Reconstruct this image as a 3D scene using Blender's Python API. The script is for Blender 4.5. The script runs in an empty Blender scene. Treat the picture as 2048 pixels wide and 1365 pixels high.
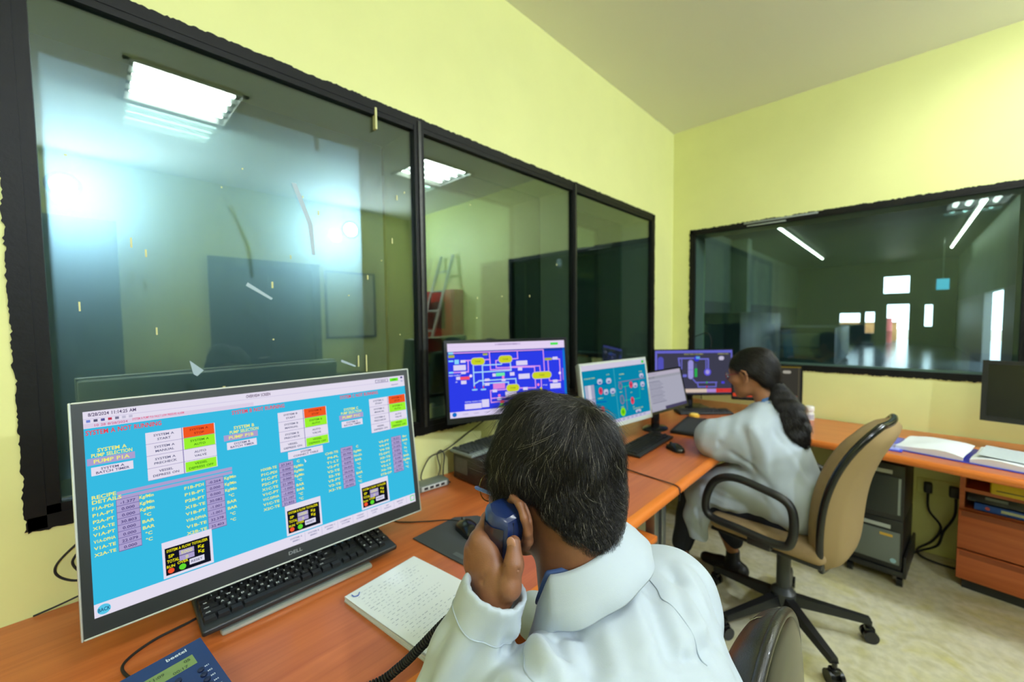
import bpy, bmesh, math, random
import numpy as np
from mathutils import Vector, Matrix, Euler

random.seed(7)
S = bpy.context.scene
COL = S.collection
PI = math.pi
R = math.radians

# ------------------------------------------------------------------ camera
CAM = Vector((0, 0, 1.40))
cd = bpy.data.cameras.new('camera')
cam = bpy.data.objects.new('camera', cd)
COL.objects.link(cam)
rt = Vector((0.72125, 0.69259, -0.01105)); up = Vector((-0.02771, 0.04478, 0.99861)); fw = Vector((-0.69212, 0.71994, -0.05149))
m3 = Matrix((rt, up, -fw)).transposed()
cam.matrix_world = Matrix.Translation(CAM) @ m3.to_4x4()
cd.sensor_width = 36.0
cd.sensor_fit = 'HORIZONTAL'
cd.lens = 811.84 / 2048 * 36
cd.clip_start = 0.02
cd.clip_end = 200
cd.dof.use_dof = True
cd.dof.focus_distance = 0.62
cd.dof.aperture_fstop = 3.4
S.camera = cam

# ------------------------------------------------------------------ view, world
S.view_settings.view_transform = 'Standard'
S.view_settings.look = 'None'
S.view_settings.gamma = 1.0
S.view_settings.use_curve_mapping = False
S.view_settings.exposure = 0.0
W = bpy.data.worlds.new('world')
S.world = W
W.use_nodes = True
W.node_tree.nodes['Background'].inputs[0].default_value = (0.95, 0.93, 0.97, 1)
W.node_tree.nodes['Background'].inputs[1].default_value = 6.0
S.cycles.use_denoising = True
S.cycles.max_bounces = 8
S.cycles.transparent_max_bounces = 16
S.cycles.caustics_reflective = False
S.cycles.caustics_refractive = False
S.cycles.sample_clamp_indirect = 8.0

# light levels (used by the lamp builders further down)
TUBE_POWER = 40.0
FLOOD_POWER = 950.0


# ------------------------------------------------------------------ materials
def srgb(r, g, b):
    f = lambda c: (c / 255 / 12.92) if c / 255 <= 0.04045 else ((c / 255 + 0.055) / 1.055) ** 2.4
    return (f(r), f(g), f(b), 1.0)

MATS = {}
def mat(name, col=None, rough=0.5, metal=0.0, spec=0.5, var=0.0, vscale=8.0, bump=0.0, bscale=200.0, coat=0.0, emit=0.0, sheen=0.0, col2=None, stretch=None, sss=0.0):
    if name in MATS: return MATS[name]
    m = bpy.data.materials.new(name); MATS[name] = m
    m.use_nodes = True
    nt = m.node_tree; N = nt.nodes; L = nt.links
    b = N['Principled BSDF']
    b.inputs['Base Color'].default_value = col
    b.inputs['Roughness'].default_value = rough
    b.inputs['Metallic'].default_value = metal
    b.inputs['Specular IOR Level'].default_value = spec
    b.inputs['Coat Weight'].default_value = coat
    b.inputs['Sheen Weight'].default_value = sheen
    if sss:
        b.inputs['Subsurface Weight'].default_value = sss
        b.inputs['Subsurface Radius'].default_value = (0.012, 0.005, 0.003)
        b.inputs['Subsurface Scale'].default_value = 0.4
    if emit:
        b.inputs['Emission Color'].default_value = col
        b.inputs['Emission Strength'].default_value = emit
    if var or bump:
        tc = N.new('ShaderNodeTexCoord')
        src = tc.outputs['Object']
        if stretch:
            mp = N.new('ShaderNodeMapping'); mp.inputs['Scale'].default_value = stretch
            L.new(src, mp.inputs['Vector']); src = mp.outputs['Vector']
        if var:
            n = N.new('ShaderNodeTexNoise'); n.inputs['Scale'].default_value = vscale; n.inputs['Detail'].default_value = 6; n.inputs['Roughness'].default_value = 0.6
            L.new(src, n.inputs['Vector'])
            r = N.new('ShaderNodeValToRGB')
            c2 = col2 if col2 else tuple(min(1, c * (1 - var)) for c in col[:3]) + (1,)
            r.color_ramp.elements[0].position = 0.32; r.color_ramp.elements[0].color = c2
            r.color_ramp.elements[1].position = 0.68; r.color_ramp.elements[1].color = col
            L.new(n.outputs['Fac'], r.inputs['Fac']); L.new(r.outputs['Color'], b.inputs['Base Color'])
        if bump:
            n2 = N.new('ShaderNodeTexNoise'); n2.inputs['Scale'].default_value = bscale; n2.inputs['Detail'].default_value = 3
            L.new(src, n2.inputs['Vector'])
            bp = N.new('ShaderNodeBump'); bp.inputs['Strength'].default_value = bump; bp.inputs['Distance'].default_value = 0.002
            L.new(n2.outputs['Fac'], bp.inputs['Height']); L.new(bp.outputs['Normal'], b.inputs['Normal'])
    return m

def emis(name, col, strength=1.0):
    if name in MATS: return MATS[name]
    m = bpy.data.materials.new(name); MATS[name] = m; m.use_nodes = True
    N = m.node_tree.nodes; N.clear()
    o = N.new('ShaderNodeOutputMaterial'); e = N.new('ShaderNodeEmission')
    e.inputs[0].default_value = col; e.inputs[1].default_value = strength
    m.node_tree.links.new(e.outputs[0], o.inputs[0])
    return m

def glass_mat(name, tint, ior=1.5, rough=0.0, dirt=0.0, dirt_col=(0.5, 0.6, 0.62, 1), gloss2=0.0, rough2=0.3):
    m = bpy.data.materials.new(name); MATS[name] = m; m.use_nodes = True
    nt = m.node_tree; N = nt.nodes; L = nt.links; N.clear()
    o = N.new('ShaderNodeOutputMaterial')
    tr = N.new('ShaderNodeBsdfTransparent'); tr.inputs[0].default_value = tint
    gl = N.new('ShaderNodeBsdfGlossy'); gl.inputs['Roughness'].default_value = rough; gl.inputs[0].default_value = (0.86, 0.98, 0.95, 1)
    lw = N.new('ShaderNodeLayerWeight'); lw.inputs[0].default_value = 0.5
    pw = N.new('ShaderNodeMath'); pw.operation = 'POWER'; pw.inputs[1].default_value = 5.0
    L.new(lw.outputs['Facing'], pw.inputs[0])
    r0 = ((ior - 1) / (ior + 1)) ** 2
    fr = N.new('ShaderNodeMapRange'); fr.inputs[3].default_value = r0; fr.inputs[4].default_value = 1.0
    L.new(pw.outputs[0], fr.inputs[0])
    mx = N.new('ShaderNodeMixShader')
    L.new(fr.outputs[0], mx.inputs[0]); L.new(tr.outputs[0], mx.inputs[1]); L.new(gl.outputs[0], mx.inputs[2])
    out = mx.outputs[0]
    if dirt:
        tc = N.new('ShaderNodeTexCoord'); mp = N.new('ShaderNodeMapping'); mp.inputs['Scale'].default_value = (1, 6, 0.8)
        L.new(tc.outputs['Object'], mp.inputs['Vector'])
        ns = N.new('ShaderNodeTexNoise'); ns.inputs['Scale'].default_value = 3.0; ns.inputs['Detail'].default_value = 8; ns.inputs['Roughness'].default_value = 0.65
        L.new(mp.outputs[0], ns.inputs['Vector'])
        mr = N.new('ShaderNodeMapRange'); mr.inputs[1].default_value = 0.3; mr.inputs[2].default_value = 0.75; mr.inputs[3].default_value = dirt * 0.55; mr.inputs[4].default_value = dirt * 1.4
        L.new(ns.outputs['Fac'], mr.inputs[0])
        df = N.new('ShaderNodeBsdfDiffuse'); df.inputs[0].default_value = dirt_col
        m2 = N.new('ShaderNodeMixShader')
        L.new(mr.outputs[0], m2.inputs[0]); L.new(out, m2.inputs[1]); L.new(df.outputs[0], m2.inputs[2])
        out = m2.outputs[0]
    if gloss2:
        g2 = N.new('ShaderNodeBsdfGlossy'); g2.inputs['Roughness'].default_value = rough2; g2.inputs[0].default_value = (0.54, 0.66, 0.80, 1)
        m4 = N.new('ShaderNodeMixShader'); m4.inputs[0].default_value = gloss2
        L.new(out, m4.inputs[1]); L.new(g2.outputs[0], m4.inputs[2]); out = m4.outputs[0]
    L.new(out, o.inputs[0])
    return m

def wood_mat(name, c1, c2, axis='Y', rough=0.28, coat=0.15):
    m = bpy.data.materials.new(name); MATS[name] = m; m.use_nodes = True
    nt = m.node_tree; N = nt.nodes; L = nt.links; b = N['Principled BSDF']
    tc = N.new('ShaderNodeTexCoord'); mp = N.new('ShaderNodeMapping')
    mp.inputs['Scale'].default_value = {'Y': (38, 1.6, 38), 'X': (1.6, 38, 38), 'Z': (38, 38, 1.6)}[axis]
    L.new(tc.outputs['Object'], mp.inputs['Vector'])
    n = N.new('ShaderNodeTexNoise'); n.inputs['Scale'].default_value = 1.0; n.inputs['Detail'].default_value = 8; n.inputs['Roughness'].default_value = 0.62; n.inputs['Distortion'].default_value = 0.5
    L.new(mp.outputs[0], n.inputs['Vector'])
    r = N.new('ShaderNodeValToRGB'); r.color_ramp.elements[0].position = 0.3; r.color_ramp.elements[0].color = c2
    r.color_ramp.elements[1].position = 0.7; r.color_ramp.elements[1].color = c1
    L.new(n.outputs['Fac'], r.inputs['Fac']); L.new(r.outputs['Color'], b.inputs['Base Color'])
    b.inputs['Roughness'].default_value = rough; b.inputs['Coat Weight'].default_value = coat; b.inputs['Coat Roughness'].default_value = 0.2
    return m

YEL = mat('wall_paint', srgb(234, 236, 160), 0.55, var=0.06, vscale=2.5, bump=0.15, bscale=60)
CEIL = mat('ceiling_paint', srgb(240, 240, 230), 0.8, bump=0.1, bscale=40)
BLKPAINT = mat('black_paint', srgb(13, 14, 13), 0.5, spec=0.25, var=0.35, vscale=30, bump=0.3, bscale=80)
BLACK = mat('black_plastic', srgb(26, 28, 29), 0.42)
BLACK2 = mat('black_gloss', srgb(18, 20, 22), 0.22)
DGREY = mat('dark_grey_plastic', srgb(48, 52, 52), 0.5)
SILVER = mat('silver_plastic', srgb(206, 214, 208), 0.35, 0.15)
GREYP = mat('grey_plastic', srgb(130, 138, 132), 0.5)
WHITE = mat('white_plastic', srgb(228, 230, 228), 0.4)
CHROME = mat('chrome', srgb(200, 204, 205), 0.2, 1.0)
STEEL = mat('steel', srgb(140, 145, 146), 0.35, 0.9)
RUBBER = mat('cable_rubber', srgb(22, 23, 24), 0.6)
WOOD = wood_mat('cherry_top', srgb(204, 114, 58), srgb(178, 90, 42), 'Y')
WOODX = wood_mat('cherry_top_x', srgb(206, 114, 56), srgb(180, 90, 40), 'X')
WOODE = mat('cherry_edge', srgb(216, 118, 44), 0.3, coat=0.2)
WOODD = wood_mat('cherry_panel', srgb(194, 104, 56), srgb(168, 82, 40), 'X', 0.4, 0.0)
PAPER = mat('paper', srgb(232, 238, 242), 0.8)

# ------------------------------------------------------------------ mesh helpers
class MB:
    """collects geometry into one mesh with material indices"""
    def __init__(s): s.v = []; s.f = []; s.m = []; s.sm = []
    def add(s, verts, faces, mi=0, smooth=False, M=None):
        o = len(s.v)
        for p in verts:
            p = Vector(p)
            s.v.append(tuple(M @ p) if M is not None else tuple(p))
        for f in faces:
            s.f.append(tuple(i + o for i in f)); s.m.append(mi); s.sm.append(smooth)
        return s
    def box(s, lo, hi, mi=0, M=None):
        x0, y0, z0 = lo; x1, y1, z1 = hi
        v = [(x0, y0, z0), (x1, y0, z0), (x1, y1, z0), (x0, y1, z0), (x0, y0, z1), (x1, y0, z1), (x1, y1, z1), (x0, y1, z1)]
        return s.add(v, [(0, 3, 2, 1), (4, 5, 6, 7), (0, 1, 5, 4), (1, 2, 6, 5), (2, 3, 7, 6), (3, 0, 4, 7)], mi, False, M)
    def rbox(s, lo, hi, bev=0.004, seg=2, mi=0, M=None, smooth=True):
        bm = bmesh.new()
        c = [(a + b) / 2 for a, b in zip(lo, hi)]; d = [abs(b - a) for a, b in zip(lo, hi)]
        bmesh.ops.create_cube(bm, size=1, matrix=Matrix.Translation(c) @ Matrix.Diagonal((*d, 1)))
        bev = min(bev, min(d) * 0.49)
        bmesh.ops.bevel(bm, geom=list(bm.edges), offset=bev, segments=seg, profile=0.5, affect='EDGES')
        return s.bm(bm, mi, M, smooth)
    def bm(s, bm, mi=0, M=None, smooth=False):
        bm.verts.index_update()
        v = [tuple(x.co) for x in bm.verts]; f = [[x.index for x in fc.verts] for fc in bm.faces]
        bm.free()
        return s.add(v, f, mi, smooth, M)
    def prism(s, pts, z0, z1, mi=0, M=None, smooth=False):
        """polygon in xy extruded z0..z1 (counter-clockwise)"""
        n = len(pts)
        v = [(p[0], p[1], z0) for p in pts] + [(p[0], p[1], z1) for p in pts]
        s.add(v, [tuple(range(n - 1, -1, -1)), tuple(range(n, 2 * n))], mi, False, M)
        return s.add(v, [(i, (i + 1) % n, n + (i + 1) % n, n + i) for i in range(n)], mi, smooth, M)
    def cyl(s, p0, p1, r0, r1=None, n=20, mi=0, cap=True, M=None):
        r1 = r0 if r1 is None else r1
        p0 = Vector(p0); p1 = Vector(p1); d = (p1 - p0).normalized()
        a = d.orthogonal().normalized(); b = d.cross(a)
        v = []
        for p, r in ((p0, r0), (p1, r1)):
            v += [p + (a * math.cos(t) + b * math.sin(t)) * r for t in [2 * PI * i / n for i in range(n)]]
        s.add(v, [(i, (i + 1) % n, n + (i + 1) % n, n + i) for i in range(n)], mi, True, M)
        if cap: s.add(v, [tuple(range(n - 1, -1, -1)), tuple(range(n, 2 * n))], mi, False, M)
        return s
    def lathe(s, prof, n=24, mi=0, M=None, axis=None):
        """profile (r,z) revolved about z"""
        v = []; k = len(prof)
        for r, z in prof:
            v += [(r * math.cos(2 * PI * i / n), r * math.sin(2 * PI * i / n), z) for i in range(n)]
        f = []
        for j in range(k - 1):
            f += [(j * n + i, j * n + (i + 1) % n, (j + 1) * n + (i + 1) % n, (j + 1) * n + i) for i in range(n)]
        f += [tuple(range(n - 1, -1, -1)), tuple(range((k - 1) * n, k * n))]
        return s.add(v, f, mi, True, M)
    def tube(s, pts, r, n=8, mi=0, closed=False, M=None, sub=0):
        pts = [Vector(p) for p in pts]
        if sub: pts = spline(pts, sub, closed)
        k = len(pts); v = []; up_ = Vector((0.13, 0.21, 0.97))
        prev = None
        for i, p in enumerate(pts):
            if closed: d = pts[(i + 1) % k] - pts[i - 1]
            else: d = pts[min(i + 1, k - 1)] - pts[max(i - 1, 0)]
            d.normalize()
            if prev is None:
                a = d.cross(up_)
                if a.length < 1e-3: a = d.orthogonal()
            else:
                a = prev - d * prev.dot(d)
                if a.length < 1e-6: a = d.orthogonal()
            a.normalize(); prev = a; b = d.cross(a)
            rr = r[i * (len(r) - 1) // max(1, k - 1)] if isinstance(r, (list, tuple)) else r
            v += [p + (a * math.cos(2 * PI * j / n) + b * math.sin(2 * PI * j / n)) * rr for j in range(n)]
        f = []
        for i in range(k if closed else k - 1):
            i2 = (i + 1) % k
            f += [(i * n + j, i * n + (j + 1) % n, i2 * n + (j + 1) % n, i2 * n + j) for j in range(n)]
        if not closed: f += [tuple(range(n - 1, -1, -1)), tuple(range((k - 1) * n, k * n))]
        return s.add(v, f, mi, True, M)
    def grid(s, P, mi=0, smooth=True, M=None, closed_u=False):
        """P[i][j] points"""
        a = len(P); b = len(P[0]); v = [p for row in P for p in row]
        f = []
        for i in range(a if closed_u else a - 1):
            i2 = (i + 1) % a
            for j in range(b - 1):
                f.append((i * b + j, i2 * b + j, i2 * b + j + 1, i * b + j + 1))
        return s.add(v, f, mi, smooth, M)
    def mesh(s, name='mesh'):
        me = bpy.data.meshes.new(name)
        me.from_pydata(s.v, [], s.f)
        me.polygons.foreach_set('material_index', s.m)
        me.polygons.foreach_set('use_smooth', s.sm)
        me.update()
        return me
    def build(s, name, mats, parent=None, auto=True, **tags):
        return link(name, s.mesh(name), mats, parent, auto, **tags)

def spline(pts, sub=6, closed=False):
    out = []; n = len(pts)
    for i in range(n if closed else n - 1):
        if closed: p0, p1, p2, p3 = pts[i - 1], pts[i], pts[(i + 1) % n], pts[(i + 2) % n]
        else: p0, p1, p2, p3 = pts[max(i - 1, 0)], pts[i], pts[i + 1], pts[min(i + 2, n - 1)]
        for k in range(sub):
            t = k / sub
            out.append(0.5 * ((2 * p1) + (p2 - p0) * t + (2 * p0 - 5 * p1 + 4 * p2 - p3) * t * t + (3 * p1 - p0 - 3 * p2 + p3) * t ** 3))
    if not closed: out.append(pts[-1])
    return out

def tag(o, label=None, cat=None, group=None, kind=None):
    if label: o['label'] = label
    if cat: o['category'] = cat
    if group: o['group'] = group
    if kind: o['kind'] = kind
    return o

def link(name, me, mats, parent=None, auto=True, **tags):
    if not isinstance(mats, (list, tuple)): mats = [mats]
    if not me.materials:
        for m in mats: me.materials.append(m)
    if auto:
        try: me.set_sharp_from_angle(angle=R(38))
        except Exception: pass
    o = bpy.data.objects.new(name, me); COL.objects.link(o)
    if parent is not None: o.parent = parent
    return tag(o, **tags)

def thing(name, label, cat, loc=(0, 0, 0), rz=0.0, group=None):
    o = bpy.data.objects.new(name, None); COL.objects.link(o)
    o.location = loc; o.rotation_euler = (0, 0, rz); o.empty_display_size = 0.05
    return tag(o, label, cat, group)

def struct(name, mb, mats, parent=None, label=None):
    o = mb.build(name, mats, parent)
    if parent is None: o['kind'] = 'structure'
    if label: o['label'] = label
    return o

def frame_m(o, x, z):
    """matrix with local x, z axes given, origin o"""
    x = Vector(x).normalized(); z = Vector(z); z = (z - x * z.dot(x)).normalized(); y = z.cross(x)
    return Matrix.Translation(o) @ Matrix((x, y, z)).transposed().to_4x4()
# ------------------------------------------------------------------ room shell
XL, YB, ZC = -1.385, 3.374, 2.90          # left wall, back wall, ceiling
XR, YR = 2.55, -2.6                        # right wall, rear wall
WG = 0.27                                  # wall thickness at the windows
W1 = (-0.085, 2.995, 0.972, 2.158)         # left window opening y0,y1,z0,z1
W2 = (-1.222, 0.46, 1.058, 2.072)          # back window opening x0,x1,z0,z1

def floor_material():
    m = bpy.data.materials.new('floor_vinyl'); m.use_nodes = True; nt = m.node_tree; N = nt.nodes; L = nt.links; b = N['Principled BSDF']
    tc = N.new('ShaderNodeTexCoord')
    a = N.new('ShaderNodeTexNoise'); a.inputs['Scale'].default_value = 5; a.inputs['Detail'].default_value = 6; a.inputs['Distortion'].default_value = 1.2
    L.new(tc.outputs['Object'], a.inputs['Vector'])
    r = N.new('ShaderNodeValToRGB'); cr = r.color_ramp
    cr.elements[0].position = 0.3; cr.elements[0].color = srgb(196, 190, 140)
    cr.elements[1].position = 0.72; cr.elements[1].color = srgb(206, 200, 136)
    e = cr.elements.new(0.5); e.color = srgb(218, 214, 186)
    L.new(a.outputs['Fac'], r.inputs['Fac'])
    n = N.new('ShaderNodeTexNoise'); n.inputs['Scale'].default_value = 30; n.inputs['Detail'].default_value = 5
    L.new(tc.outputs['Object'], n.inputs['Vector'])
    mx = N.new('ShaderNodeMix'); mx.data_type = 'RGBA'; mx.blend_type = 'MULTIPLY'
    r2 = N.new('ShaderNodeValToRGB'); r2.color_ramp.elements[0].position = 0.35; r2.color_ramp.elements[0].color = (0.78, 0.78, 0.74, 1); r2.color_ramp.elements[1].position = 0.6; r2.color_ramp.elements[1].color = (1, 1, 1, 1)
    L.new(n.outputs['Fac'], r2.inputs['Fac'])
    mx.inputs[0].default_value = 0.7
    L.new(r.outputs['Color'], mx.inputs[6]); L.new(r2.outputs['Color'], mx.inputs[7]); L.new(mx.outputs[2], b.inputs['Base Color'])
    b.inputs['Roughness'].default_value = 0.3
    return m

FL = floor_material()
struct('floor', MB().box((XL, YR, -0.06), (XR, YB, 0.0)), FL)
FIX = [(0.68, 0.50), (0.70, 2.50), (0.68, -1.5)]       # ceiling fixture centres; the last is an added, unseen one that lights the room
FH = 0.29
# ceiling with recesses cut for the fixtures
cb = MB()
xs = (XL, FIX[0][0] - FH, FIX[0][0] + FH, XR)
ys = [YR]
for fx, fy in sorted(FIX, key=lambda a: a[1]): ys += [fy - FH, fy + FH]
ys.append(YB)
for i in range(len(ys) - 1):
    for j in range(3):
        if j == 1 and i % 2 == 1: continue
        cb.box((xs[j], ys[i], ZC), (xs[j + 1], ys[i + 1], ZC + 0.1))
struct('ceiling', cb, CEIL)

wl = MB()
wl.box((XL - WG, YR, 0), (XL, W1[0], ZC)); wl.box((XL - WG, W1[1], 0), (XL, YB + WG, ZC))
wl.box((XL - WG, W1[0], 0), (XL, W1[1], W1[2])); wl.box((XL - WG, W1[0], W1[3]), (XL, W1[1], ZC))
struct('wall_left', wl, YEL)
wb = MB()
wb.box((XL, YB, 0), (W2[0], YB + WG, ZC)); wb.box((W2[1], YB, 0), (XR, YB + WG, ZC))
wb.box((W2[0], YB, 0), (W2[1], YB + WG, W2[2])); wb.box((W2[0], YB, W2[3]), (W2[1], YB + WG, ZC))
struct('wall_back', wb, YEL)
struct('wall_right', MB().box((XR, YR, 0), (XR + 0.1, YB + WG, ZC)), YEL)
struct('wall_rear', MB().box((XL - WG, YR - 0.1, 0), (XR + 0.1, YR, ZC)), YEL)

GLASS = glass_mat('window_glass', (0.70, 0.80, 0.78, 1), 2.2)
GLASS_IN = glass_mat('window_glass_clear', (0.82, 0.90, 0.88, 1), 2.05)
DIRTY = glass_mat('window_glass_dusty', (0.42, 0.50, 0.52, 1), 2.3, 0.01, 0.13, (0.38, 0.50, 0.60, 1), 0.52, 0.275)

def ragged_border(name, o, u, n, r, wdt, jit, parent, mats):
    """black paint band round an opening; o origin, u along, vertical = z, n = proud direction"""
    u = Vector(u); n = Vector(n); o = Vector(o); zz = Vector((0, 0, 1))
    a0, a1, b0, b1 = r; rnd = random.Random(5)
    mb = MB()
    def band(p0, p1, out):
        L_ = (Vector(p1) - Vector(p0)).length; k = max(4, int(L_ / 0.006)); inner = []; outer = []
        jv = 0
        for i in range(k + 1):
            t = i / k; p = Vector(p0).lerp(Vector(p1), t)
            jv = 0.6 * jv + rnd.uniform(-1, 1) * jit * 0.45
            j = max(-0.012, jv + rnd.uniform(-1, 1) * jit * 0.35)
            inner.append(p); outer.append(p + Vector(out) * (wdt + j))
        P = []
        for ii, oo in zip(inner, outer):
            A = o + u * ii.x + zz * ii.y; B_ = o + u * oo.x + zz * oo.y
            P.append([A - n * 0.02, A + n * 0.004, B_ + n * 0.004, B_ - n * 0.001])
        mb.grid(P, 0, False)
    e = wdt * 0.9
    band((a0 - e, b1, 0), (a1 + e, b1, 0), (0, 1, 0)); band((a0 - e, b0, 0), (a1 + e, b0, 0), (0, -1, 0))
    band((a0, b0 - e, 0), (a0, b1 + e, 0), (-1, 0, 0)); band((a1, b0 - e, 0), (a1, b1 + e, 0), (1, 0, 0))
    return mb.build(name, mats, parent)

# --- window_1 (left wall, three bays, two panes deep)
w1 = bpy.data.objects.new('window_1', None); COL.objects.link(w1); tag(w1, 'long three-bay interior window with black painted frame above the desks', kind='structure')
MUL = [0.925, 1.975]
ragged_border('window_frame', (XL, 0, 0), (0, 1, 0), (1, 0, 0), W1, 0.032, 0.0042, w1, BLKPAINT)
bays = [(W1[0], MUL[0] - 0.022), (MUL[0] + 0.022, MUL[1] - 0.018), (MUL[1] + 0.018, W1[1])]
for i, y in enumerate(MUL):
    hw = 0.022 if i == 0 else 0.018
    MB().box((XL - 0.03, y - hw, W1[2]), (XL + 0.004, y + hw, W1[3])).build('mullion', BLKPAINT, w1)
    MB().box((XL - WG + 0.02, y - 0.012, W1[2]), (XL - 0.032, y + 0.012, W1[3])).build('divider', mat('divider_paint', srgb(140, 150, 128), 0.5), w1)
    MB().box((XL + 0.004, y - 0.006, W1[2]), (XL + 0.010, y + 0.006, W1[3] + 0.02)).build('glazing_bead', mat('bead', srgb(52, 54, 50), 0.35, var=0.6, vscale=40), w1)
REV = mat('reveal_shade_grey', srgb(122, 132, 118), 0.6)  # added lining boards; their grey puts the reveal's dimness into the colour
for lo, hi in (((XL - WG + 0.001, W1[0], W1[2]), (XL - 0.031, W1[0] + 0.006, W1[3])), ((XL - WG + 0.001, W1[1] - 0.006, W1[2]), (XL - 0.031, W1[1], W1[3])), ((XL - WG + 0.001, W1[0], W1[2]), (XL - 0.031, W1[1], W1[2] + 0.006)), ((XL - WG + 0.001, W1[0], W1[3] - 0.006), (XL - 0.031, W1[1], W1[3]))):
    MB().box(lo, hi).build('reveal_shade_board', REV, w1)
for i, (a, b) in enumerate(bays):
    MB().box((XL - 0.018, a, W1[2]), (XL - 0.012, b, W1[3])).build('pane', GLASS_IN, w1)
    # black rails inside the bay
    r_ = MB()
    r_.box((XL - 0.03, a, W1[2]), (XL + 0.002, b, W1[2] + 0.02)); r_.box((XL - 0.03, a, W1[3] - 0.018), (XL + 0.002, b, W1[3]))
    if i == 0: r_.box((XL - 0.03, a, W1[2]), (XL + 0.002, a + 0.022, W1[3]))
    if i == 2: r_.box((XL - 0.03, b - 0.014, W1[2]), (XL + 0.002, b, W1[3]))
    r_.build('bay_rail', BLKPAINT, w1)
    MB().box((XL - WG + 0.012, a, W1[2]), (XL - WG + 0.018, b, W1[3])).build('pane', DIRTY if i == 0 else GLASS, w1, label='dusty scratched pane' if i == 0 else None)
# paint drips and chips on the glass
DRIP = mat('paint_drip', srgb(216, 214, 150), 0.5)
dm = MB(); rnd = random.Random(11)
for k in range(46):
    y = rnd.uniform(W1[0] + 0.03, 1.9); z = W1[2] + (W1[3] - W1[2]) * (rnd.random() ** 1.6) * 0.8; h = rnd.uniform(0.006, 0.028) if rnd.random() < 0.6 else 0.004
    w_ = rnd.uniform(0.0012, 0.0026)
    dm.box((XL - 0.0125, y - w_, z), (XL - 0.0105, y + w_, z + h))
for y, z, h, w_ in ((0.745, 2.09, 0.075, 0.0035), (0.26, 1.18, 0.04, 0.003), (0.42, 1.15, 0.05, 0.0025), (0.05, 1.14, 0.035, 0.003), (0.69, 1.22, 0.06, 0.002), (0.66, 1.24, 0.04, 0.002)):
    dm.box((XL - 0.013 if z < 2 else XL - 0.0125, y - w_, z), (XL - 0.0095 if z < 2 else XL + 0.007, y + w_, z + h))
dm.build('paint_drips', DRIP, w1)['kind'] = 'stuff'
tf = MB()   # torn scraps of tape on the glass
for pts in ([(0.185, 1.30), (0.215, 1.27), (0.20, 1.255), (0.192, 1.262)], [(0.33, 1.52), (0.395, 1.475), (0.39, 1.47), (0.325, 1.51)], [(0.60, 1.27), (0.65, 1.245), (0.648, 1.24), (0.598, 1.262)],
            [(0.46, 1.84), (0.475, 1.84), (0.52, 1.72), (0.525, 1.62), (0.515, 1.62), (0.505, 1.72)]):
    tf.add([(XL - 0.0115, y, z) for y, z in pts], [tuple(range(len(pts)))])
tf.build('tape_scraps', mat('tape', srgb(170, 190, 200), 0.4), w1)

# --- window_2 (back wall)
w2 = bpy.data.objects.new('window_2', None); COL.objects.link(w2); tag(w2, 'wide single-pane interior window in the end wall above the back desk', kind='structure')
ragged_border('window_frame', (0, YB, 0), (1, 0, 0), (0, -1, 0), W2, 0.028, 0.006, w2, BLKPAINT)
MB().box((W2[0], YB + 0.02, W2[2]), (W2[1], YB + 0.026, W2[3])).build('pane', glass_mat('window_glass_end', (0.80, 0.90, 0.90, 1), 1.36), w2)
MB().box((W2[0], YB + WG - 0.03, W2[2]), (W2[1], YB + WG - 0.024, W2[3])).build('pane', glass_mat('window_glass_hall', (0.82, 0.92, 0.94, 1), 1.36, 0.0, 0.03, (0.4, 0.5, 0.5, 1)), w2)
r_ = MB()
r_.box((W2[0], YB - 0.002, W2[2]), (W2[1], YB + 0.03, W2[2] + 0.012)); r_.box((W2[0], YB - 0.002, W2[3] - 0.012), (W2[1], YB + 0.03, W2[3]))
r_.box((W2[0], YB - 0.002, W2[2]), (W2[0] + 0.012, YB + 0.03, W2[3])); r_.box((W2[1] - 0.012, YB - 0.002, W2[2]), (W2[1], YB + 0.03, W2[3]))
r_.build('frame_rail', BLKPAINT, w2)
for lo, hi in (((W2[0], YB + 0.031, W2[2]), (W2[0] + 0.006, YB + WG - 0.031, W2[3])), ((W2[1] - 0.006, YB + 0.031, W2[2]), (W2[1], YB + WG - 0.031, W2[3])), ((W2[0], YB + 0.031, W2[2]), (W2[1], YB + WG - 0.031, W2[2] + 0.006)), ((W2[0], YB + 0.031, W2[3] - 0.006), (W2[1], YB + WG - 0.031, W2[3]))):
    MB().box(lo, hi).build('reveal_shade_board', REV, w2)  # same added boards, recess shade carried by the grey
tp = MB(); tp.rbox((-0.86, YB - 0.012, 2.082), (-0.42, YB - 0.003, 2.094), 0.003); tp.rbox((-0.84, YB - 0.009, 2.062), (-0.60, YB - 0.003, 2.072), 0.002)
tp.build('sealing_tape', mat('duct_tape', srgb(150, 160, 156), 0.35), w2)
# ------------------------------------------------------------------ dim rooms beyond the windows
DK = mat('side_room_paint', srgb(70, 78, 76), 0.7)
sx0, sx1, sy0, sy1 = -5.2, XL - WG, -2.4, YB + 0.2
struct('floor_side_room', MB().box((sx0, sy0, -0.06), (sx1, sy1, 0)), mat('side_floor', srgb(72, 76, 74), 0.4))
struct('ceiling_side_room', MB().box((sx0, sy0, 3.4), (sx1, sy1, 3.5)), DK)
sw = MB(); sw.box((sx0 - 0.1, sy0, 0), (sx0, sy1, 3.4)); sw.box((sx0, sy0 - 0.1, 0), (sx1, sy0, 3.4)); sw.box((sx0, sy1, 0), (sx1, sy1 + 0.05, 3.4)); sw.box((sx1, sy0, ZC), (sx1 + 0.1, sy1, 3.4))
struct('wall_side_room', sw, DK)

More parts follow.
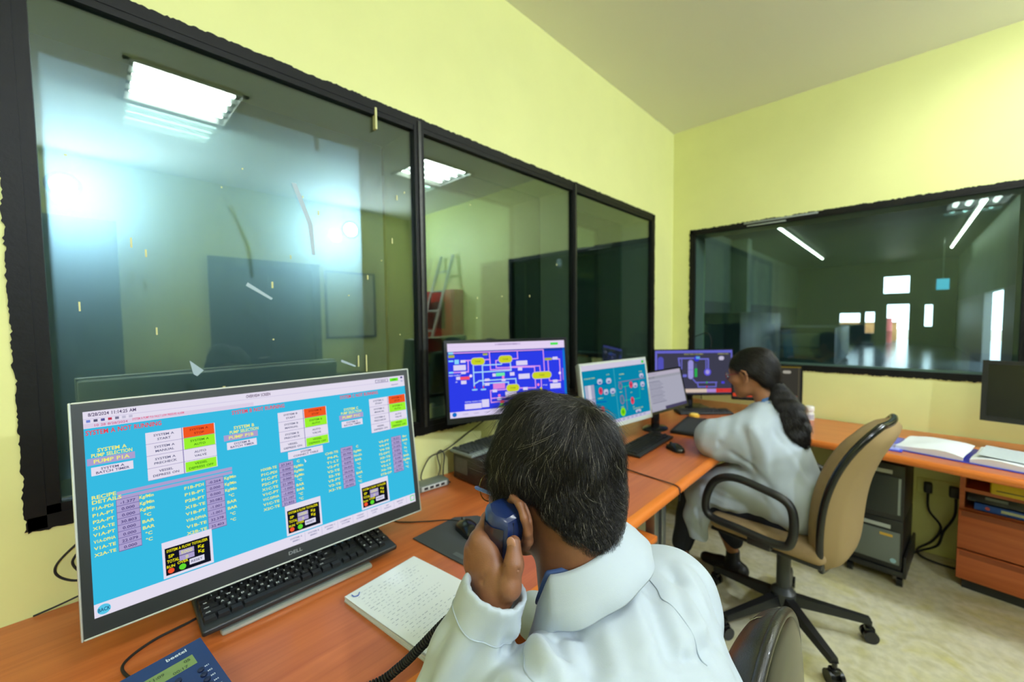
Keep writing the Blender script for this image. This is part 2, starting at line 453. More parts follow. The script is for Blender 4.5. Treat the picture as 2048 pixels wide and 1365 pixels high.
HX0, HX1, HY0, HY1, HZ = -4.2, 1.75, YB + WG, 27.0, 4.0
HG = mat('hall_paint', srgb(120, 138, 124), 0.6, var=0.2, vscale=1.5)
HD = mat('hall_dado', srgb(58, 68, 76), 0.5)
HC = mat('hall_ceiling', srgb(84, 88, 84), 0.5)
struct('floor_hall', MB().box((HX0, HY0, -0.06), (HX1 + 2, HY1 + 6, 0)), mat('hall_floor', srgb(92, 100, 108), 0.2, var=0.25, vscale=2))
struct('ceiling_hall', MB().box((HX0, HY0, HZ), (HX1, HY1, HZ + 0.1)), HC)
h = MB()
h.box((HX0 - 0.1, HY0, 1.9), (HX0, HY1, HZ)); h.box((HX0 - 0.1, HY0, 0), (HX0 + 0.02, HY1, 1.9), 1)
struct('wall_hall_left', h, [HG, HD])
h = MB()
h.box((HX1, HY0, 2.05), (HX1 + 0.15, HY1, HZ)); h.box((HX1 - 0.02, HY0, 0), (HX1 + 0.15, 15.2, 2.05), 1); h.box((HX1 - 0.02, 18.4, 0), (HX1 + 0.15, HY1, 2.05), 1)
struct('wall_hall_right', h, [HG, mat('hall_dado_right', srgb(130, 130, 128), 0.5)])
h = MB()      # end wall with daylight openings
ex = [HX0, -2.35, -1.55, -1.35, -1.0, -0.55, 0.22, 0.75, 1.0, HX1]
opens = {1: (1.0, 1.55), 3: (0.55, 1.6), 5: (0.0, 1.95), 7: (0.9, 1.9)}
for i in range(len(ex) - 1):
    a, b = ex[i], ex[i + 1]
    if i in opens:
        z0, z1 = opens[i]
        if z0 > 0: h.box((a, HY1, 0), (b, HY1 + 0.2, z0))
        h.box((a, HY1, z1), (b, HY1 + 0.2, 2.5))
    else: h.box((a, HY1, 0), (b, HY1 + 0.2, 2.5))
h.box((HX0, HY1, 2.5), (-0.7, HY1 + 0.2, HZ)); h.box((0.2, HY1, 2.5), (HX1, HY1 + 0.2, HZ)); h.box((-0.7, HY1, 3.3), (0.2, HY1 + 0.2, HZ)); 
struct('wall_hall_end', h, HD)
struct('wall_hall_near', MB().box((HX0, HY0 - 0.002, 0), (XL - WG, HY0 + 0.1, HZ)).box((XL - WG, HY0 + 0.001, ZC), (HX1, HY0 + 0.1, HZ)), HD)
# hall furniture seen through the glass
HTUBE = emis('hall_tube', srgb(255, 240, 210), 14.0)
for x, lab in ((-2.6, 'long fluorescent batten over the left aisle of the far hall'), (1.25, 'long fluorescent batten along the right side of the far hall')):
    t = thing('batten_light', lab, 'light', (x, 8.0, HZ), 0, 'tube battens on the hall ceiling')
    MB().box((-0.05, 0, -0.05), (0.05, 14.5, 0.0)).build('housing', WHITE, t)
    MB().cyl((0, 0.05, -0.07), (0, 14.4, -0.07), 0.03, n=8).build('tube', HTUBE, t)
for i, y in enumerate((6.2, 10.5, 15.0)):
    t = MB(); t.rbox((HX0 + 0.02, y, 0), (HX0 + 0.5, y + 0.5, HZ), 0.02); t.build('hall_column', HG, None, label=['pale green hall column closest to the end window', 'pale green hall column in the middle of its row', 'pale green hall column farthest down the hall'][i], cat='column', group='hall columns')
for i, (x0, x1, y0, y1, z, lab) in enumerate(((-3.6, -2.2, 8.5, 12, 1.5, 'tall dark machine cabinet in the hall beyond the end window'), (-3.0, -1.3, 14, 18, 1.1, 'low dark machine housing farther down the hall'))):
    t = thing('machine_cabinet', lab, 'machine', ((x0 + x1) / 2, (y0 + y1) / 2, 0), 0, 'machines in the hall')
    a, b = (x1 - x0) / 2, (y1 - y0) / 2
    MB().rbox((-a, -b, 0.08), (a, b, z), 0.02).build('housing', mat('machine_paint', srgb(52, 66, 74), 0.4), t)
    MB().box((-a + 0.05, -b + 0.05, 0), (a - 0.05, b - 0.05, 0.08)).build('plinth', BLACK, t)
    MB().rbox((-a * 0.6, -b - 0.03, z * 0.5), (a * 0.6, -b, z * 0.85), 0.01).build('control_panel', GREYP, t)
t = thing('exit_sign', 'small turquoise lit sign hanging in the far hall', 'sign', (0.95, 20, 2.25))
MB().rbox((-0.17, -0.03, 0), (0.17, 0.03, 0.4), 0.01).build('housing', DGREY, t)
MB().box((-0.15, -0.036, 0.02), (0.15, -0.031, 0.38)).build('sign_face', emis('sign_teal', srgb(90, 200, 225), 1.2), t)
MB().cyl((0, 0, 0.4), (0, 0, HZ - 2.25), 0.012, n=8).build('hanger', STEEL, t)
# sunlit yard outside the far door
struct('ground_yard', MB().box((-12, HY1 + 0.2, -0.06), (14, HY1 + 30, -0.01)), mat('yard', srgb(190, 170, 150), 0.8))
for i, (x0, x1, z, c, lab) in enumerate(((-4.5, -0.2, 1.0, srgb(214, 150, 90), 'low ochre yard wall outside the far hall door'), (-0.9, -0.5, 1.3, srgb(220, 90, 90), 'pink red drum in the yard outside the far hall door'))):
    q = MB()
    if i: q.lathe([(0.22, 0), (0.22, 0.6), (0.235, 0.62), (0.22, 0.64), (0.22, 1.25), (0.2, 1.3)], 16, M=Matrix.Translation((-0.6, HY1 + 2.2, -0.01)))
    else: q.rbox((x0, HY1 + 4, -0.01), (x1, HY1 + 4.2, z), 0.02); q.rbox((x0 - 0.03, HY1 + 3.97, z), (x1 + 0.03, HY1 + 4.23, z + 0.06), 0.01)
    q.build(['yard_wall', 'oil_drum'][i], mat('yard_c%d' % i, c, 0.6), None, label=lab, cat=['wall', 'drum'][i])

# ------------------------------------------------------------------ ceiling fixtures and wall floodlights
TUBE = emis('fluorescent_tube', srgb(250, 255, 248), TUBE_POWER)
REFL = mat('fixture_reflector', srgb(235, 238, 235), 0.25, 0.6)
flab = ['recessed square ceiling light reflected at the top of the dusty window bay', 'recessed square ceiling light reflected beside the first mullion', 'added unseen ceiling light over the rear half of the room']
for i, (fx, fy) in enumerate(FIX):
    t = thing('ceiling_light', flab[i], 'ceiling light', (fx, fy, ZC), 0, 'recessed ceiling lights')
    q = MB(); q.box((-FH, -FH, 0.085), (FH, FH, 0.095))
    for a, b in (((-FH, -FH, 0), (-FH + 0.012, FH, 0.085)), ((FH - 0.012, -FH, 0), (FH, FH, 0.085)), ((-FH, -FH, 0), (FH, -FH + 0.012, 0.085)), ((-FH, FH - 0.012, 0), (FH, FH, 0.085))): q.box(a, b)
    q.build('housing', REFL, t)
    q = MB()
    for s in (-1, 1):
        q.box((-FH - 0.015, s * FH - 0.015, -0.006), (FH + 0.015, s * FH + 0.015, 0.0)); q.box((s * FH - 0.015, -FH - 0.015, -0.006), (s * FH + 0.015, FH + 0.015, 0.0))
    q.build('trim', WHITE, t)
    for k in range(4):
        x = (k - 1.5) * 0.125
        MB().cyl((x, -0.25, 0.045), (x, 0.25, 0.045), 0.030, n=12).build('tube', TUBE, t)
        for y_ in (-0.277, 0.25): MB().rbox((x - 0.03, y_, 0.02), (x + 0.03, y_ + 0.027, 0.084), 0.004).build('lamp_holder', GREYP, t)
    for k in range(3):
        MB().box(((k - 1) * 0.125 - 0.004, -0.277, 0.0), ((k - 1) * 0.125 + 0.004, 0.277, 0.05)).build('louver', REFL, t)
FLOOD = emis('flood_lens', srgb(225, 238, 255), FLOOD_POWER)
for i, (y, z) in enumerate(((-0.10, 2.60), (2.42, 2.60))):
    t = thing('floodlight', ['round cold-white floodlight glaring at the far edge of the dusty bay', 'round cold-white floodlight glaring in the middle of the dusty bay'][i], 'floodlight', (XR, y, z), 0, 'wall floodlights')
    MB().rbox((-0.03, -0.05, -0.05), (0, 0.05, 0.05), 0.005).build('bracket', DGREY, t)
    Mx = Matrix.Translation((-0.08, 0, 0)) @ Matrix.Rotation(-PI / 2, 4, 'Y')
    MB().lathe([(0.05, -0.06), (0.10, -0.02), (0.115, 0.03), (0.115, 0.045), (0.1, 0.045), (0.082, 0.043)], 28, M=Mx).build('housing', DGREY, t)
    MB().lathe([(0.080, 0.044), (0.080, 0.047), (0.05, 0.056), (0.0005, 0.060)], 28, M=Mx).build('lens', FLOOD, t)

# ------------------------------------------------------------------ things by the right wall, seen mirrored in the long window
d1 = bpy.data.objects.new('door_1', None); COL.objects.link(d1); tag(d1, 'dark blue-grey door mirrored in the long window', kind='structure')
DB = mat('door_blue', srgb(40, 52, 66), 0.5)
q = MB(); q.box((XR - 0.04, 0.9, 0), (XR, 0.98, 2.12)); q.box((XR - 0.04, 1.96, 0), (XR, 2.04, 2.12)); q.box((XR - 0.04, 0.98, 2.04), (XR, 1.96, 2.12)); q.build('door_frame', mat('door_frame', srgb(34, 44, 56), 0.5), d1)
q = MB(); q.rbox((XR - 0.025, 0.98, 0.01), (XR, 1.46, 2.04), 0.004); q.build('door_leaf', DB, d1)
q = MB(); q.rbox((XR - 0.025, 1.465, 0.01), (XR, 1.96, 2.04), 0.004); q.build('door_leaf', DB, d1)
q = MB(); q.tube([(XR - 0.03, 1.42, 1.0), (XR - 0.07, 1.42, 1.0), (XR - 0.07, 1.32, 1.0)], 0.009); q.build('door_handle', CHROME, d1)
t = thing('notice_board', 'pale framed notice board mirrored beside the dark door', 'notice board', (XR, 2.45, 1.2))
MB().rbox((-0.02, -0.33, 0.0), (0, 0.33, 0.85), 0.004).build('board', mat('board', srgb(206, 214, 196), 0.5), t)
q = MB()
for s in (-1, 1): q.rbox((-0.03, s * 0.33 - 0.012, -0.012), (0, s * 0.33 + 0.012, 0.862), 0.003); q.rbox((-0.03, -0.33, 0.425 + s * 0.425 - 0.012), (0, 0.33, 0.425 + s * 0.425 + 0.012), 0.003)
q.build('frame', STEEL, t)
t = thing('steel_cabinet', 'tall dark steel cabinet mirrored at the near end of the long window', 'cabinet', (XR - 0.25, -0.35, 0))
MB().rbox((-0.23, -0.55, 0.06), (0.24, 0.55, 2.28), 0.006).build('body', mat('cabinet_dark', srgb(40, 46, 48), 0.4), t)
for s in (-1, 1):
    dd = MB().rbox((-0.25, s * 0.27 - 0.262, 0.1), (-0.231, s * 0.27 + 0.262, 2.24), 0.003).build('door', mat('cabinet_door', srgb(50, 57, 58), 0.4), t)
    MB().tube([(-0.252, s * 0.05, 1.1), (-0.28, s * 0.05, 1.1), (-0.28, s * 0.05, 1.24), (-0.252, s * 0.05, 1.24)], 0.006).build('handle', CHROME, dd)
MB().box((-0.2, -0.52, 0), (0.22, 0.52, 0.06)).build('plinth', BLACK, t)
t = thing('hard_hat', 'yellow hard hat lying on top of the dark steel cabinet', 'helmet', (XR - 0.3, -0.42, 2.281))
hm = mat('helmet_yellow', srgb(226, 190, 30), 0.3)
MB().lathe([(0.135, 0.012), (0.128, 0.05), (0.108, 0.095), (0.07, 0.128), (0.03, 0.14), (0.001, 0.142)], 28, M=Matrix.Diagonal((1.1, 0.92, 1, 1))).build('shell', hm, t)
MB().lathe([(0.13, 0.0), (0.16, 0.0), (0.163, 0.006), (0.135, 0.016)], 28, M=Matrix.Translation((-0.02, 0, 0)) @ Matrix.Diagonal((1.12, 0.92, 1, 1))).build('brim', hm, t)
MB().rbox((-0.1, -0.012, 0.125), (0.1, 0.012, 0.15), 0.01).build('ridge', hm, t)
t = thing('side_table', 'dark low table along the opposite wall mirrored in the long window', 'table', (XR - 0.35, 1.3, 0))
MB().rbox((-0.3, -0.9, 0.70), (0.3, 1.2, 0.74), 0.006).build('tabletop', mat('dark_top', srgb(56, 60, 58), 0.4), t)
for a in (-0.26, 0.26):
    for b in (-0.85, 1.15): MB().rbox((a - 0.02, b - 0.02, 0), (a + 0.02, b + 0.02, 0.70), 0.004).build('leg', BLACK, t)
t = thing('ladder', 'aluminium ladder leaning on the end wall, mirrored behind the second bay', 'ladder', (1.62, YB, 0))
AL = mat('aluminium', srgb(205, 210, 212), 0.3, 0.7)
def lp(s, k): return Vector((0.24 - 0.28 * k + s * 0.17 * (1 - 0.25 * k), -0.62 + 0.58 * k, 0.01 + 2.25 * k))
for s in (-1, 1): MB().tube([lp(s, 0), lp(s, 1)], 0.022, 6).build('rail', AL, t)
for k in range(8): MB().tube([lp(-1, 0.1 + k * 0.115), lp(1, 0.1 + k * 0.115)], 0.014, 6).build('rung', AL, t)
t = thing('hose_cabinet', 'red fire hose cabinet on the end wall beside the ladder', 'cabinet', (1.72, YB - 0.004, 0.95))
RD = mat('fire_red', srgb(168, 36, 34), 0.35)
MB().rbox((-0.42, -0.16, 0), (0.42, 0, 0.85), 0.008).build('body', RD, t)
dd = MB().rbox((-0.39, -0.175, 0.03), (0.39, -0.161, 0.82), 0.004).build('door', RD, t)
MB().box((-0.25, -0.178, 0.35), (0.25, -0.1755, 0.7)).build('pane', mat('hose_glass', srgb(60, 40, 40), 0.1), dd)
MB().tube([(0.32, -0.176, 0.35), (0.32, -0.2, 0.35), (0.32, -0.2, 0.47), (0.32, -0.176, 0.47)], 0.007).build('handle', CHROME, dd)
# ------------------------------------------------------------------ desks
DZ, DZ2 = 0.75, 0.72
DX = -0.60                        # front edge of the wall desks
def wall_desk(name, label, y0, y1, ped):
    t = thing(name, label, 'desk', (XL, y0, 0))
    L_ = y1 - y0; d = DX - XL
    MB().box((0.004, 0, DZ - 0.032), (d - 0.028, L_, DZ)).build('desktop', WOOD, t)
    prof = [(d - 0.028, DZ), (d - 0.012, DZ - 0.002), (d - 0.003, DZ - 0.010), (d, DZ - 0.02), (d - 0.003, DZ - 0.03), (d - 0.014, DZ - 0.037), (d - 0.028, DZ - 0.038)]
    MB().grid([[(x, y, z) for x, z in prof] for y in (0, L_)]).add([(x, 0, z) for x, z in prof], [tuple(range(7))]).add([(x, L_, z) for x, z in prof], [tuple(range(6, -1, -1))]).build('edge_band', WOODE, t)
    MB().box((0.05, 0.0, 0.30), (0.07, L_, DZ - 0.033)).build('modesty_panel', WOODD, t)
    for y in (0.03, L_ - 0.03):
        MB().rbox((d - 0.12, y - 0.02, 0.0), (d - 0.08, y + 0.02, DZ - 0.033), 0.004).build('leg', STEEL, t)
        MB().rbox((0.08, y - 0.02, 0.0), (0.12, y + 0.02, DZ - 0.033), 0.004).build('leg', STEEL, t)
    return t
wall_desk('wall_desk', 'orange-brown wooden desk under the long window, holding the large monitor', -1.3, 1.557, True)
wall_desk('wall_desk', 'orange-brown wooden corner desk beyond the seam, under the third window bay', 1.564, 3.366, False)
# drawer unit under the near desk
t = thing('drawer_pedestal', 'orange wooden drawer unit under the near desk beside the steel leg', 'drawer unit', (-1.0, 1.27, 0))
MB().rbox((-0.25, -0.2, 0.06), (0.32, 0.2, 0.54), 0.004).build('body', WOODD, t)
MB().rbox((-0.26, -0.21, 0.54), (0.345, 0.21, 0.565), 0.006).build('top', WOODE, t)
for k in range(2):
    dr = MB().rbox((0.322, -0.195, 0.08 + k * 0.235), (0.34, 0.195, 0.30 + k * 0.235), 0.003).build('drawer', WOODD, t)
    MB().tube([(0.341, -0.06, 0.2 + k * 0.235), (0.36, -0.06, 0.2 + k * 0.235), (0.36, 0.06, 0.2 + k * 0.235), (0.341, 0.06, 0.2 + k * 0.235)], 0.005).build('handle', STEEL, dr)
for a in (-0.2, 0.28):
    for b in (-0.16, 0.16): MB().cyl((a, b, 0), (a, b, 0.06), 0.022).build('caster', BLACK, t)

# back desk with a bulging front edge
t = thing('back_desk', 'orange wooden return desk along the end wall with a curved front edge', 'desk', (0, 0, 0))
fe = [(-0.597, 2.76), (-0.35, 2.735), (-0.1, 2.70), (0.15, 2.655), (0.4, 2.61), (0.65, 2.59), (0.9, 2.60), (1.15, 2.65)]
fe = [(p.x, p.y) for p in spline([Vector((a, b, 0)) for a, b in fe], 5)]
poly = [(x, y + 0.022) for x, y in fe] + [(1.15, 3.352), (-0.597, 3.352)]
MB().prism(poly, DZ2 - 0.03, DZ2).build('desktop', WOODX, t)
pr = [(0.022, 0), (0.008, -0.002), (0.001, -0.011), (0, -0.02), (0.003, -0.03), (0.012, -0.037), (0.022, -0.038)]
MB().grid([[(x, y + a, DZ2 + b) for a, b in pr] for x, y in fe]).build('edge_band', WOODE, t)
for x, y in ((1.08, 2.72), (1.08, 3.3), (-0.53, 3.3)): MB().rbox((x - 0.02, y - 0.02, 0), (x + 0.02, y + 0.02, DZ2 - 0.03), 0.004).build('leg', STEEL, t)

# shelf and drawer unit under the back desk
t = thing('shelf_pedestal', 'orange wooden cabinet with open shelves above two drawers under the back desk', 'cabinet', (0.236, 3.05, 0), R(-9))
pw, pd = 0.56, 0.24
q = MB(); q.box((0, 0.0, 0.05), (0.018, pd, 0.685)); q.box((pw - 0.018, 0, 0.05), (pw, pd, 0.685)); q.box((0.018, pd - 0.014, 0.05), (pw - 0.018, pd, 0.685)); q.build('carcass', WOODD, t)
for z0, z1 in ((0.05, 0.068), (0.405, 0.42), (0.505, 0.523)): MB().box((0.018, 0.004, z0), (pw - 0.018, pd - 0.014, z1)).build('shelf', WOODD, t)
for z0, z1 in ((0.055, 0.205), (0.214, 0.412)):
    dr = MB().rbox((0.0, -0.018, z0), (pw, -0.001, z1), 0.003).build('drawer', WOODD, t)
    MB().box((0.01, -0.0188, z1 - 0.03), (pw - 0.01, -0.0181, z1 - 0.004)).build('finger_groove', mat('groove', srgb(140, 66, 30), 0.5), dr)
MB().box((0.02, 0.01, 0.0), (pw - 0.02, pd - 0.02, 0.05)).build('plinth', BLACK, t)
Mp = Matrix.Translation((0.236, 3.05, 0)) @ Matrix.Rotation(R(-9), 4, 'Z')
def on_ped(name, label, cat, lo, hi, m, bev=0.004, extra=None):
    o = thing(name, label, cat, Mp @ Vector(((lo[0] + hi[0]) / 2, (lo[1] + hi[1]) / 2, lo[2])), R(-9))
    a = [(hi[i] - lo[i]) / 2 for i in range(2)]
    MB().rbox((-a[0], -a[1], 0), (a[0], a[1], hi[2] - lo[2]), bev).build('body', m, o)
    if extra: extra(o, a, hi[2] - lo[2])
    return o
def lbl(o, a, h):
    MB().box((-a[0] * 0.5, -a[1] - 0.0006, h * 0.35), (a[0] * 0.2, -a[1], h * 0.75)).build('print_panel', mat('print_cream', srgb(190, 200, 170), 0.5), o)
    MB().cyl((-a[0] * 0.75, -a[1] - 0.0006, h * 0.5), (-a[0] * 0.75, -a[1], h * 0.5), h * 0.25, n=16).build('round_mark', mat('print_red', srgb(190, 80, 90), 0.5), o)
on_ped('blue_carton', 'flat blue printed carton on the shelf above the drawers', 'box', (0.05, 0.01, 0.421), (0.40, 0.14, 0.455), mat('carton_blue', srgb(30, 84, 190), 0.4), 0.002, lbl)
def ledz(o, a, h): MB().box((-a[0] * 0.7, -a[1] - 0.0006, h * 0.5), (-a[0] * 0.35, -a[1], h * 0.8)).build('badge', mat('badge_grey', srgb(90, 100, 96), 0.4), o)
on_ped('black_device', 'black flat device lying on the blue carton under the shelf', 'device', (0.022, 0.02, 0.456), (0.44, 0.20, 0.50), BLACK2, 0.003, ledz)
on_ped('yellow_folder', 'yellow folder lying on the open top shelf under the back desk', 'folder', (0.10, -0.02, 0.524), (0.50, 0.20, 0.60), mat('folder_yellow', srgb(214, 186, 20), 0.45), 0.01, lambda o, a, h: MB().box((-a[0] + 0.02, -a[1] - 0.001, 0.02), (a[0] - 0.02, -a[1], 0.024)).build('spine_line', BLACK, o))

# stacked computers on a wheeled stand under the back desk
px, py = -0.055, 3.02
t = thing('wheeled_stand', 'black wheeled computer stand on the floor under the back desk', 'stand', (px, py, 0), R(-6))
MB().rbox((-0.115, -0.19, 0.055), (0.115, 0.19, 0.085), 0.005).build('tray', BLACK, t)
for a in (-1, 1):
    MB().rbox((a * 0.118 - 0.006, -0.19, 0.055), (a * 0.118 + 0.006, 0.19, 0.17), 0.004).build('side_rail', BLACK, t)
    for b in (-0.16, 0.16):
        c_ = MB(); c_.cyl((a * 0.1 - 0.012, b, 0.025), (a * 0.1 + 0.012, b, 0.025), 0.025, n=16); c_.cyl((a * 0.1, b, 0.03), (a * 0.1, b, 0.056), 0.008, n=8); c_.build('caster', BLACK2, t)
def pc(name, label, z0, z1, face, led):
    o = thing(name, label, 'computer', (px, py, z0), R(-6))
    h = z1 - z0
    MB().rbox((-0.108, -0.18, 0), (0.108, 0.18, h), 0.006).build('case', BLACK, o)
    f = MB().rbox((-0.098, -0.19, 0.03), (0.098, -0.1805, h - 0.06), 0.004).build('front_panel', face, o)
    MB().rbox((-0.07, -0.1835, h - 0.05), (0.06, -0.1805, h - 0.03), 0.001).build('drive_slot', mat('slot_silver', srgb(170, 176, 168), 0.4), o)
    if led:
        MB().box((0.02, -0.1915, h - 0.088), (0.07, -0.1905, h - 0.075)).build('sticker', mat('sticker_orange', srgb(214, 170, 60), 0.4), f)
        MB().cyl((0.075, -0.1915, 0.05), (0.075, -0.1905, 0.05), 0.012, n=16).build('round_badge', mat('badge_blue', srgb(150, 190, 200), 0.3), f)
    else:
        MB().box((0.085, -0.1915, 0.035), (0.095, -0.1905, h - 0.065)).build('edge_trim', GREYP, f)
    return o
pc('desktop_computer', 'black computer with a grey lower front panel, bottom of the stack', 0.0855, 0.345, mat('pc_grey', srgb(104, 112, 106), 0.4), True)
pc('desktop_computer', 'black computer with a silver slot, top of the stack under the back desk', 0.3455, 0.635, mat('pc_black_face', srgb(36, 42, 40), 0.35), False)
# wall outlets with plugs
t = thing('wall_outlet', 'double wall outlet with two black plugs beside the stacked computers', 'outlet', (0.19, YB, 0.40))
MB().rbox((-0.10, -0.012, -0.045), (0.10, 0, 0.045), 0.004).build('plate', YEL, t)
for x, w in ((-0.055, 0.018), (0.055, 0.027)):
    p_ = MB().rbox((x - w, -0.055, -0.03), (x + w, -0.0125, 0.03), 0.008).build('plug', BLACK, t)
MB().tube([(-0.055, -0.05, -0.03), (-0.05, -0.07, -0.12), (0.0, -0.08, -0.2), (-0.03, -0.06, -0.3), (-0.09, -0.07, -0.37), (-0.05, -0.12, -0.391), (0.1, -0.14, -0.392), (0.2, -0.1, -0.392)], 0.006, sub=5).build('cord', RUBBER, t)
MB().tube([(0.055, -0.05, -0.03), (0.05, -0.08, -0.12), (0.01, -0.09, -0.22), (-0.01, -0.08, -0.31), (-0.07, -0.06, -0.37), (-0.12, -0.1, -0.39), (-0.2, -0.16, -0.392)], 0.006, sub=5).build('cord', RUBBER, t)

# ------------------------------------------------------------------ flat lettering: glyph cache from the built-in font
CH = "ABCDEFGHIJKLMNOPQRSTUVWXYZabcdefghijklmnopqrstuvwxyz0123456789.,-/:%°*#+()&"
def glyphs():
    objs = []
    for ch in CH:
        for s in (ch, ch + 'I'):
            c = bpy.data.curves.new('glyph_tmp', 'FONT'); c.body = s; c.size = 1.0; c.resolution_u = 2; c.offset = 0.02
            o = bpy.data.objects.new('glyph_tmp', c); COL.objects.link(o); objs.append(o)
    ci = bpy.data.curves.new('glyph_tmp', 'FONT'); ci.body = 'I'; ci.resolution_u = 2; ci.offset = 0.02
    oi = bpy.data.objects.new('glyph_tmp', ci); COL.objects.link(oi); objs.append(oi)
    dg = bpy.context.evaluated_depsgraph_get(); dg.update()
    def get(o):
        ev = o.evaluated_get(dg); me = ev.to_mesh()
        v = [(p.co.x, p.co.y) for p in me.vertices]; f = [tuple(p.vertices) for p in me.polygons]
        ev.to_mesh_clear(); return v, f
    wi = max(p[0] for p in get(oi)[0]); G = {}
    for i, ch in enumerate(CH):
        v, f = get(objs[2 * i]); v2, _ = get(objs[2 * i + 1])
        G[ch] = (v, f, max(p[0] for p in v2) - wi)
    for o in objs:
        c = o.data; bpy.data.objects.remove(o); bpy.data.curves.remove(c)
    return G
GL = glyphs()

class Print:
    """flat print laid on a plane: M maps (x right, y up, z out) in metres; size (w,h); coordinates 0..1 from the top left"""
    def __init__(s, M, w, h, gain=1.0, lit=True): s.M = M; s.w = w; s.h = h; s.mb = MB(); s.mats = []; s.ix = {}; s.gain = gain; s.lit = lit; s.dz = 0.00012
    def mi(s, c):
        if c not in s.ix:
            s.ix[c] = len(s.mats)
            nm = ('screen_' if s.lit else 'ink_') + '%d_%d_%d' % c + ('_%d' % int(s.gain * 100))
            s.mats.append(emis(nm, srgb(*c), s.gain) if s.lit else mat(nm, srgb(*c), 0.5))
        return s.ix[c]
    def P(s, x, y, lay): return ((x - 0.5) * s.w, (0.5 - y) * s.h, lay * s.dz)
    def rect(s, x, y, w, h, c, lay=1):
        s.mb.add([s.P(x, y + h, lay), s.P(x + w, y + h, lay), s.P(x + w, y, lay), s.P(x, y, lay)], [(0, 1, 2, 3)], s.mi(c), False, s.M)
    def rrect(s, x, y, w, h, c, lay=1):
        r = min(w * s.w, h * s.h) / 2; pts = []
        for cx, cy, a0 in ((x + w - r / s.w, y + r / s.h, 0), (x + r / s.w, y + r / s.h, 90), (x + r / s.w, y + h - r / s.h, 180), (x + w - r / s.w, y + h - r / s.h, 270)):
            for k in range(5):
                a = R(a0 + 22.5 * k); p = s.P(cx, cy, lay); pts.append((p[0] + r * math.cos(a), p[1] + r * math.sin(a), p[2]))
        s.mb.add(pts, [tuple(range(len(pts)))], s.mi(c), False, s.M)
    def disc(s, x, y, r, c, lay=1, ry=None):
        p = s.P(x, y, lay); n = 20; ry = r if ry is None else ry
        s.mb.add([(p[0] + r * s.w * math.cos(2 * PI * i / n), p[1] + ry * s.w * math.sin(2 * PI * i / n), p[2]) for i in range(n)], [tuple(range(n))], s.mi(c), False, s.M)
    def line(s, pts, t, c, lay=1):
        for (x0, y0), (x1, y1) in zip(pts, pts[1:]):
            a = Vector(s.P(x0, y0, lay)); b = Vector(s.P(x1, y1, lay)); d = (b - a)
            if d.length < 1e-9: continue
            d.normalize(); e = Vector((-d.y, d.x, 0)) * t * s.w / 2; d = d * t * s.w / 2
            s.mb.add([a - d - e, b + d - e, b + d + e, a - d + e], [(0, 1, 2, 3)], s.mi(c), False, s.M)
    def text(s, t, x, y, size, c, lay=3, xs=1.15, align='c', maxw=None):
        """size = cap height as a share of the print's height, y = middle of the line"""
        sc = size * s.h / 0.72
        tot = sum(GL[ch][2] if ch in GL else 0.35 for ch in t) * sc * xs
        if maxw and tot > maxw * s.w: xs *= maxw * s.w / tot; tot = maxw * s.w
        p = s.P(x, y, lay); cx = p[0] - (tot / 2 if align == 'c' else (tot if align == 'r' else 0)); by = p[1] - size * s.h / 2
        m = s.mi(c)
        for ch in t:
            if ch in GL:
                v, f, a = GL[ch]
                s.mb.add([(cx + q[0] * sc * xs, by + q[1] * sc, p[2]) for q in v], f, m, False, s.M); cx += a * sc * xs
            else: cx += 0.35 * sc * xs
    def build(s, name, parent): return s.mb.build(name, s.mats, parent, auto=False)

def screen_basis(c, yaw, tilt):
    n = Vector((math.cos(yaw) * math.cos(tilt), math.sin(yaw) * math.cos(tilt), math.sin(tilt)))
    u = Vector((-math.sin(yaw), math.cos(yaw), 0)); v = n.cross(u)
    return Matrix.Translation(c) @ Matrix((u, v, n)).transposed().to_4x4()

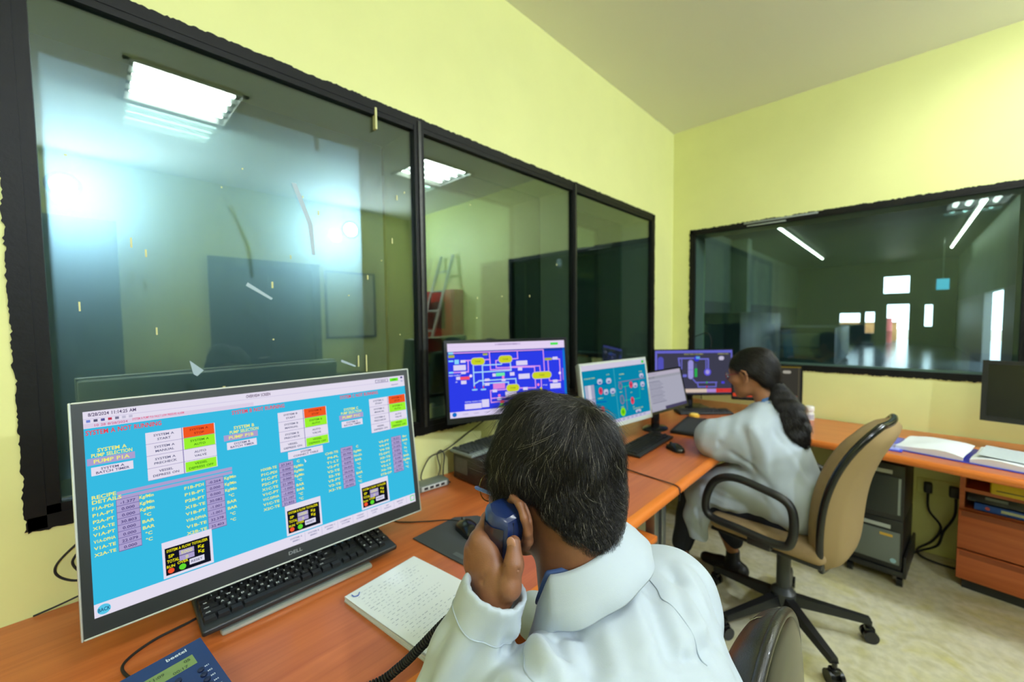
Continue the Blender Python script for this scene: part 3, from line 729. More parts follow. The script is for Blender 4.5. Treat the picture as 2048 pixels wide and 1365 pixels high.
def monitor(label, c, yaw, tilt, w, h, bez, bmat, dz, draw, group=None, gain=0.9, bg=(20, 22, 22), rim=None, base=(0.12, 0.10), neck_back=0.06, thick=0.035, foot_front=0.0, round_base=False, base_mat=None, lit=True):
    """w,h = lit screen; bez = (left, right, top, bottom)"""
    c = Vector(c); M = screen_basis(c, yaw, tilt); nxy = Vector((math.cos(yaw), math.sin(yaw), 0))
    foot = Vector((c.x, c.y, dz)) - nxy * neck_back
    t = thing('monitor', label, 'monitor', foot, 0, group)
    T = Matrix.Translation(-foot) @ M
    l, r, tp, bt = bez; x0, x1, y0, y1 = -w / 2 - l, w / 2 + r, -h / 2 - bt, h / 2 + tp
    b = MB()
    b.rbox((x0, y0, -thick), (x1, y1, -0.004), 0.006, 2, 0, T); b.rbox((x0 * 0.55, y0 * 0.5, -thick - 0.025), (x1 * 0.55, y1 * 0.5, -thick + 0.002), 0.012, 2, 0, T)
    b.build('housing', bmat if rim is None else rim, t)
    q = MB()
    for lo, hi in (((x0, -h / 2, -0.004), (-w / 2, h / 2, 0.002)), ((w / 2, -h / 2, -0.004), (x1, h / 2, 0.002)), ((x0, y0, -0.004), (x1, -h / 2, 0.002)), ((x0, h / 2, -0.004), (x1, y1, 0.002))): q.box(lo, hi, 0, T)
    bz = q.build('bezel', bmat, t)
    if rim is not None:
        q = MB(); e = 0.004
        for lo, hi in (((x0 - e, y0 - e, -0.012), (x0, y1 + e, 0.003)), ((x1, y0 - e, -0.012), (x1 + e, y1 + e, 0.003)), ((x0, y0 - e, -0.012), (x1, y0, 0.003)), ((x0, y1, -0.012), (x1, y1 + e, 0.003))): q.rbox(lo, hi, 0.0015, 1, 0, T)
        q.build('rim', rim, bz)
    sc = MB().add([(-w / 2, -h / 2, 0), (w / 2, -h / 2, 0), (w / 2, h / 2, 0), (-w / 2, h / 2, 0)], [(0, 1, 2, 3)], 0, False, T).build('screen', emis('screen_bg_%d_%d_%d' % bg, srgb(*bg), gain) if lit else mat('screen_off', srgb(24, 26, 22), 0.25), t)
    if draw:
        pr = Print(T, w, h, gain, lit); draw(pr); pr.build('screen_graphics', sc)
    # stand
    bm_ = base_mat or bmat
    q = MB(); zc = c.z - dz; back = -nxy * 0.0
    q.rbox((-0.012, -0.03, 0.012), (0.012, 0.03, zc - 0.02), 0.005, M=Matrix.Rotation(yaw, 4, 'Z')); q.build('stand_neck', bm_, t)
    q = MB()
    q.cyl(Vector((0, 0, zc - 0.03)), Vector(T @ Vector((0, 0, -thick - 0.01))), 0.018); q.build('tilt_joint', BLACK, t)
    q = MB(); Rz = Matrix.Rotation(yaw, 4, 'Z')
    if round_base: q.lathe([(base[0], 0), (base[0], 0.006), (base[0] * 0.9, 0.012), (0.03, 0.018)], 32, M=Rz @ Matrix.Diagonal((base[1] / base[0], 1, 1, 1)))
    else:
        q.rbox((-base[1] * 0.6 + foot_front, -base[0], 0), (base[1] * 1.4 + foot_front, base[0], 0.012), 0.006, 2, 0, Rz)
    q.build('stand_base', bm_, t)
    return t, T
# ------------------------------------------------------------------ what the screens show
W_, MV, YE, RE, OR, GN, BK = (236, 230, 248), (178, 166, 214), (250, 246, 120), (238, 70, 84), (250, 92, 36), (160, 250, 50), (18, 20, 34)
TX = (90, 92, 130)
def draw_big(p):
    p.rect(0, 0, 1, 0.084, W_, 1); p.rect(0, 0.036, 1, 0.003, (214, 206, 236), 2); p.rect(0, 0.06, 0.41, 0.022, (226, 214, 238), 2)
    p.text('8/28/2024 11:14:25 AM', 0.010, 0.017, 0.017, (86, 70, 110), align='l', maxw=0.10)
    p.text('OVERVIEW SCREEN', 0.427, 0.020, 0.018, (96, 66, 110), maxw=0.075)
    for k in range(7): p.rect(0.006 + 0.0145 * k, 0.042, 0.008, 0.013, [(120, 140, 220), (90, 90, 120), (90, 90, 160), (200, 60, 90), (120, 120, 150), (200, 196, 220), (200, 196, 220)][k], 3)
    p.text('10 28 8/28/2024', 0.02, 0.072, 0.012, (214, 110, 150), align='l', maxw=0.07); p.text('SYSTEM A PUMP P1A FAULT LOW PRESSURE ALARM', 0.10, 0.066, 0.012, (232, 100, 140), align='l', maxw=0.12)
    p.rect(0.863, 0.012, 0.058, 0.024, (110, 100, 150), 2); p.rect(0.865, 0.015, 0.054, 0.018, W_, 3); p.text('SYS BREAK', 0.892, 0.024, 0.010, TX, 4, maxw=0.04)
    p.rect(0.93, 0.013, 0.04, 0.024, (110, 240, 40), 2); p.text('ON', 0.95, 0.025, 0.012, (40, 120, 30), 3); p.text('operator', 0.952, 0.062, 0.012, (140, 130, 190), maxw=0.035); p.rect(0.982, 0.008, 0.010, 0.014, (60, 60, 130), 2); p.rect(0.982, 0.036, 0.010, 0.014, (190, 196, 226), 2)
    for s, x0, gx, sx, nr in (('A', 0.003, 0.126, 0.054, 0.003), ('B', 0.318, 0.482, 0.377, 0.345), ('C', 0.699, 0.827, 0.749, 0.708)):
        p.text('SYSTEM %s NOT RUNNING' % s, nr, 0.106, 0.024, RE, align='l', maxw=0.162)
        p.text('SYSTEM ' + s, sx, 0.197, 0.018, YE, maxw=0.06); p.text('PUMP SELECTION', sx, 0.221, 0.018, YE, maxw=0.085)
        p.rect(x0, 0.234, 0.098, 0.034, MV, 1); p.text('PUMP P1' + s, x0 + 0.049, 0.251, 0.018, YE)
        p.rect(x0 + 0.007, 0.279, 0.086, 0.042, W_, 1); p.text('SYSTEM ' + s, x0 + 0.05, 0.291, 0.012, TX); p.text('BATCH TIMER', x0 + 0.05, 0.308, 0.012, TX)
        ys = (0.149, 0.211, 0.274, 0.34, 0.403); p.rect(gx, 0.149, 0.17, 0.254, (150, 140, 190), 1)
        L_ = (('SYSTEM ' + s, 'START'), ('SYSTEM ' + s, 'MANUAL'), ('SYSTEM ' + s, 'PRECHECK'), ('VESSEL', 'DEPRESS ON')); R_ = (('SYSTEM ' + s, 'STOP'), ('SYSTEM ' + s, 'AUTO'), ('AUTO', 'VALVE'), ('VESSEL', 'DEPRESS OFF'))
        for i in range(4):
            h = ys[i + 1] - ys[i] - 0.002
            p.rect(gx, ys[i], 0.084, h, W_, 2)
            p.rect(gx + 0.0865, ys[i], 0.0835, h, (240, 236, 255), 2)
            c = (OR, GN, W_, GN)[i]; p.rect(gx + 0.0885, ys[i] + (0.004 if i == 3 else 0), 0.0795, h - (0.006 if i == 3 else 0), c, 3)
            for tt, dy in ((0, -0.011), (1, 0.011)):
                p.text(L_[i][tt], gx + 0.042, ys[i] + h / 2 + dy, 0.012, TX, 4); p.text(R_[i][tt], gx + 0.128, ys[i] + h / 2 + dy, 0.012, ((150, 40, 30), (60, 130, 30), TX, (60, 140, 30))[i], 4)
    p.rect(0.505, 0.410, 0.122, 0.046, W_, 4); p.text('SYSTEM', 0.566, 0.424, 0.012, TX, 5); p.text('CONNECT TABLE', 0.566, 0.442, 0.012, TX, 5)
    p.rect(0.058, 0.423, 0.276, 0.017, MV, 1); p.rect(0.058, 0.446, 0.276, 0.016, MV, 1)
    p.text('RECIPE', 0.007, 0.426, 0.018, YE, align='l'); p.text('DETAILS', 0.007, 0.449, 0.018, YE, align='l')
    K, Cc, B = 'Kg/Min', '°C', 'BAR'
    cols = ((0.007, 'l', 0.056, 0.047, 0.464, 0.720, 0.120, ['F1A-PDI', 'P1A-PT', 'P2A-PT', 'X1A-TE', 'V1A-PT', 'V1A-DPHA', 'V1A-TE', 'X2A-TE'], ['-1.377', '0.000', '0.000', '30.803', '0.000', '0.000', '22.079', '0.000'], [K, K, K, Cc, B, B, Cc, Cc]),
            (0.257, 'r', 0.262, 0.046, 0.466, 0.748, 0.327, ['F1B-PDI', 'P1B-PT', 'P2B-PT', 'X1B-TE', 'V1B-PT', 'V1B-DPHA', 'V1B-TE', 'X2B-TE'], ['-0.264', '0.000', '0.000', '30.082', '-1.001', '-1.001', '32.378', '32.403'], [K, K, K, Cc, B, B, Cc, Cc]),
            (0.466, 'r', 0.474, 0.045, 0.467, 0.740, 0.537, ['HX0B-TE', 'P1C-PDI', 'P1C-PT', 'P2C-PT', 'X1C-TE', 'V1C-PT', 'V1C-DPHA', 'V1C-TE', 'X2C-TE'], ['37.341', '0.000', '0.000', '0.000', '21.382', '-1.000', '-1.000', '21.107', '21.832'], ['C', K, K, K, Cc, B, B, Cc, Cc]),
            (0.683, 'r', 0.694, 0.046, 0.460, 0.742, 0.760, ['CHS-TE', 'P4-PL', 'T1-LT', 'V2-PT', 'V2-TE', 'S2-TE', 'V3-PT', 'V3-TE', 'X3-TE'], ['19.605', '20.700', '0.698', '0.875', '26.023', '26.018', '0.572', '21.885', '26.032'], ['C', K, 'Nm3/s', B, Cc, Cc, B, Cc, Cc]),
            (0.900, 'r', 0.912, 0.045, 0.465, 0.736, 0.975, ['V5-PT', 'V4-PT', 'V4-TE', 'F2-DPT', 'X5-TE', 'V6-PT', 'V2-LT', 'X6-TE', 'ETB-DP'], ['18.321', '0.700', '21.635', '0.405', '21.708', '0.540', '21.048', '1.007', '18.772'], ['Bar', B, Cc, 'Pa', Cc, B, K, Cc, Cc]))
    for lx, al, vx, vw, y0, y1, ux, lab, val, un in cols:
        n = len(lab); d = (y1 - y0) / n; p.rect(vx - 0.001, y0 - 0.002, vw + 0.002, y1 - y0 + 0.003, (120, 110, 170), 1)
        for i in range(n):
            y = y0 + d * (i + 0.5)
            p.rect(vx, y0 + d * i, vw, d - 0.003, MV, 2); p.text(val[i], vx + vw / 2, y, 0.014, (84, 70, 130)); p.text(lab[i], lx, y, 0.0155, YE, xs=1.5, align=al, maxw=0.043 if al == 'l' else 0.05); p.text(un[i], ux, y - 0.004, 0.016, YE, maxw=0.033)
    for s, x in (('A', 0.146), ('B', 0.481), ('C', 0.757)):
        p.rect(x, 0.741, 0.122, 0.188, W_, 4); p.rect(x + 0.006, 0.775, 0.109, 0.141, BK, 5); Q = (250, 240, 20)
        p.text('SYSTEM %s FLOW TOTALIZER' % s, x + 0.06, 0.791, 0.014, Q, 6, maxw=0.10)
        p.text('SP', x + 0.02, 0.820, 0.016, Q, 6); p.rect(x + 0.039, 0.806, 0.036, 0.026, MV, 6); p.text('5000', x + 0.057, 0.819, 0.016, (230, 230, 150), 7); p.text('Kg', x + 0.092, 0.816, 0.016, Q, 6)
        p.text('TOTAL', x + 0.024, 0.846, 0.016, Q, 6, maxw=0.028); p.rect(x + 0.039, 0.835, 0.036, 0.026, MV, 6); p.text('0', x + 0.057, 0.848, 0.016, (230, 230, 150), 7); p.text('Kg', x + 0.092, 0.842, 0.016, Q, 6)
        p.text('RUN', x + 0.018, 0.873, 0.014, Q, 6, maxw=0.02); p.text('OVER', x + 0.046, 0.868, 0.014, Q, 6, maxw=0.026)
        p.disc(x + 0.018, 0.896, 0.0075, (250, 90, 50), 6); p.disc(x + 0.045, 0.895, 0.0085, (100, 226, 50), 6)
        p.rect(x + 0.062, 0.868, 0.037, 0.03, (228, 226, 246), 6); p.text('RESET', x + 0.08, 0.883, 0.012, TX, 7)
    p.rect(0, 0.936, 1, 0.064, W_, 1); p.disc(0.019, 0.969, 0.0135, (90, 205, 240), 2); p.text('BACK', 0.019, 0.969, 0.018, (30, 90, 130), 3, maxw=0.024)
    for i, (a, b) in enumerate((('SYSTEM A', 'MIMIC'), ('SYSTEM B', 'MIMIC'), ('SYSTEM C', 'MIMIC'), ('COMMON', 'SYSTEM'), ('TREND', 'SCREEN'), ('ALARM', 'LOG'), ('SET', 'POINTS'), ('REPORT', 'LOG'))):
        x = 0.51 + 0.0595 * i; p.rect(x + 0.029, 0.942, 0.001, 0.05, (190, 184, 220), 2); p.text(a, x, 0.955, 0.010, (150, 148, 186), 3); p.text(b, x, 0.972, 0.010, (150, 148, 186), 3)
    p.rect(0.975, 0.945, 0.020, 0.042, (90, 226, 130), 2); p.rect(0.978, 0.951, 0.014, 0.030, W_, 3)
    q = [(0.557, 0.472), (0.560, 0.500), (0.565, 0.492)]; p.mb.add([p.P(a, b, 6) for a, b in q], [(0, 1, 2)], p.mi((240, 240, 240)), False, p.M)

P2 = [[(0.047, 0.13), (0.8, 0.131), (0.802, 0.463)], [(0.332, 0.139), (0.336, 0.382), (0.497, 0.389)], [(0.292, 0.237), (0.329, 0.236)], [(0.568, 0.133), (0.57, 0.243), (0.525, 0.244)], [(0.404, 0.252), (0.383, 0.26), (0.383, 0.357), (0.713, 0.377), (0.715, 0.68), (0.571, 0.665)], [(0.141, 0.237), (0.158, 0.244), (0.156, 0.39), (0.039, 0.391)], [(0.141, 0.237), (0.18, 0.236)], [(0.498, 0.355), (0.761, 0.367), (0.764, 0.458)], [(0.839, 0.293), (0.84, 0.457)], [(0.872, 0.27), (0.947, 0.282), (0.948, 0.603), (0.845, 0.595), (0.84, 0.549)], [(0.455, 0.669), (0.327, 0.67), (0.328, 0.834), (0.53, 0.827)], [(0.335, 0.778), (0.592, 0.782), (0.597, 0.818)], [(0.768, 0.56), (0.764, 0.8)]]
C2 = [[(0.197, 0.3), (0.197, 0.595)], [(0.27, 0.307), (0.269, 0.605)], [(0.27, 0.312), (0.428, 0.313), (0.432, 0.284)], [(0.197, 0.405), (0.508, 0.405), (0.503, 0.291)], [(0.203, 0.558), (0.224, 0.541), (0.238, 0.524), (0.543, 0.528), (0.546, 0.612)], [(0.271, 0.566), (0.479, 0.569), (0.48, 0.613)]]
B2 = [('white', 0.042, 0.293, 0.138, 0.365), ('white', 0.554, 0.276, 0.652, 0.341), ('white', 0.569, 0.466, 0.667, 0.538), ('white', 0.847, 0.636, 0.945, 0.711), ('white', 0.448, 0.702, 0.546, 0.78), ('white', 0.116, 0.825, 0.249, 0.898), ('white', 0.252, 0.784, 0.311, 0.89), ('red', 0.091, 0.454, 0.164, 0.496), ('green', 0.378, 0.43, 0.452, 0.477), ('pink', 0.35, 0.577, 0.449, 0.653), ('white', 0.059, 0.45, 0.09, 0.491), ('white', 0.349, 0.436, 0.376, 0.478), ('red', 0.403, 0.817, 0.437, 0.857), ('grn', 0.399, 0.856, 0.43, 0.89), ('white', 0.095, 0.506, 0.137, 0.554), ('white', 0.495, 0.433, 0.535, 0.482), ('yel', 0.753, 0.68, 0.772, 0.769), ('olive', 0.006, 0.155, 0.053, 0.191), ('olive', 0.278, 0.149, 0.317, 0.176), ('olive', 0.809, 0.254, 0.875, 0.291), ('cyan', 0.007, 0.117, 0.044, 0.144), ('cyan', 0.052, 0.219, 0.086, 0.279), ('cyan', 0.007, 0.225, 0.043, 0.247), ('cyan', 0.005, 0.378, 0.039, 0.401), ('pinkd', 0.965, 0.419, 0.978, 0.596), ('olive', 0.386, 0.895, 0.515, 0.92), ('white', 0.098, 0.228, 0.138, 0.265), ('white', 0.099, 0.384, 0.136, 0.417), ('white', 0.566, 0.372, 0.604, 0.416), ('white', 0.284, 0.501, 0.323, 0.535), ('white', 0.282, 0.558, 0.321, 0.597), ('white', 0.342, 0.658, 0.381, 0.697), ('white', 0.602, 0.659, 0.643, 0.705), ('white', 0.422, 0.518, 0.456, 0.551), ('white', 0.379, 0.77, 0.415, 0.809), ('white', 0.883, 0.245, 0.93, 0.286), ('white', 0.874, 0.584, 0.918, 0.625), ('white', 0.473, 0.828, 0.517, 0.86), ('white', 0.533, 0.813, 0.571, 0.844)]
T2 = [(0.181, 0.208, 0.29, 0.304), (0.406, 0.194, 0.521, 0.293), (0.46, 0.606, 0.57, 0.705), (0.689, 0.455, 0.862, 0.551)]
D2 = [('w', 0.174, 0.449), ('p', 0.437, 0.495), ('w', 0.943, 0.489), ('p', 0.739, 0.638), ('p', 0.397, 0.748), ('p', 0.739, 0.804)]
def draw_mimic(p):
    CO = {'white': (224, 216, 250), 'red': (250, 84, 110), 'green': (110, 240, 170), 'pink': (226, 136, 220), 'grn': (100, 220, 90), 'yel': (230, 226, 40), 'olive': (170, 180, 70), 'cyan': (140, 220, 255), 'pinkd': (150, 110, 226)}
    p.rect(0, 0, 1, 0.11, (232, 216, 248), 1); p.rect(0.0, 0.045, 0.9, 0.002, (200, 180, 226), 2); p.rect(0.87, 0.03, 0.07, 0.035, (70, 230, 80), 2); p.rect(0.38, 0.02, 0.22, 0.02, (206, 186, 226), 2); p.text('PROCESS FLOW MIMIC', 0.49, 0.03, 0.018, (150, 130, 180), 3)
    p.rect(0, 0.11, 1, 0.04, (24, 60, 170), 1); p.rect(0.98, 0.11, 0.02, 0.81, (20, 120, 214), 1)
    p.rect(0, 0.92, 1, 0.08, (226, 216, 248), 1); p.disc(0.035, 0.955, 0.017, (20, 110, 200), 2)
    for k in range(7): p.text('SCREEN', 0.12 + k * 0.085, 0.958, 0.014, (170, 160, 206), 3)
    for l in P2: p.line(l, 0.0085, (226, 160, 244), 2)
    for l in C2: p.line(l, 0.0095, (170, 216, 255), 3)
    for c, x0, y0, x1, y1 in B2: p.rect(x0, y0, x1 - x0, y1 - y0, CO[c], 4)
    for x0, y0, x1, y1 in T2:
        p.rrect(x0 - 0.004, y0 - 0.007, x1 - x0 + 0.008, y1 - y0 + 0.014, (180, 170, 250), 5); p.rrect(x0, y0, x1 - x0, y1 - y0, (206, 216, 40), 6); p.text('TANK', (x0 + x1) / 2, (y0 + y1) / 2, 0.02, (130, 140, 30), 7)
    for c, x, y in D2: p.disc(x, y, 0.0115, (250, 230, 255) if c == 'w' else (250, 130, 210), 5)
    for x, y in ((0.20, 0.62), (0.27, 0.625)): p.rrect(x - 0.022, y + 0.01, 0.044, 0.022, (150, 210, 250), 4); p.rect(x - 0.004, y - 0.03, 0.008, 0.035, (220, 60, 90), 4)
    for x, y, tt in ((0.05, 0.43, 'FEED SUPPLY'), (0.06, 0.52, 'SP'), (0.8, 0.65, 'PT-02'), (0.83, 0.765, 'FILTER'), (0.20, 0.8, 'TOTAL FLOW SYSTEM')): p.text(tt, x, y, 0.018, (220, 224, 250), 5)

B3 = [('w', 0.203, 0.243, 0.278, 0.329), ('w', 0.334, 0.25, 0.413, 0.338), ('r', 0.213, 0.378, 0.267, 0.494), ('w', 0.28, 0.423, 0.351, 0.511), ('w', 0.378, 0.428, 0.457, 0.518), ('r', 0.212, 0.685, 0.266, 0.803), ('r', 0.69, 0.363, 0.746, 0.481), ('w', 0.749, 0.402, 0.825, 0.488), ('w', 0.877, 0.252, 0.95, 0.33), ('w', 0.88, 0.402, 0.951, 0.496), ('r', 0.685, 0.635, 0.74, 0.761), ('m', 0.514, 0.355, 0.574, 0.471), ('m', 0.517, 0.565, 0.579, 0.724), ('w', 0.746, 0.87, 0.837, 0.92)]
def draw_teal(p):
    p.rect(0, 0, 1, 0.088, (232, 226, 250), 1); p.rect(0.94, 0.02, 0.04, 0.05, (70, 230, 80), 2); p.rect(0, 0.945, 1, 0.055, (220, 216, 246), 1)
    for k in range(12): p.rect(0.1 + k * 0.07, 0.955, 0.04, 0.03, (186, 184, 222), 2)
    p.rect(0.462, 0.088, 0.012, 0.857, (60, 180, 206), 2)
    p.rect(0.022, 0.32, 0.045, 0.42, (196, 200, 226), 3); p.rect(0.067, 0.32, 0.04, 0.42, (236, 232, 248), 3); p.rect(0.107, 0.32, 0.045, 0.42, (180, 182, 214), 3); p.rect(0.02, 0.54, 0.134, 0.01, (140, 146, 180), 4)
    for l, c in (([(0.166, 0.323), (0.357, 0.336)], (0, 90, 200)), ([(0.151, 0.6), (0.302, 0.621)], (0, 90, 200)), ([(0.522, 0.345), (0.963, 0.345)], (150, 130, 170)), ([(0.578, 0.437), (0.69, 0.43)], (30, 210, 160)), ([(0.868, 0.378), (0.844, 0.683), (0.578, 0.668)], (30, 210, 180)), ([(0.619, 0.437), (0.614, 0.83)], (150, 130, 170))): p.line(l, 0.008, c, 2)
    for c, x0, y0, x1, y1 in B3:
        if c == 'r': p.rrect(x0, y0, x1 - x0, y1 - y0, (250, 80, 110), 3); p.rrect(x0 + 0.015, y0 + 0.03, 0.024, 0.05, (190, 50, 90), 4)
        elif c == 'm': p.rrect(x0, y0, x1 - x0, y1 - y0, (150, 130, 170), 3); p.rrect(x0 + 0.012, y0 + 0.02, x1 - x0 - 0.024, y1 - y0 - 0.04, (60, 140, 170), 4)
        else: p.rrect(x0, y0, x1 - x0, y1 - y0, (214, 216, 244), 3); p.rect(x0 + 0.02, (y0 + y1) / 2, (x1 - x0) * 0.5, 0.03, (120, 130, 190), 4)
    for x, y, t in ((0.10, 0.212, 'STORAGE TANK'), (0.372, 0.188, 'LT-01'), (0.226, 0.551, 'PUMP A'), (0.416, 0.544, 'PT-01'), (0.583, 0.218, 'PURIFIER'), (0.549, 0.284, 'V-1'), (0.903, 0.218, 'PT-04'), (0.543, 0.514, 'HX-1'), (0.709, 0.554, 'P-3'), (0.908, 0.533, 'TE-2'), (0.541, 0.764, 'HX-2'), (0.721, 0.807, 'P-4'), (0.794, 0.845, 'TO PROCESS LINE'), (0.232, 0.84, 'PUMP B')): p.text(t, x, y, 0.022, (210, 236, 150), 5)
    p.disc(0.541, 0.85, 0.042, (150, 246, 30), 4); p.disc(0.541, 0.85, 0.02, (90, 200, 30), 5)

def draw_doc(p):
    p.rect(0, 0, 1, 0.10, (222, 214, 236), 1); p.rect(0, 0.10, 1, 0.07, (190, 192, 206), 1)
    p.text('File  Home  Insert  Page Layout', 0.04, 0.05, 0.022, (150, 146, 180), align='l'); p.text('10  BATCH REPORT', 0.04, 0.135, 0.025, (120, 122, 140), align='l')
    for k in range(13): p.rect(0.06, 0.24 + 0.045 * k, 0.30 + 0.1 * ((k * 7) % 5) / 5, 0.012, (150, 152, 176) if k % 4 else (110, 112, 140), 2)
    p.rect(0.38, 0.92, 0.62, 0.08, (90, 84, 120), 2)

def draw_purple(p):
    V = (128, 128, 240)
    p.rect(0, 0, 1, 0.06, (120, 120, 236), 1); p.rect(0, 0, 0.027, 0.95, V, 1); p.rect(0.985, 0, 0.015, 0.6, V, 1); p.rrect(0.035, 0.14, 0.075, 0.34, (96, 96, 214), 2)
    p.text('REACTOR COLUMN', 0.5, 0.085, 0.03, (190, 190, 110), 3); p.text('OPERATOR', 0.88, 0.085, 0.03, (190, 190, 110), 3)
    p.line([(0.33, 0.5), (0.305, 0.18), (0.5, 0.18)], 0.018, V, 2); p.line([(0.345, 0.42), (0.345, 0.21)], 0.012, V, 2); p.line([(0.56, 0.2), (0.69, 0.2), (0.69, 0.42)], 0.018, V, 2); p.line([(0.66, 0.24), (0.66, 0.42)], 0.012, V, 2)
    p.rrect(0.427, 0.22, 0.07, 0.44, (176, 170, 250), 3); p.rect(0.428, 0.44, 0.066, 0.008, (120, 116, 220), 4); p.rect(0.513, 0.30, 0.028, 0.12, (80, 90, 130), 3); p.rect(0.513, 0.41, 0.032, 0.2, (50, 200, 90), 3)
    p.rrect(0.635, 0.42, 0.09, 0.165, (110, 100, 255), 3); p.rrect(0.655, 0.45, 0.05, 0.10, (190, 180, 255), 4); p.disc(0.54, 0.19, 0.035, (60, 60, 240), 4); p.rect(0.53, 0.14, 0.05, 0.06, (110, 190, 250), 5)
    p.line([(0.49, 0.66), (0.53, 0.74), (0.80, 0.74)], 0.014, V, 2); p.line([(0.55, 0.76), (0.56, 0.84), (0.79, 0.84), (0.79, 0.76)], 0.014, V, 2); p.rect(0.86, 0.72, 0.04, 0.05, (90, 80, 255), 3); p.rect(0.36, 0.55, 0.05, 0.06, V, 3); p.rect(0.66, 0.72, 0.02, 0.04, (70, 200, 90), 4); p.rect(0.66, 0.82, 0.02, 0.04, (220, 60, 80), 4)
    p.rrect(0.825, 0.14, 0.07, 0.09, (226, 220, 250), 3); p.rect(0.38, 0.885, 0.29, 0.085, (244, 222, 206), 2); p.rect(0.67, 0.885, 0.12, 0.085, (196, 160, 240), 2); p.rect(0.79, 0.885, 0.205, 0.085, (250, 70, 66), 2); p.text('ALARM ACTIVE', 0.89, 0.925, 0.03, (180, 40, 50), 3)

def draw_dark(p):
    p.rect(0.0, 0, 1, 0.04, (130, 112, 40), 1); p.rect(0.965, 0, 0.008, 1, (120, 112, 84), 1); p.rrect(0.74, 0.12, 0.12, 0.09, (200, 196, 180), 2); p.rect(0.0, 0.86, 0.30, 0.10, (250, 84, 50), 2); p.rect(0.8, 0.86, 0.15, 0.10, (236, 70, 56), 2)
    p.text('BATCH', 0.4, 0.02, 0.03, (220, 190, 60), 2); p.rect(0.38, 0.2, 0.05, 0.4, (170, 164, 150), 2)

BEZ = mat('big_bezel', srgb(42, 48, 50), 0.45)
mon_big, T_big = monitor('large silver-rimmed monitor with a cyan pump overview screen on the near desk', (-1.100, 0.328, 1.039), R(-1.3), R(7.8), 0.69, 0.389, (0.015, 0.012, 0.016, 0.030), BEZ, DZ, draw_big, 'control monitors', 0.92, (58, 194, 234), SILVER, (0.165, 0.12), 0.10, 0.04, 0.04, base_mat=mat('stand_silver', srgb(190, 198, 186), 0.12, 0.5))
pl = Print(T_big, 0.69, 0.389, lit=False); pl.text('DELL', 0.503, 1.034, 0.021, (140, 146, 148), 18, 1.25); pl.build('maker_name', mon_big)
monitor('black monitor with a blue process diagram standing on the dark box', (-1.137, 1.172, 1.170), R(-24), R(6.2), 0.51, 0.285, (0.012, 0.012, 0.012, 0.022), BLACK2, 0.8605, draw_mimic, 'control monitors', 0.95, (46, 62, 236), None, (0.09, 0.05), 0.02, 0.035, 0.03)
monitor('silver-edged monitor with a teal pump screen behind the near man', (-1.005, 1.80, 1.040), R(-7.5), R(8.2), 0.505, 0.293, (0.006, 0.006, 0.006, 0.016), SILVER, DZ, draw_teal, 'control monitors', 0.75, (10, 150, 190), SILVER, (0.10, 0.05), 0.08, 0.03, -0.03, base_mat=BLACK)
monitor('small black monitor showing a white document page, tilted back', (-0.962, 2.272, 0.995), R(-7), R(13.4), 0.372, 0.212, (0.010, 0.012, 0.010, 0.014), BLACK2, DZ, draw_doc, 'control monitors', 0.62, (206, 206, 226), None, (0.09, 0.065), 0.07, 0.03, round_base=True)
monitor('black corner monitor with a violet column diagram and red alarm bar', (-1.068, 2.985, 1.013), R(-45.5), R(1.8), 0.555, 0.312, (0.008, 0.008, 0.008, 0.012), BLACK2, DZ, draw_purple, 'control monitors', 0.7, (72, 72, 92), None, (0.11, 0.09), 0.08)
monitor('dark monitor with orange corner bars behind the seated woman', (-0.640, 3.09, 0.968), R(-69), R(0), 0.385, 0.222, (0.008, 0.010, 0.008, 0.014), BLACK2, DZ2, draw_dark, 'control monitors', 0.6, (72, 70, 62), None, (0.09, 0.08), 0.05)
monitor('switched-off black monitor at the right end of the back desk', (0.545, 3.08, 1.022), R(-100), R(3), 0.46, 0.26, (0.02, 0.02, 0.02, 0.025), BLACK, DZ2, None, 'control monitors', 1, (20, 20, 20), None, (0.10, 0.08), 0.06, lit=False, round_base=True)

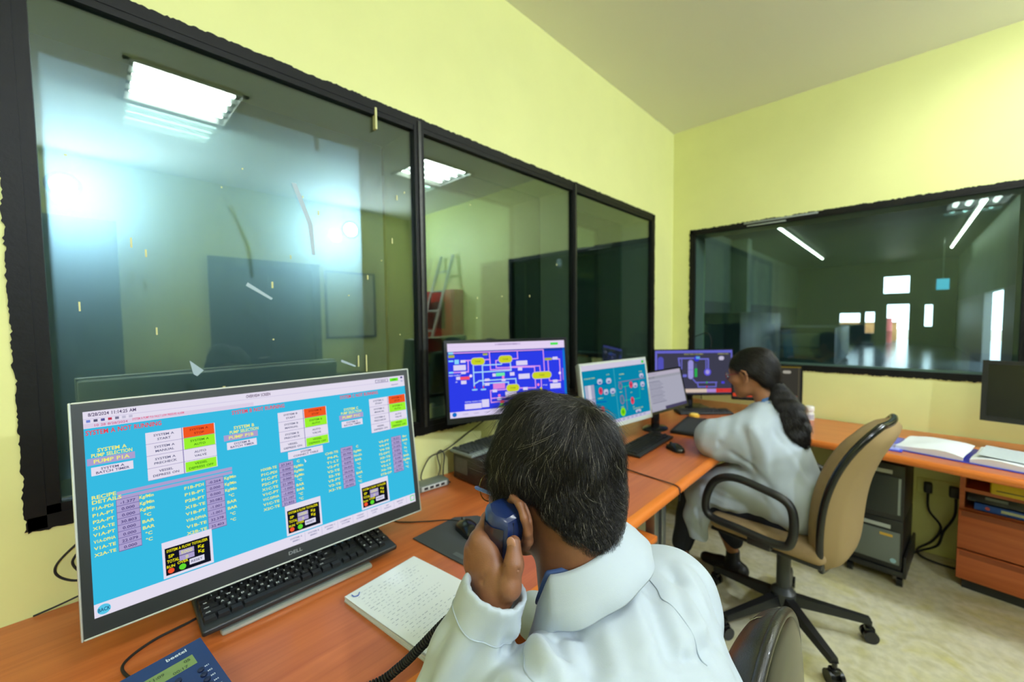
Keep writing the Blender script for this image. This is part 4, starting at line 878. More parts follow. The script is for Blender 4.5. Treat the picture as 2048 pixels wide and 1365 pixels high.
# ------------------------------------------------------------------ keyboards and mice
def keyboard(label, loc, rz, tilt=0.0, L_=0.43, D=0.13, body=BLACK, keym=None, single=True, legends=False, group='keyboards on the desks', th=0.014):
    t = thing('keyboard', label, 'keyboard', loc, rz, group)
    t.rotation_euler = (tilt, 0, rz); t.location.z += math.sin(tilt) * D / 2
    keym = keym or mat('key_black', srgb(24, 26, 27), 0.42)
    b = MB(); b.rbox((-L_ / 2, -D / 2, 0.0), (L_ / 2, D / 2, th), 0.005, 3); b.build('body', body, t)
    # a shallow well under the keys
    u = L_ / 23.1; x0 = -L_ / 2 + 0.3 * u; y0 = D / 2 - 0.017; ru = min(u, (D - 0.03) / 6.1)
    rows = [[(1, 1)] + [(0.5 * (k // 4) + 2 + k, 1) for k in range(12)] + [(15.25 + k, 1) for k in range(3)],
            [(0 + 1 * k, 1) for k in range(13)] + [(13, 2)] + [(15.25 + k, 1) for k in range(3)] + [(18.5 + k, 1) for k in range(4)],
            [(0, 1.5)] + [(1.5 + k, 1) for k in range(12)] + [(13.5, 1.5)] + [(15.25 + k, 1) for k in range(3)] + [(18.5 + k, 1) for k in range(4)],
            [(0, 1.75)] + [(1.75 + k, 1) for k in range(11)] + [(12.75, 2.25)] + [(18.5 + k, 1) for k in range(3)],
            [(0, 2.25)] + [(2.25 + k, 1) for k in range(10)] + [(12.25, 2.75)] + [(16.25, 1)] + [(18.5 + k, 1) for k in range(4)],
            [(0, 1.25), (1.25, 1.25), (2.5, 1.25), (3.75, 6.25), (10, 1.25), (11.25, 1.25), (12.5, 1.25), (13.75, 1.25)] + [(15.25 + k, 1) for k in range(3)] + [(18.5, 2), (20.5, 1)]]
    rows[0][0] = (0, 1)
    leg = [None, '`1234567890-+', ' QWERTYUIOP()', ' ASDFGHJKL;*', ' ZXCVBNM,./', None]
    meshes = {}; one = MB()
    pr = Print(Matrix.Identity(4), 1.0, 1.0, lit=False) if legends else None
    for r, row in enumerate(rows):
        yc = y0 - r * ru - (0.004 if r else 0)
        for ki, (kx, kw) in enumerate(row):
            w = kw * u; xc = x0 + (kx + kw / 2) * u
            if single:
                key = round(kw, 2)
                if key not in meshes:
                    a, c_ = w / 2 - 0.0006, ru / 2 - 0.0006; m_ = MB(); h = 0.008
                    vv = [(-a, -c_, 0), (a, -c_, 0), (a, c_, 0), (-a, c_, 0), (-a + 0.0018, -c_ + 0.0018, h), (a - 0.0018, -c_ + 0.0018, h), (a - 0.0018, c_ - 0.0012, h), (-a + 0.0018, c_ - 0.0012, h)]
                    m_.add(vv, [(4, 5, 6, 7), (0, 1, 5, 4), (1, 2, 6, 5), (2, 3, 7, 6), (3, 0, 4, 7)]); me = m_.mesh('key'); me.materials.append(keym); meshes[key] = me
                o = bpy.data.objects.new('key', meshes[key]); COL.objects.link(o); o.parent = t; o.location = (xc, yc, th)
            else:
                a, c_ = w / 2 - 0.0008, ru / 2 - 0.0008; h = th + 0.006
                one.add([(xc - a, yc - c_, th), (xc + a, yc - c_, th), (xc + a, yc + c_, th), (xc - a, yc + c_, th), (xc - a + 0.0015, yc - c_ + 0.0015, h), (xc + a - 0.0015, yc - c_ + 0.0015, h), (xc + a - 0.0015, yc + c_ - 0.001, h), (xc - a + 0.0015, yc + c_ - 0.001, h)], [(4, 5, 6, 7), (0, 1, 5, 4), (1, 2, 6, 5), (2, 3, 7, 6), (3, 0, 4, 7)])
            if pr:
                s = None
                if leg[r] and ki < len(leg[r]) and kx < 13 and leg[r][ki] != ' ': s = leg[r][ki]
                elif kx >= 18: s = '789+456+123*0.'[(r * 4 + ki) % 14]
                if s: pr.text(s, xc - 0.15 * u + 0.5, 0.5 - yc - 0.001, 0.0052, (206, 212, 212), 1, 1.1)
                elif kw > 1.2 and kx < 14 and r in (1, 2, 3, 4) : pr.text(['', 'back', 'tab', 'caps', 'shift'][r], x0 + (kx + 0.6) * u + 0.5, 0.5 - yc, 0.0034, (206, 212, 212), 1, 1.1)
                elif 15 < kx < 18 and r == 1: pr.text('+', xc + 0.5, 0.5 - yc, 0.006, (90, 170, 210), 1)
    if pr:
        pr.dz = 0; lg = pr.build('key_legends', t); lg.location = (0, 0, th + 0.0084)
    if not single:
        k_ = one.build('keys', keym, t); k_['kind'] = 'stuff'
    return t

keyboard('black full-size keyboard lying on the silver foot of the large monitor', (-1.058, 0.347, 0.767), R(90), R(7), 0.436, 0.128, mat('kb_black', srgb(34, 37, 38), 0.4), legends=True)
keyboard('grey keyboard with dark keys resting on the dark box', (-1.268, 1.225, 0.861), R(92), R(0), 0.44, 0.135, mat('kb_grey', srgb(120, 130, 126), 0.45), mat('key_dark', srgb(52, 58, 58), 0.45), False)
keyboard('black keyboard in front of the teal screen', (-0.93, 1.95, DZ), R(92), R(3), 0.42, 0.125, BLACK, None, False)
keyboard('black keyboard at the foot of the corner monitor', (-0.968, 2.888, DZ), R(44), R(2), 0.36, 0.12, BLACK, None, False)

def mouse(label, loc, rz, cord=None):
    t = thing('mouse', label, 'mouse', loc, rz, 'computer mice')
    P = []
    for i in range(13):
        a = i / 12; x = (a - 0.5) * 0.108; wd = 0.031 * math.sqrt(max(0.02, 1 - (2 * a - 1) ** 4)) * (1 - 0.12 * math.sin(PI * a)); hh = 0.036 * math.sin(PI * (0.12 + 0.80 * a)) ** 0.8
        P.append([(x, wd * math.cos(PI * j / 10), hh * math.sin(PI * j / 10) ** 0.75 if 0 < j < 10 else 0.0) for j in range(11)])
    b = MB().grid(P, 0, True); b.add(P[0], [tuple(range(11))]); b.add(P[-1], [tuple(range(10, -1, -1))]); b.build('body', BLACK2, t, auto=False)
    MB().cyl((0.033, -0.003, 0.026), (0.033, 0.003, 0.026), 0.007, n=14).build('scroll_wheel', DGREY, t)
    if cord: MB().tube([Vector(p) for p in cord], 0.0018, 6, sub=6).build('cord', RUBBER, t)
    return t
mouse('black wired mouse on the grey mouse mat', (-0.94, 0.775, 0.7545), R(168), [(0.05, 0, 0.012), (0.09, 0.02, 0.006), (0.14, 0.08, -0.002), (0.17, 0.13, -0.002), (0.2, 0.16, -0.0025), (0.24, 0.15, -0.0025), (0.27, 0.10, -0.0025)])
mouse('black mouse on the bare desk near the woman\'s elbow', (-0.79, 1.975, DZ), R(150), [(0.05, 0, 0.012), (0.08, -0.015, 0.003), (0.10, -0.02, 0.002)])

# ------------------------------------------------------------------ small things on the desks
t = thing('mouse_mat', 'dark grey mouse mat with cut corners on the near desk', 'mouse mat', (-0.93, 0.765, DZ), R(5))
MB().prism([(-0.115, -0.115), (0.105, -0.115), (0.11, 0.06), (0.075, 0.115), (-0.06, 0.105), (-0.112, 0.05)], 0, 0.0035).build('pad', mat('mat_grey', srgb(62, 66, 68), 0.85, bump=0.3, bscale=900), t)
MB().box((0.04, -0.10, 0.0036), (0.08, -0.085, 0.0038)).build('faint_print', mat('mat_print', srgb(84, 90, 92), 0.8), t)
t = thing('flat_tablet', 'flat black tablet beside the white document monitor', 'tablet', (-0.875, 2.46, DZ), R(8))
MB().rbox((-0.085, -0.2, 0.0), (0.085, 0.2, 0.018), 0.004).build('body', BLACK, t); MB().rbox((-0.07, -0.18, 0.0181), (0.07, 0.15, 0.0186), 0.0002, 1).build('surface', DGREY, t)
t = thing('sponge', 'small yellow sponge just beyond the black tablet', 'sponge', (-0.965, 2.715, DZ), R(20))
MB().lathe([(0.026, 0), (0.032, 0.006), (0.032, 0.018), (0.026, 0.024)], 18).build('pad', mat('sponge_yellow', srgb(236, 186, 60), 0.8, bump=0.5, bscale=300), t); MB().lathe([(0.024, 0.0241), (0.022, 0.027), (0.003, 0.029)], 18).build('top', mat('sponge_pale', srgb(250, 214, 110), 0.8), t)
t = thing('white_bottle', 'small white bottle at the wall end of the back desk', 'bottle', (-0.425, 3.27, DZ2))
MB().lathe([(0.024, 0), (0.026, 0.004), (0.026, 0.045), (0.02, 0.055), (0.02, 0.06)], 20).build('body', WHITE, t); MB().lathe([(0.025, 0.0602), (0.026, 0.064), (0.026, 0.088), (0.023, 0.092)], 20).build('cap', mat('cap_white', srgb(240, 240, 234), 0.4), t); MB().lathe([(0.0263, 0.008), (0.0263, 0.038)], 20).build('label_band', mat('band_grey', srgb(186, 190, 204), 0.5), t)

# stack of notes under the receiver arm
t = thing('note_stack', 'stack of handwritten white sheets on the near desk', 'papers', (-0.915, 0.383, DZ))
dx = Vector((0.297 * 0.9935, 0.297 * 0.114, 0)); dy = Vector((-0.0228, 0.2, 0))
q = MB()
for k in range(5):
    o_ = Vector((random.uniform(-0.002, 0.002), random.uniform(-0.002, 0.002), 0.0005 + k * 0.0024)); a = [o_, o_ + dx, o_ + dx + dy, o_ + dy]
    q.add([p for p in a] + [p + Vector((0, 0, 0.0022)) for p in a], [(3, 2, 1, 0), (4, 5, 6, 7), (0, 1, 5, 4), (1, 2, 6, 5), (2, 3, 7, 6), (3, 0, 4, 7)])
q.build('lower_sheets', mat('paper_shade', srgb(216, 222, 226), 0.8), t)
P = []
for i in range(13):
    row = []
    for j in range(9):
        u_, v_ = i / 12, j / 8; p_ = dx * u_ + dy * v_; lift = 0.0126 + 0.006 * u_ * u_ + 0.004 * max(0, v_ - 0.7) * math.sin(u_ * 5)
        row.append((p_.x, p_.y, lift))
    P.append(row)
MB().grid(P).build('top_sheet', PAPER, t)
# writing on the top sheet
rw = random.Random(3); q = MB()
def sheet(u_, v_): p_ = dx * u_ + dy * v_; return Vector((p_.x, p_.y, 0.0131 + 0.006 * u_ * u_))
for k in range(24):
    u_ = 0.06 + k * 0.037; v_ = 0.06 + (0.05 * rw.random()); end = 0.55 + 0.4 * rw.random() if k % 5 else 0.3
    while v_ < end:
        ln = rw.uniform(0.015, 0.05); hh = rw.uniform(0.002, 0.006)
        a, b = sheet(u_, v_), sheet(u_, v_ + ln); e = dx.normalized() * hh * 0.16
        q.add([a - e, b - e, b + e, a + e], [(0, 1, 2, 3)]); v_ += ln + rw.uniform(0.01, 0.05)
q.build('handwriting', mat('pencil_grey', srgb(168, 178, 194), 0.7), t)
q = MB(); q.tube([sheet(0.03, 0.06) + Vector((0, 0, .001)), sheet(0.06, 0.06) + Vector((0, 0, .001)), sheet(0.075, 0.10) + Vector((0, 0, .001)), sheet(0.05, 0.14) + Vector((0, 0, .001))], 0.0011, 6, sub=5); q.build('pen_mark', mat('pen_blue', srgb(70, 100, 190), 0.5), t)

# grey network box and cables by the wall
t = thing('network_hub', 'small grey hub with a silver face by the wall behind the mouse mat', 'hub', (-1.315, 0.90, DZ), R(-6))
MB().rbox((-0.03, -0.065, 0), (0.03, 0.065, 0.026), 0.004).build('body', mat('hub_grey', srgb(104, 112, 104), 0.5), t)
MB().rbox((0.0301, -0.055, 0.004), (0.032, 0.055, 0.022), 0.001).build('front_panel', SILVER, t)
for k in range(4): MB().box((0.0321, -0.045 + k * 0.024, 0.008), (0.0326, -0.029 + k * 0.024, 0.018)).build('port', BLACK, t)
t = thing('dark_box', 'dark brown equipment box on the desk under the grey keyboard', 'box', (-1.17, 1.22, DZ))
MB().rbox((-0.15, -0.205, 0.006), (0.165, 0.235, 0.11), 0.005).build('case', mat('box_brown', srgb(44, 34, 32), 0.45), t)
for a in (-0.12, 0.13):
    for b in (-0.17, 0.2): MB().cyl((a, b, 0), (a, b, 0.006), 0.012, n=12).build('foot', BLACK, t)
MB().box((-0.135, -0.2058, 0.035), (-0.06, -0.2052, 0.095)).build('paper_label', mat('old_label', srgb(92, 88, 80), 0.6, var=0.3, vscale=120), t)
MB().box((0.0, -0.2058, 0.02), (0.14, -0.2052, 0.024)).build('vent_slot', BLACK, t)

def cable(label, pts, r=0.0025, m=RUBBER, grp='loose black cables by the wall'):
    q = MB(); q.tube([Vector(p) for p in pts], r, 8, sub=8); o = q.build('cable', m, None, auto=False); tag(o, label, 'cable', grp); return o
cable('black cable looping on the wall beside the large monitor, outer loop', [(-1.37, 0.10, 0.945), (-1.368, 0.0, 0.92), (-1.365, -0.062, 0.875), (-1.365, -0.078, 0.842), (-1.365, -0.055, 0.812), (-1.36, -0.01, 0.80), (-1.35, 0.06, 0.79), (-1.33, 0.2, 0.756), (-1.28, 0.3, 0.753)])
cable('black cable looping on the wall beside the large monitor, inner loop', [(-1.376, 0.12, 0.905), (-1.376, -0.01, 0.885), (-1.375, -0.05, 0.855), (-1.374, -0.04, 0.82), (-1.372, -0.02, 0.795), (-1.37, 0.03, 0.775), (-1.36, 0.12, 0.76), (-1.32, 0.2, 0.7535)])
cable('thin black cable running from the wall along the back of the desk', [(-1.36, 0.25, 0.80), (-1.37, 0.1, 0.79), (-1.372, 0.0, 0.775), (-1.374, -0.075, 0.76), (-1.376, -0.115, 0.7535)], 0.002)
cable('black cable hanging behind the mimic screen to the grey hub', [(-1.32, 1.3, 1.0), (-1.34, 1.15, 0.93), (-1.35, 1.03, 0.875), (-1.355, 0.98, 0.86), (-1.36, 0.93, 0.85), (-1.365, 0.90, 0.81), (-1.36, 0.885, 0.775), (-1.335, 0.89, 0.768)])
cable('black cable bundle coiled between the hub and the dark box', [(-1.34, 0.95, 0.7655), (-1.35, 0.97, 0.80), (-1.36, 0.965, 0.85), (-1.362, 0.985, 0.865), (-1.36, 1.0, 0.84), (-1.355, 0.99, 0.79), (-1.345, 0.985, 0.754), (-1.29, 0.975, 0.7535)])
cable('black cable loop hanging under the end window beside the corner monitor', [(-1.2, YB - 0.01, 1.25), (-1.1, YB - 0.012, 1.28), (-1.07, YB - 0.012, 1.2), (-1.1, YB - 0.012, 1.12), (-1.15, YB - 0.012, 0.98), (-1.14, YB - 0.012, 0.755)], 0.003)

cable('thin black cable lying across the desk along the seam and over its edge', [(-0.90, 1.585, 0.7525), (-0.80, 1.572, 0.7525), (-0.70, 1.56, 0.7525), (-0.625, 1.548, 0.7535), (-0.601, 1.542, 0.746), (-0.5955, 1.538, 0.725), (-0.597, 1.535, 0.70)], 0.0022)

# open binder and blue folder on the back desk
t = thing('blue_folder', 'flat blue plastic folder lying beside the open binder', 'folder', (-0.07, 2.965, DZ2), R(-4))
MB().rbox((-0.10, -0.19, 0), (0.10, 0.12, 0.006), 0.002).build('cover', mat('folder_blue', srgb(70, 84, 210), 0.35), t); MB().rbox((-0.09, -0.185, 0.0062), (0.09, -0.06, 0.009), 0.001).build('clear_pocket', mat('folder_lilac', srgb(150, 156, 226), 0.3), t)
t = thing('open_binder', 'open ring binder with white pages on the back desk', 'binder', (0.262, 2.915, DZ2), R(-12))
MB().rbox((-0.26, -0.16, 0), (0.30, 0.15, 0.005), 0.002).build('cover', mat('binder_blue', srgb(56, 64, 176), 0.4), t)
for s, nm in ((-1, 'left_pages'), (1, 'right_pages')):
    P = []
    for i in range(9):
        u_ = i / 8; x = s * (0.01 + u_ * 0.235); hz = 0.02 + 0.018 * math.sin(PI * min(1, u_ * 1.1)) * (1 - 0.4 * u_)
        P.append([(x, -0.15 + 0.29 * j / 6, hz + 0.003 * math.sin(j * 1.3 + i)) for j in range(7)])
    q = MB().grid(P if s > 0 else P[::-1]); 
    ed = [r_[0] for r_ in P]; q.add([(x, y, 0.006) for x, y, z in ed] + ed, [(i, i + 1, 9 + i + 1, 9 + i) for i in range(8)])
    ed = P[-1]; q.add([(x, y, 0.006) for x, y, z in ed] + list(ed), [(i, i + 1, 7 + i + 1, 7 + i) for i in range(6)])
    pg = q.build(nm, PAPER, t)
    if s > 0:
        q = MB(); q.grid([[(s * (0.03 + a_ * 0.19), -0.12 + b_ * 0.23, 0.0425 - 0.0085 * a_) for b_ in (0, 1)] for a_ in (0, 0.5, 1)]); q.build('printed_table', mat('print_grey', srgb(196, 206, 210), 0.8, var=0.12, vscale=160), pg)

# ------------------------------------------------------------------ desk telephone
BLUE = mat('phone_blue', srgb(34, 58, 108), 0.38); BLUED = mat('phone_dark', srgb(22, 36, 72), 0.45)
ph = thing('telephone', 'dark blue desk telephone with a green display in the near corner of the desk', 'telephone', (-0.945, 0.118, DZ), R(10))
# local: x towards the user, y to the right edge (top-right corner at origin)
def top_z(x): return 0.058 - 0.16 * x
prof = [(0.0, 0.0), (0.0, 0.052), (0.006, 0.058), (0.20, 0.026), (0.206, 0.02), (0.206, 0.0)]
q = MB(); q.grid([[(x, y, z) for x, z in prof] for y in (0.0, -0.004, -0.196, -0.20)], 0, False); q.add([(x, 0, z) for x, z in prof], [tuple(range(6))]); q.add([(x, -0.20, z) for x, z in prof], [tuple(range(5, -1, -1))]); q.add([(0, 0, 0), (0.206, 0, 0), (0.206, -0.2, 0), (0, -0.2, 0)], [(0, 1, 2, 3)])
q.build('base', BLUE, ph)
Mt = frame_m(Vector((0.0, 0.0, 0.0589)), (0, 1, 0), (0.16, 0, 1))     # x -> +y (right), z out of the sloped face
def onface(x, y, z=0.0): return Vector((x, y, top_z(x) + z))
MB().add([onface(0.030, -0.128, .0006), onface(0.030, -0.016, .0006), onface(0.062, -0.016, .0006), onface(0.062, -0.128, .0006)], [(3, 2, 1, 0)]).build('display_frame', BLUED, ph)
dsp = MB().add([onface(0.034, -0.124, .001), onface(0.034, -0.022, .001), onface(0.058, -0.022, .001), onface(0.058, -0.124, .001)], [(3, 2, 1, 0)]).build('display', mat('lcd_green', srgb(122, 146, 84), 0.3), ph)
Mf = Matrix.Translation(onface(0.103, -0.1, .0014)) @ Matrix(((0, -1 / math.sqrt(1 + 0.0256), 0), (1, 0, 0), (0, 0.16 / math.sqrt(1 + 0.0256), 1))).to_4x4()
pr = Print(Mf, 0.20, 0.206, lit=False); pr.dz = 0.0002
def ft(s, x, y, size, c, xs=1.15, al='c'):
    pr.text(s, (y + 0.2) / 0.2, x / 0.206, size / 0.206, c, 1, xs, al)
ft('beetel', 0.0165, -0.04, 0.0075, (210, 220, 230)); ft('28-8 11:09', 0.042, -0.085, 0.006, (66, 84, 50)); ft('05', 0.041, -0.032, 0.006, (66, 84, 50)); ft('00:17', 0.053, -0.045, 0.006, (66, 84, 50))
for i, s in enumerate(('M1', 'M2', 'M3', 'M4', 'SET')): ft(s, 0.075 + 0.013 * i, -0.014, 0.0035, (200, 210, 226))
pr.build('face_print', ph)
bt = MB().lathe([(0.0048, 0), (0.0048, 0.003), (0.004, 0.004)], 14).mesh('button'); bt.materials.append(BLUED)
bt2 = MB().rbox((-0.006, -0.007, 0), (0.006, 0.007, 0.004), 0.0015).mesh('dial_key'); bt2.materials.append(BLUED)
for i in range(5):
    for yy in (-0.024,):
        o = bpy.data.objects.new('button', bt); COL.objects.link(o); o.parent = ph; o.location = onface(0.078 + 0.013 * i, yy)
for i in range(4):
    for j in range(3):
        o = bpy.data.objects.new('dial_key', bt2); COL.objects.link(o); o.parent = ph; o.location = onface(0.095 + 0.023 * i, -0.105 + 0.026 * j); o.rotation_euler = (0, 0.16, 0)
for j in range(3):
    o = bpy.data.objects.new('button', bt); COL.objects.link(o); o.parent = ph; o.location = onface(0.073, -0.11 + 0.028 * j)
q = MB(); q.rbox((0.02, -0.192, 0.045), (0.07, -0.146, 0.0585), 0.006, M=Matrix.Rotation(0.16, 4, 'Y')); q.build('cradle', BLUED, ph)
# line cord from the back of the set
MB().tube([Vector(p) for p in ((0.0, -0.06, 0.018), (-0.03, -0.07, 0.008), (-0.08, -0.085, 0.003), (-0.125, -0.08, 0.003), (-0.15, -0.03, 0.003), (-0.15, 0.04, 0.003), (-0.165, 0.13, 0.003), (-0.20, 0.22, 0.003))], 0.0026, 8, sub=8).build('line_cord', RUBBER, ph)
# ------------------------------------------------------------------ implicit surfaces for bodies and clothes
F32 = np.float32
class Grid:
    def __init__(s, lo, hi, h):
        s.lo = np.array(lo, F32); s.h = h; s.n = np.ceil((np.array(hi) - np.array(lo)) / h).astype(int) + 1
        s.ax = [s.lo[i] + np.arange(s.n[i], dtype=F32) * F32(h) for i in range(3)]
        s.d = np.full(tuple(s.n), 1.0, F32)
    def sub(s, lo, hi):
        sl = []
        for i in range(3):
            a = int(max(0, math.floor((lo[i] - s.lo[i]) / s.h))); b = int(min(s.n[i], math.ceil((hi[i] - s.lo[i]) / s.h) + 1))
            if b <= a: return None, None
            sl.append(slice(a, b))
        X = s.ax[0][sl[0]][:, None, None]; Y = s.ax[1][sl[1]][None, :, None]; Z = s.ax[2][sl[2]][None, None, :]
        return tuple(sl), (X, Y, Z)
    def put(s, f, lo, hi, k, op):
        m = k * 1.2 + 3 * s.h
        sl, P = s.sub(np.array(lo) - m, np.array(hi) + m)
        if sl is None: return s
        v = f(*P).astype(F32); d = s.d[sl]
        if op == 'u': s.d[sl] = smin(d, v, k)
        elif op == 's': s.d[sl] = -smin(-d, v, k)
        elif op == 'a': s.d[sl] = d + v
        return s
    def cone(s, a, b, ra, rb, k=0.01, op='u', sq=None):
        """tapered capsule; sq=(axis vector, factor) flattens across that axis"""
        a = np.array(a, F32); b = np.array(b, F32); ab = b - a; L2 = float(ab @ ab) + 1e-12
        r = max(ra, rb)
        def f(X, Y, Z):
            x, y, z = X - a[0], Y - a[1], Z - a[2]
            t = np.clip((x * ab[0] + y * ab[1] + z * ab[2]) / L2, 0, 1)
            x, y, z = x - t * ab[0], y - t * ab[1], z - t * ab[2]
            if sq is not None:
                n, q = np.array(sq[0], float), sq[1]; n = n / np.linalg.norm(n); c = x * n[0] + y * n[1] + z * n[2]
                return np.sqrt(np.maximum(x * x + y * y + z * z + c * c * (1 / (q * q) - 1), 0)) * (0.5 + 0.5 * q) / 1.0 - (ra + t * (rb - ra)) * (0.5 + 0.5 * q)
            return np.sqrt(x * x + y * y + z * z) - (ra + t * (rb - ra))
        lo = np.minimum(a, b) - r; hi = np.maximum(a, b) + r
        return s.put(f, lo, hi, k, op)
    def path(s, pts, rs, k=0.01, op='u', sq=None):
        for i in range(len(pts) - 1): s.cone(pts[i], pts[i + 1], rs[i], rs[i + 1], k, op, sq)
        return s
    def ell(s, c, r, ax=None, k=0.01, op='u'):
        c = np.array(c, F32); r = np.array(r, F32); A = np.eye(3) if ax is None else np.array([list(v) for v in ax], float)
        def f(X, Y, Z):
            x, y, z = X - c[0], Y - c[1], Z - c[2]
            q = [(x * A[i][0] + y * A[i][1] + z * A[i][2]) for i in range(3)]
            k0 = np.sqrt(sum((q[i] / r[i]) ** 2 for i in range(3))); k1 = np.sqrt(sum((q[i] / (r[i] * r[i])) ** 2 for i in range(3))) + 1e-9
            return k0 * (k0 - 1) / k1
        R_ = float(max(r)); return s.put(f, c - R_, c + R_, k, op)
    def box(s, c, hs, ax=None, rad=0.005, k=0.005, op='u'):
        c = np.array(c, F32); A = np.eye(3) if ax is None else np.array([list(v) for v in ax], float)
        def f(X, Y, Z):
            x, y, z = X - c[0], Y - c[1], Z - c[2]
            q = [np.abs(x * A[i][0] + y * A[i][1] + z * A[i][2]) - (hs[i] - rad) for i in range(3)]
            return np.sqrt(sum(np.maximum(v, 0) ** 2 for v in q)) + np.minimum(np.maximum(np.maximum(q[0], q[1]), q[2]), 0) - rad
        R_ = float(np.linalg.norm(hs)); return s.put(f, c - R_, c + R_, k, op)
    def half(s, p, n, k=0.003):
        """cut away everything on the +n side of a plane"""
        p = np.array(p, float); n = np.array(n, float); n /= np.linalg.norm(n)
        X, Y, Z = s.ax[0][:, None, None], s.ax[1][None, :, None], s.ax[2][None, None, :]
        v = ((X - p[0]) * n[0] + (Y - p[1]) * n[1] + (Z - p[2]) * n[2]).astype(F32)
        s.d = -smin(-s.d, -v, k); return s
    def noise(s, amp, freq, seed=0):
        rg = np.random.RandomState(seed); X, Y, Z = s.ax[0][:, None, None], s.ax[1][None, :, None], s.ax[2][None, None, :]
        acc = np.zeros_like(s.d)
        for i in range(4):
            v = rg.normal(size=3); v = v / np.linalg.norm(v) * freq * (0.6 + 0.8 * rg.rand()); ph = rg.rand() * 6.28
            acc += np.sin(X * F32(v[0]) + Y * F32(v[1]) + Z * F32(v[2]) + F32(ph))
        s.d += F32(amp / 2) * acc; return s
    def mesh(s):
        d = s.d; ins = d < 0
        n = s.n; c = np.zeros(tuple(n - 1), np.uint8)
        for i in (0, 1):
            for j in (0, 1):
                for k in (0, 1): c += ins[i:n[0] - 1 + i, j:n[1] - 1 + j, k:n[2] - 1 + k]
        act = (c > 0) & (c < 8); idx = np.argwhere(act); vid = np.full(act.shape, -1, np.int64); vid[act] = np.arange(len(idx))
        acc = np.zeros((len(idx), 3)); cnt = np.zeros(len(idx))
        cor = [(i, j, k) for i in (0, 1) for j in (0, 1) for k in (0, 1)]
        val = {q: d[idx[:, 0] + q[0], idx[:, 1] + q[1], idx[:, 2] + q[2]] for q in cor}
        for a in cor:
            for ax in range(3):
                if a[ax]: continue
                b = list(a); b[ax] = 1; b = tuple(b); va, vb = val[a], val[b]; m = (va < 0) != (vb < 0)
                t = np.where(m, va / np.where(np.abs(va - vb) < 1e-9, 1e-9, va - vb), 0)
                for x in range(3): acc[:, x] += np.where(m, a[x] + (t if x == ax else 0), 0)
                cnt += m
        V = s.lo + (idx + acc / cnt[:, None]) * s.h
        Fs = []
        for ax in range(3):
            o = [1, 2] if ax == 0 else ([2, 0] if ax == 1 else [0, 1])
            sl0 = [slice(1, -1)] * 3; sl1 = [slice(1, -1)] * 3; sl0[ax] = slice(0, -1); sl1[ax] = slice(1, None)
            m = ins[tuple(sl0)] != ins[tuple(sl1)]; e = np.argwhere(m); e = e + np.array([0 if x == ax else 1 for x in range(3)])
            flip = ins[tuple(e.T)]
            u = np.zeros(3, int); u[o[0]] = 1; w = np.zeros(3, int); w[o[1]] = 1
            q = [vid[tuple((e - u - w).T)], vid[tuple((e - w).T)], vid[tuple(e.T)], vid[tuple((e - u).T)]]
            Q = np.stack(q, 1); Q[~flip] = Q[~flip][:, ::-1]; Fs.append(Q)
        Fq = np.concatenate(Fs); Fq = Fq[(Fq >= 0).all(1)]
        return V, Fq

def smin(a, b, k):
    if k <= 0: return np.minimum(a, b)
    h = np.clip(0.5 + 0.5 * (b - a) / k, 0, 1)
    return b + (a - b) * h - k * h * (1 - h)

def relax(V, Fq, it=2, lam=0.5):
    V = V.copy()
    for _ in range(it):
        acc = np.zeros_like(V); cnt = np.zeros(len(V))
        for a, b in ((0, 1), (1, 2), (2, 3), (3, 0)):
            np.add.at(acc, Fq[:, a], V[Fq[:, b]]); np.add.at(cnt, Fq[:, a], 1)
            np.add.at(acc, Fq[:, b], V[Fq[:, a]]); np.add.at(cnt, Fq[:, b], 1)
        V += lam * (acc / np.maximum(cnt, 1)[:, None] - V)
    return V

def sdf_obj(name, parts, mats, parent=None, pick=None, smooth=1):
    """parts: list of (V,F); pick(V)->material index per face centre"""
    vs, fs, o = [], [], 0
    for V, Fq in parts:
        if smooth: V = relax(V, Fq, smooth)
        vs.append(V); fs.append(Fq + o); o += len(V)
    V = np.concatenate(vs); Fq = np.concatenate(fs)
    me = bpy.data.meshes.new(name)
    me.vertices.add(len(V)); me.vertices.foreach_set('co', V.astype(F32).ravel())
    me.loops.add(Fq.size); me.loops.foreach_set('vertex_index', Fq.astype(np.int32).ravel())
    me.polygons.add(len(Fq)); me.polygons.foreach_set('loop_start', np.arange(0, Fq.size, 4, dtype=np.int32)); me.polygons.foreach_set('loop_total', np.full(len(Fq), 4, np.int32))
    me.polygons.foreach_set('use_smooth', np.ones(len(Fq), bool))
    if pick is not None: me.polygons.foreach_set('material_index', pick(V[Fq].mean(1)).astype(np.int32))
    me.update(calc_edges=True); me.validate()
    return link(name, me, mats, parent, auto=False), V, Fq

def vnormals(V, Fq):
    n = np.cross(V[Fq[:, 2]] - V[Fq[:, 0]], V[Fq[:, 3]] - V[Fq[:, 1]]); N_ = np.zeros_like(V)
    for k in range(4): np.add.at(N_, Fq[:, k], n)
    return N_ / np.maximum(np.linalg.norm(N_, axis=1), 1e-12)[:, None]

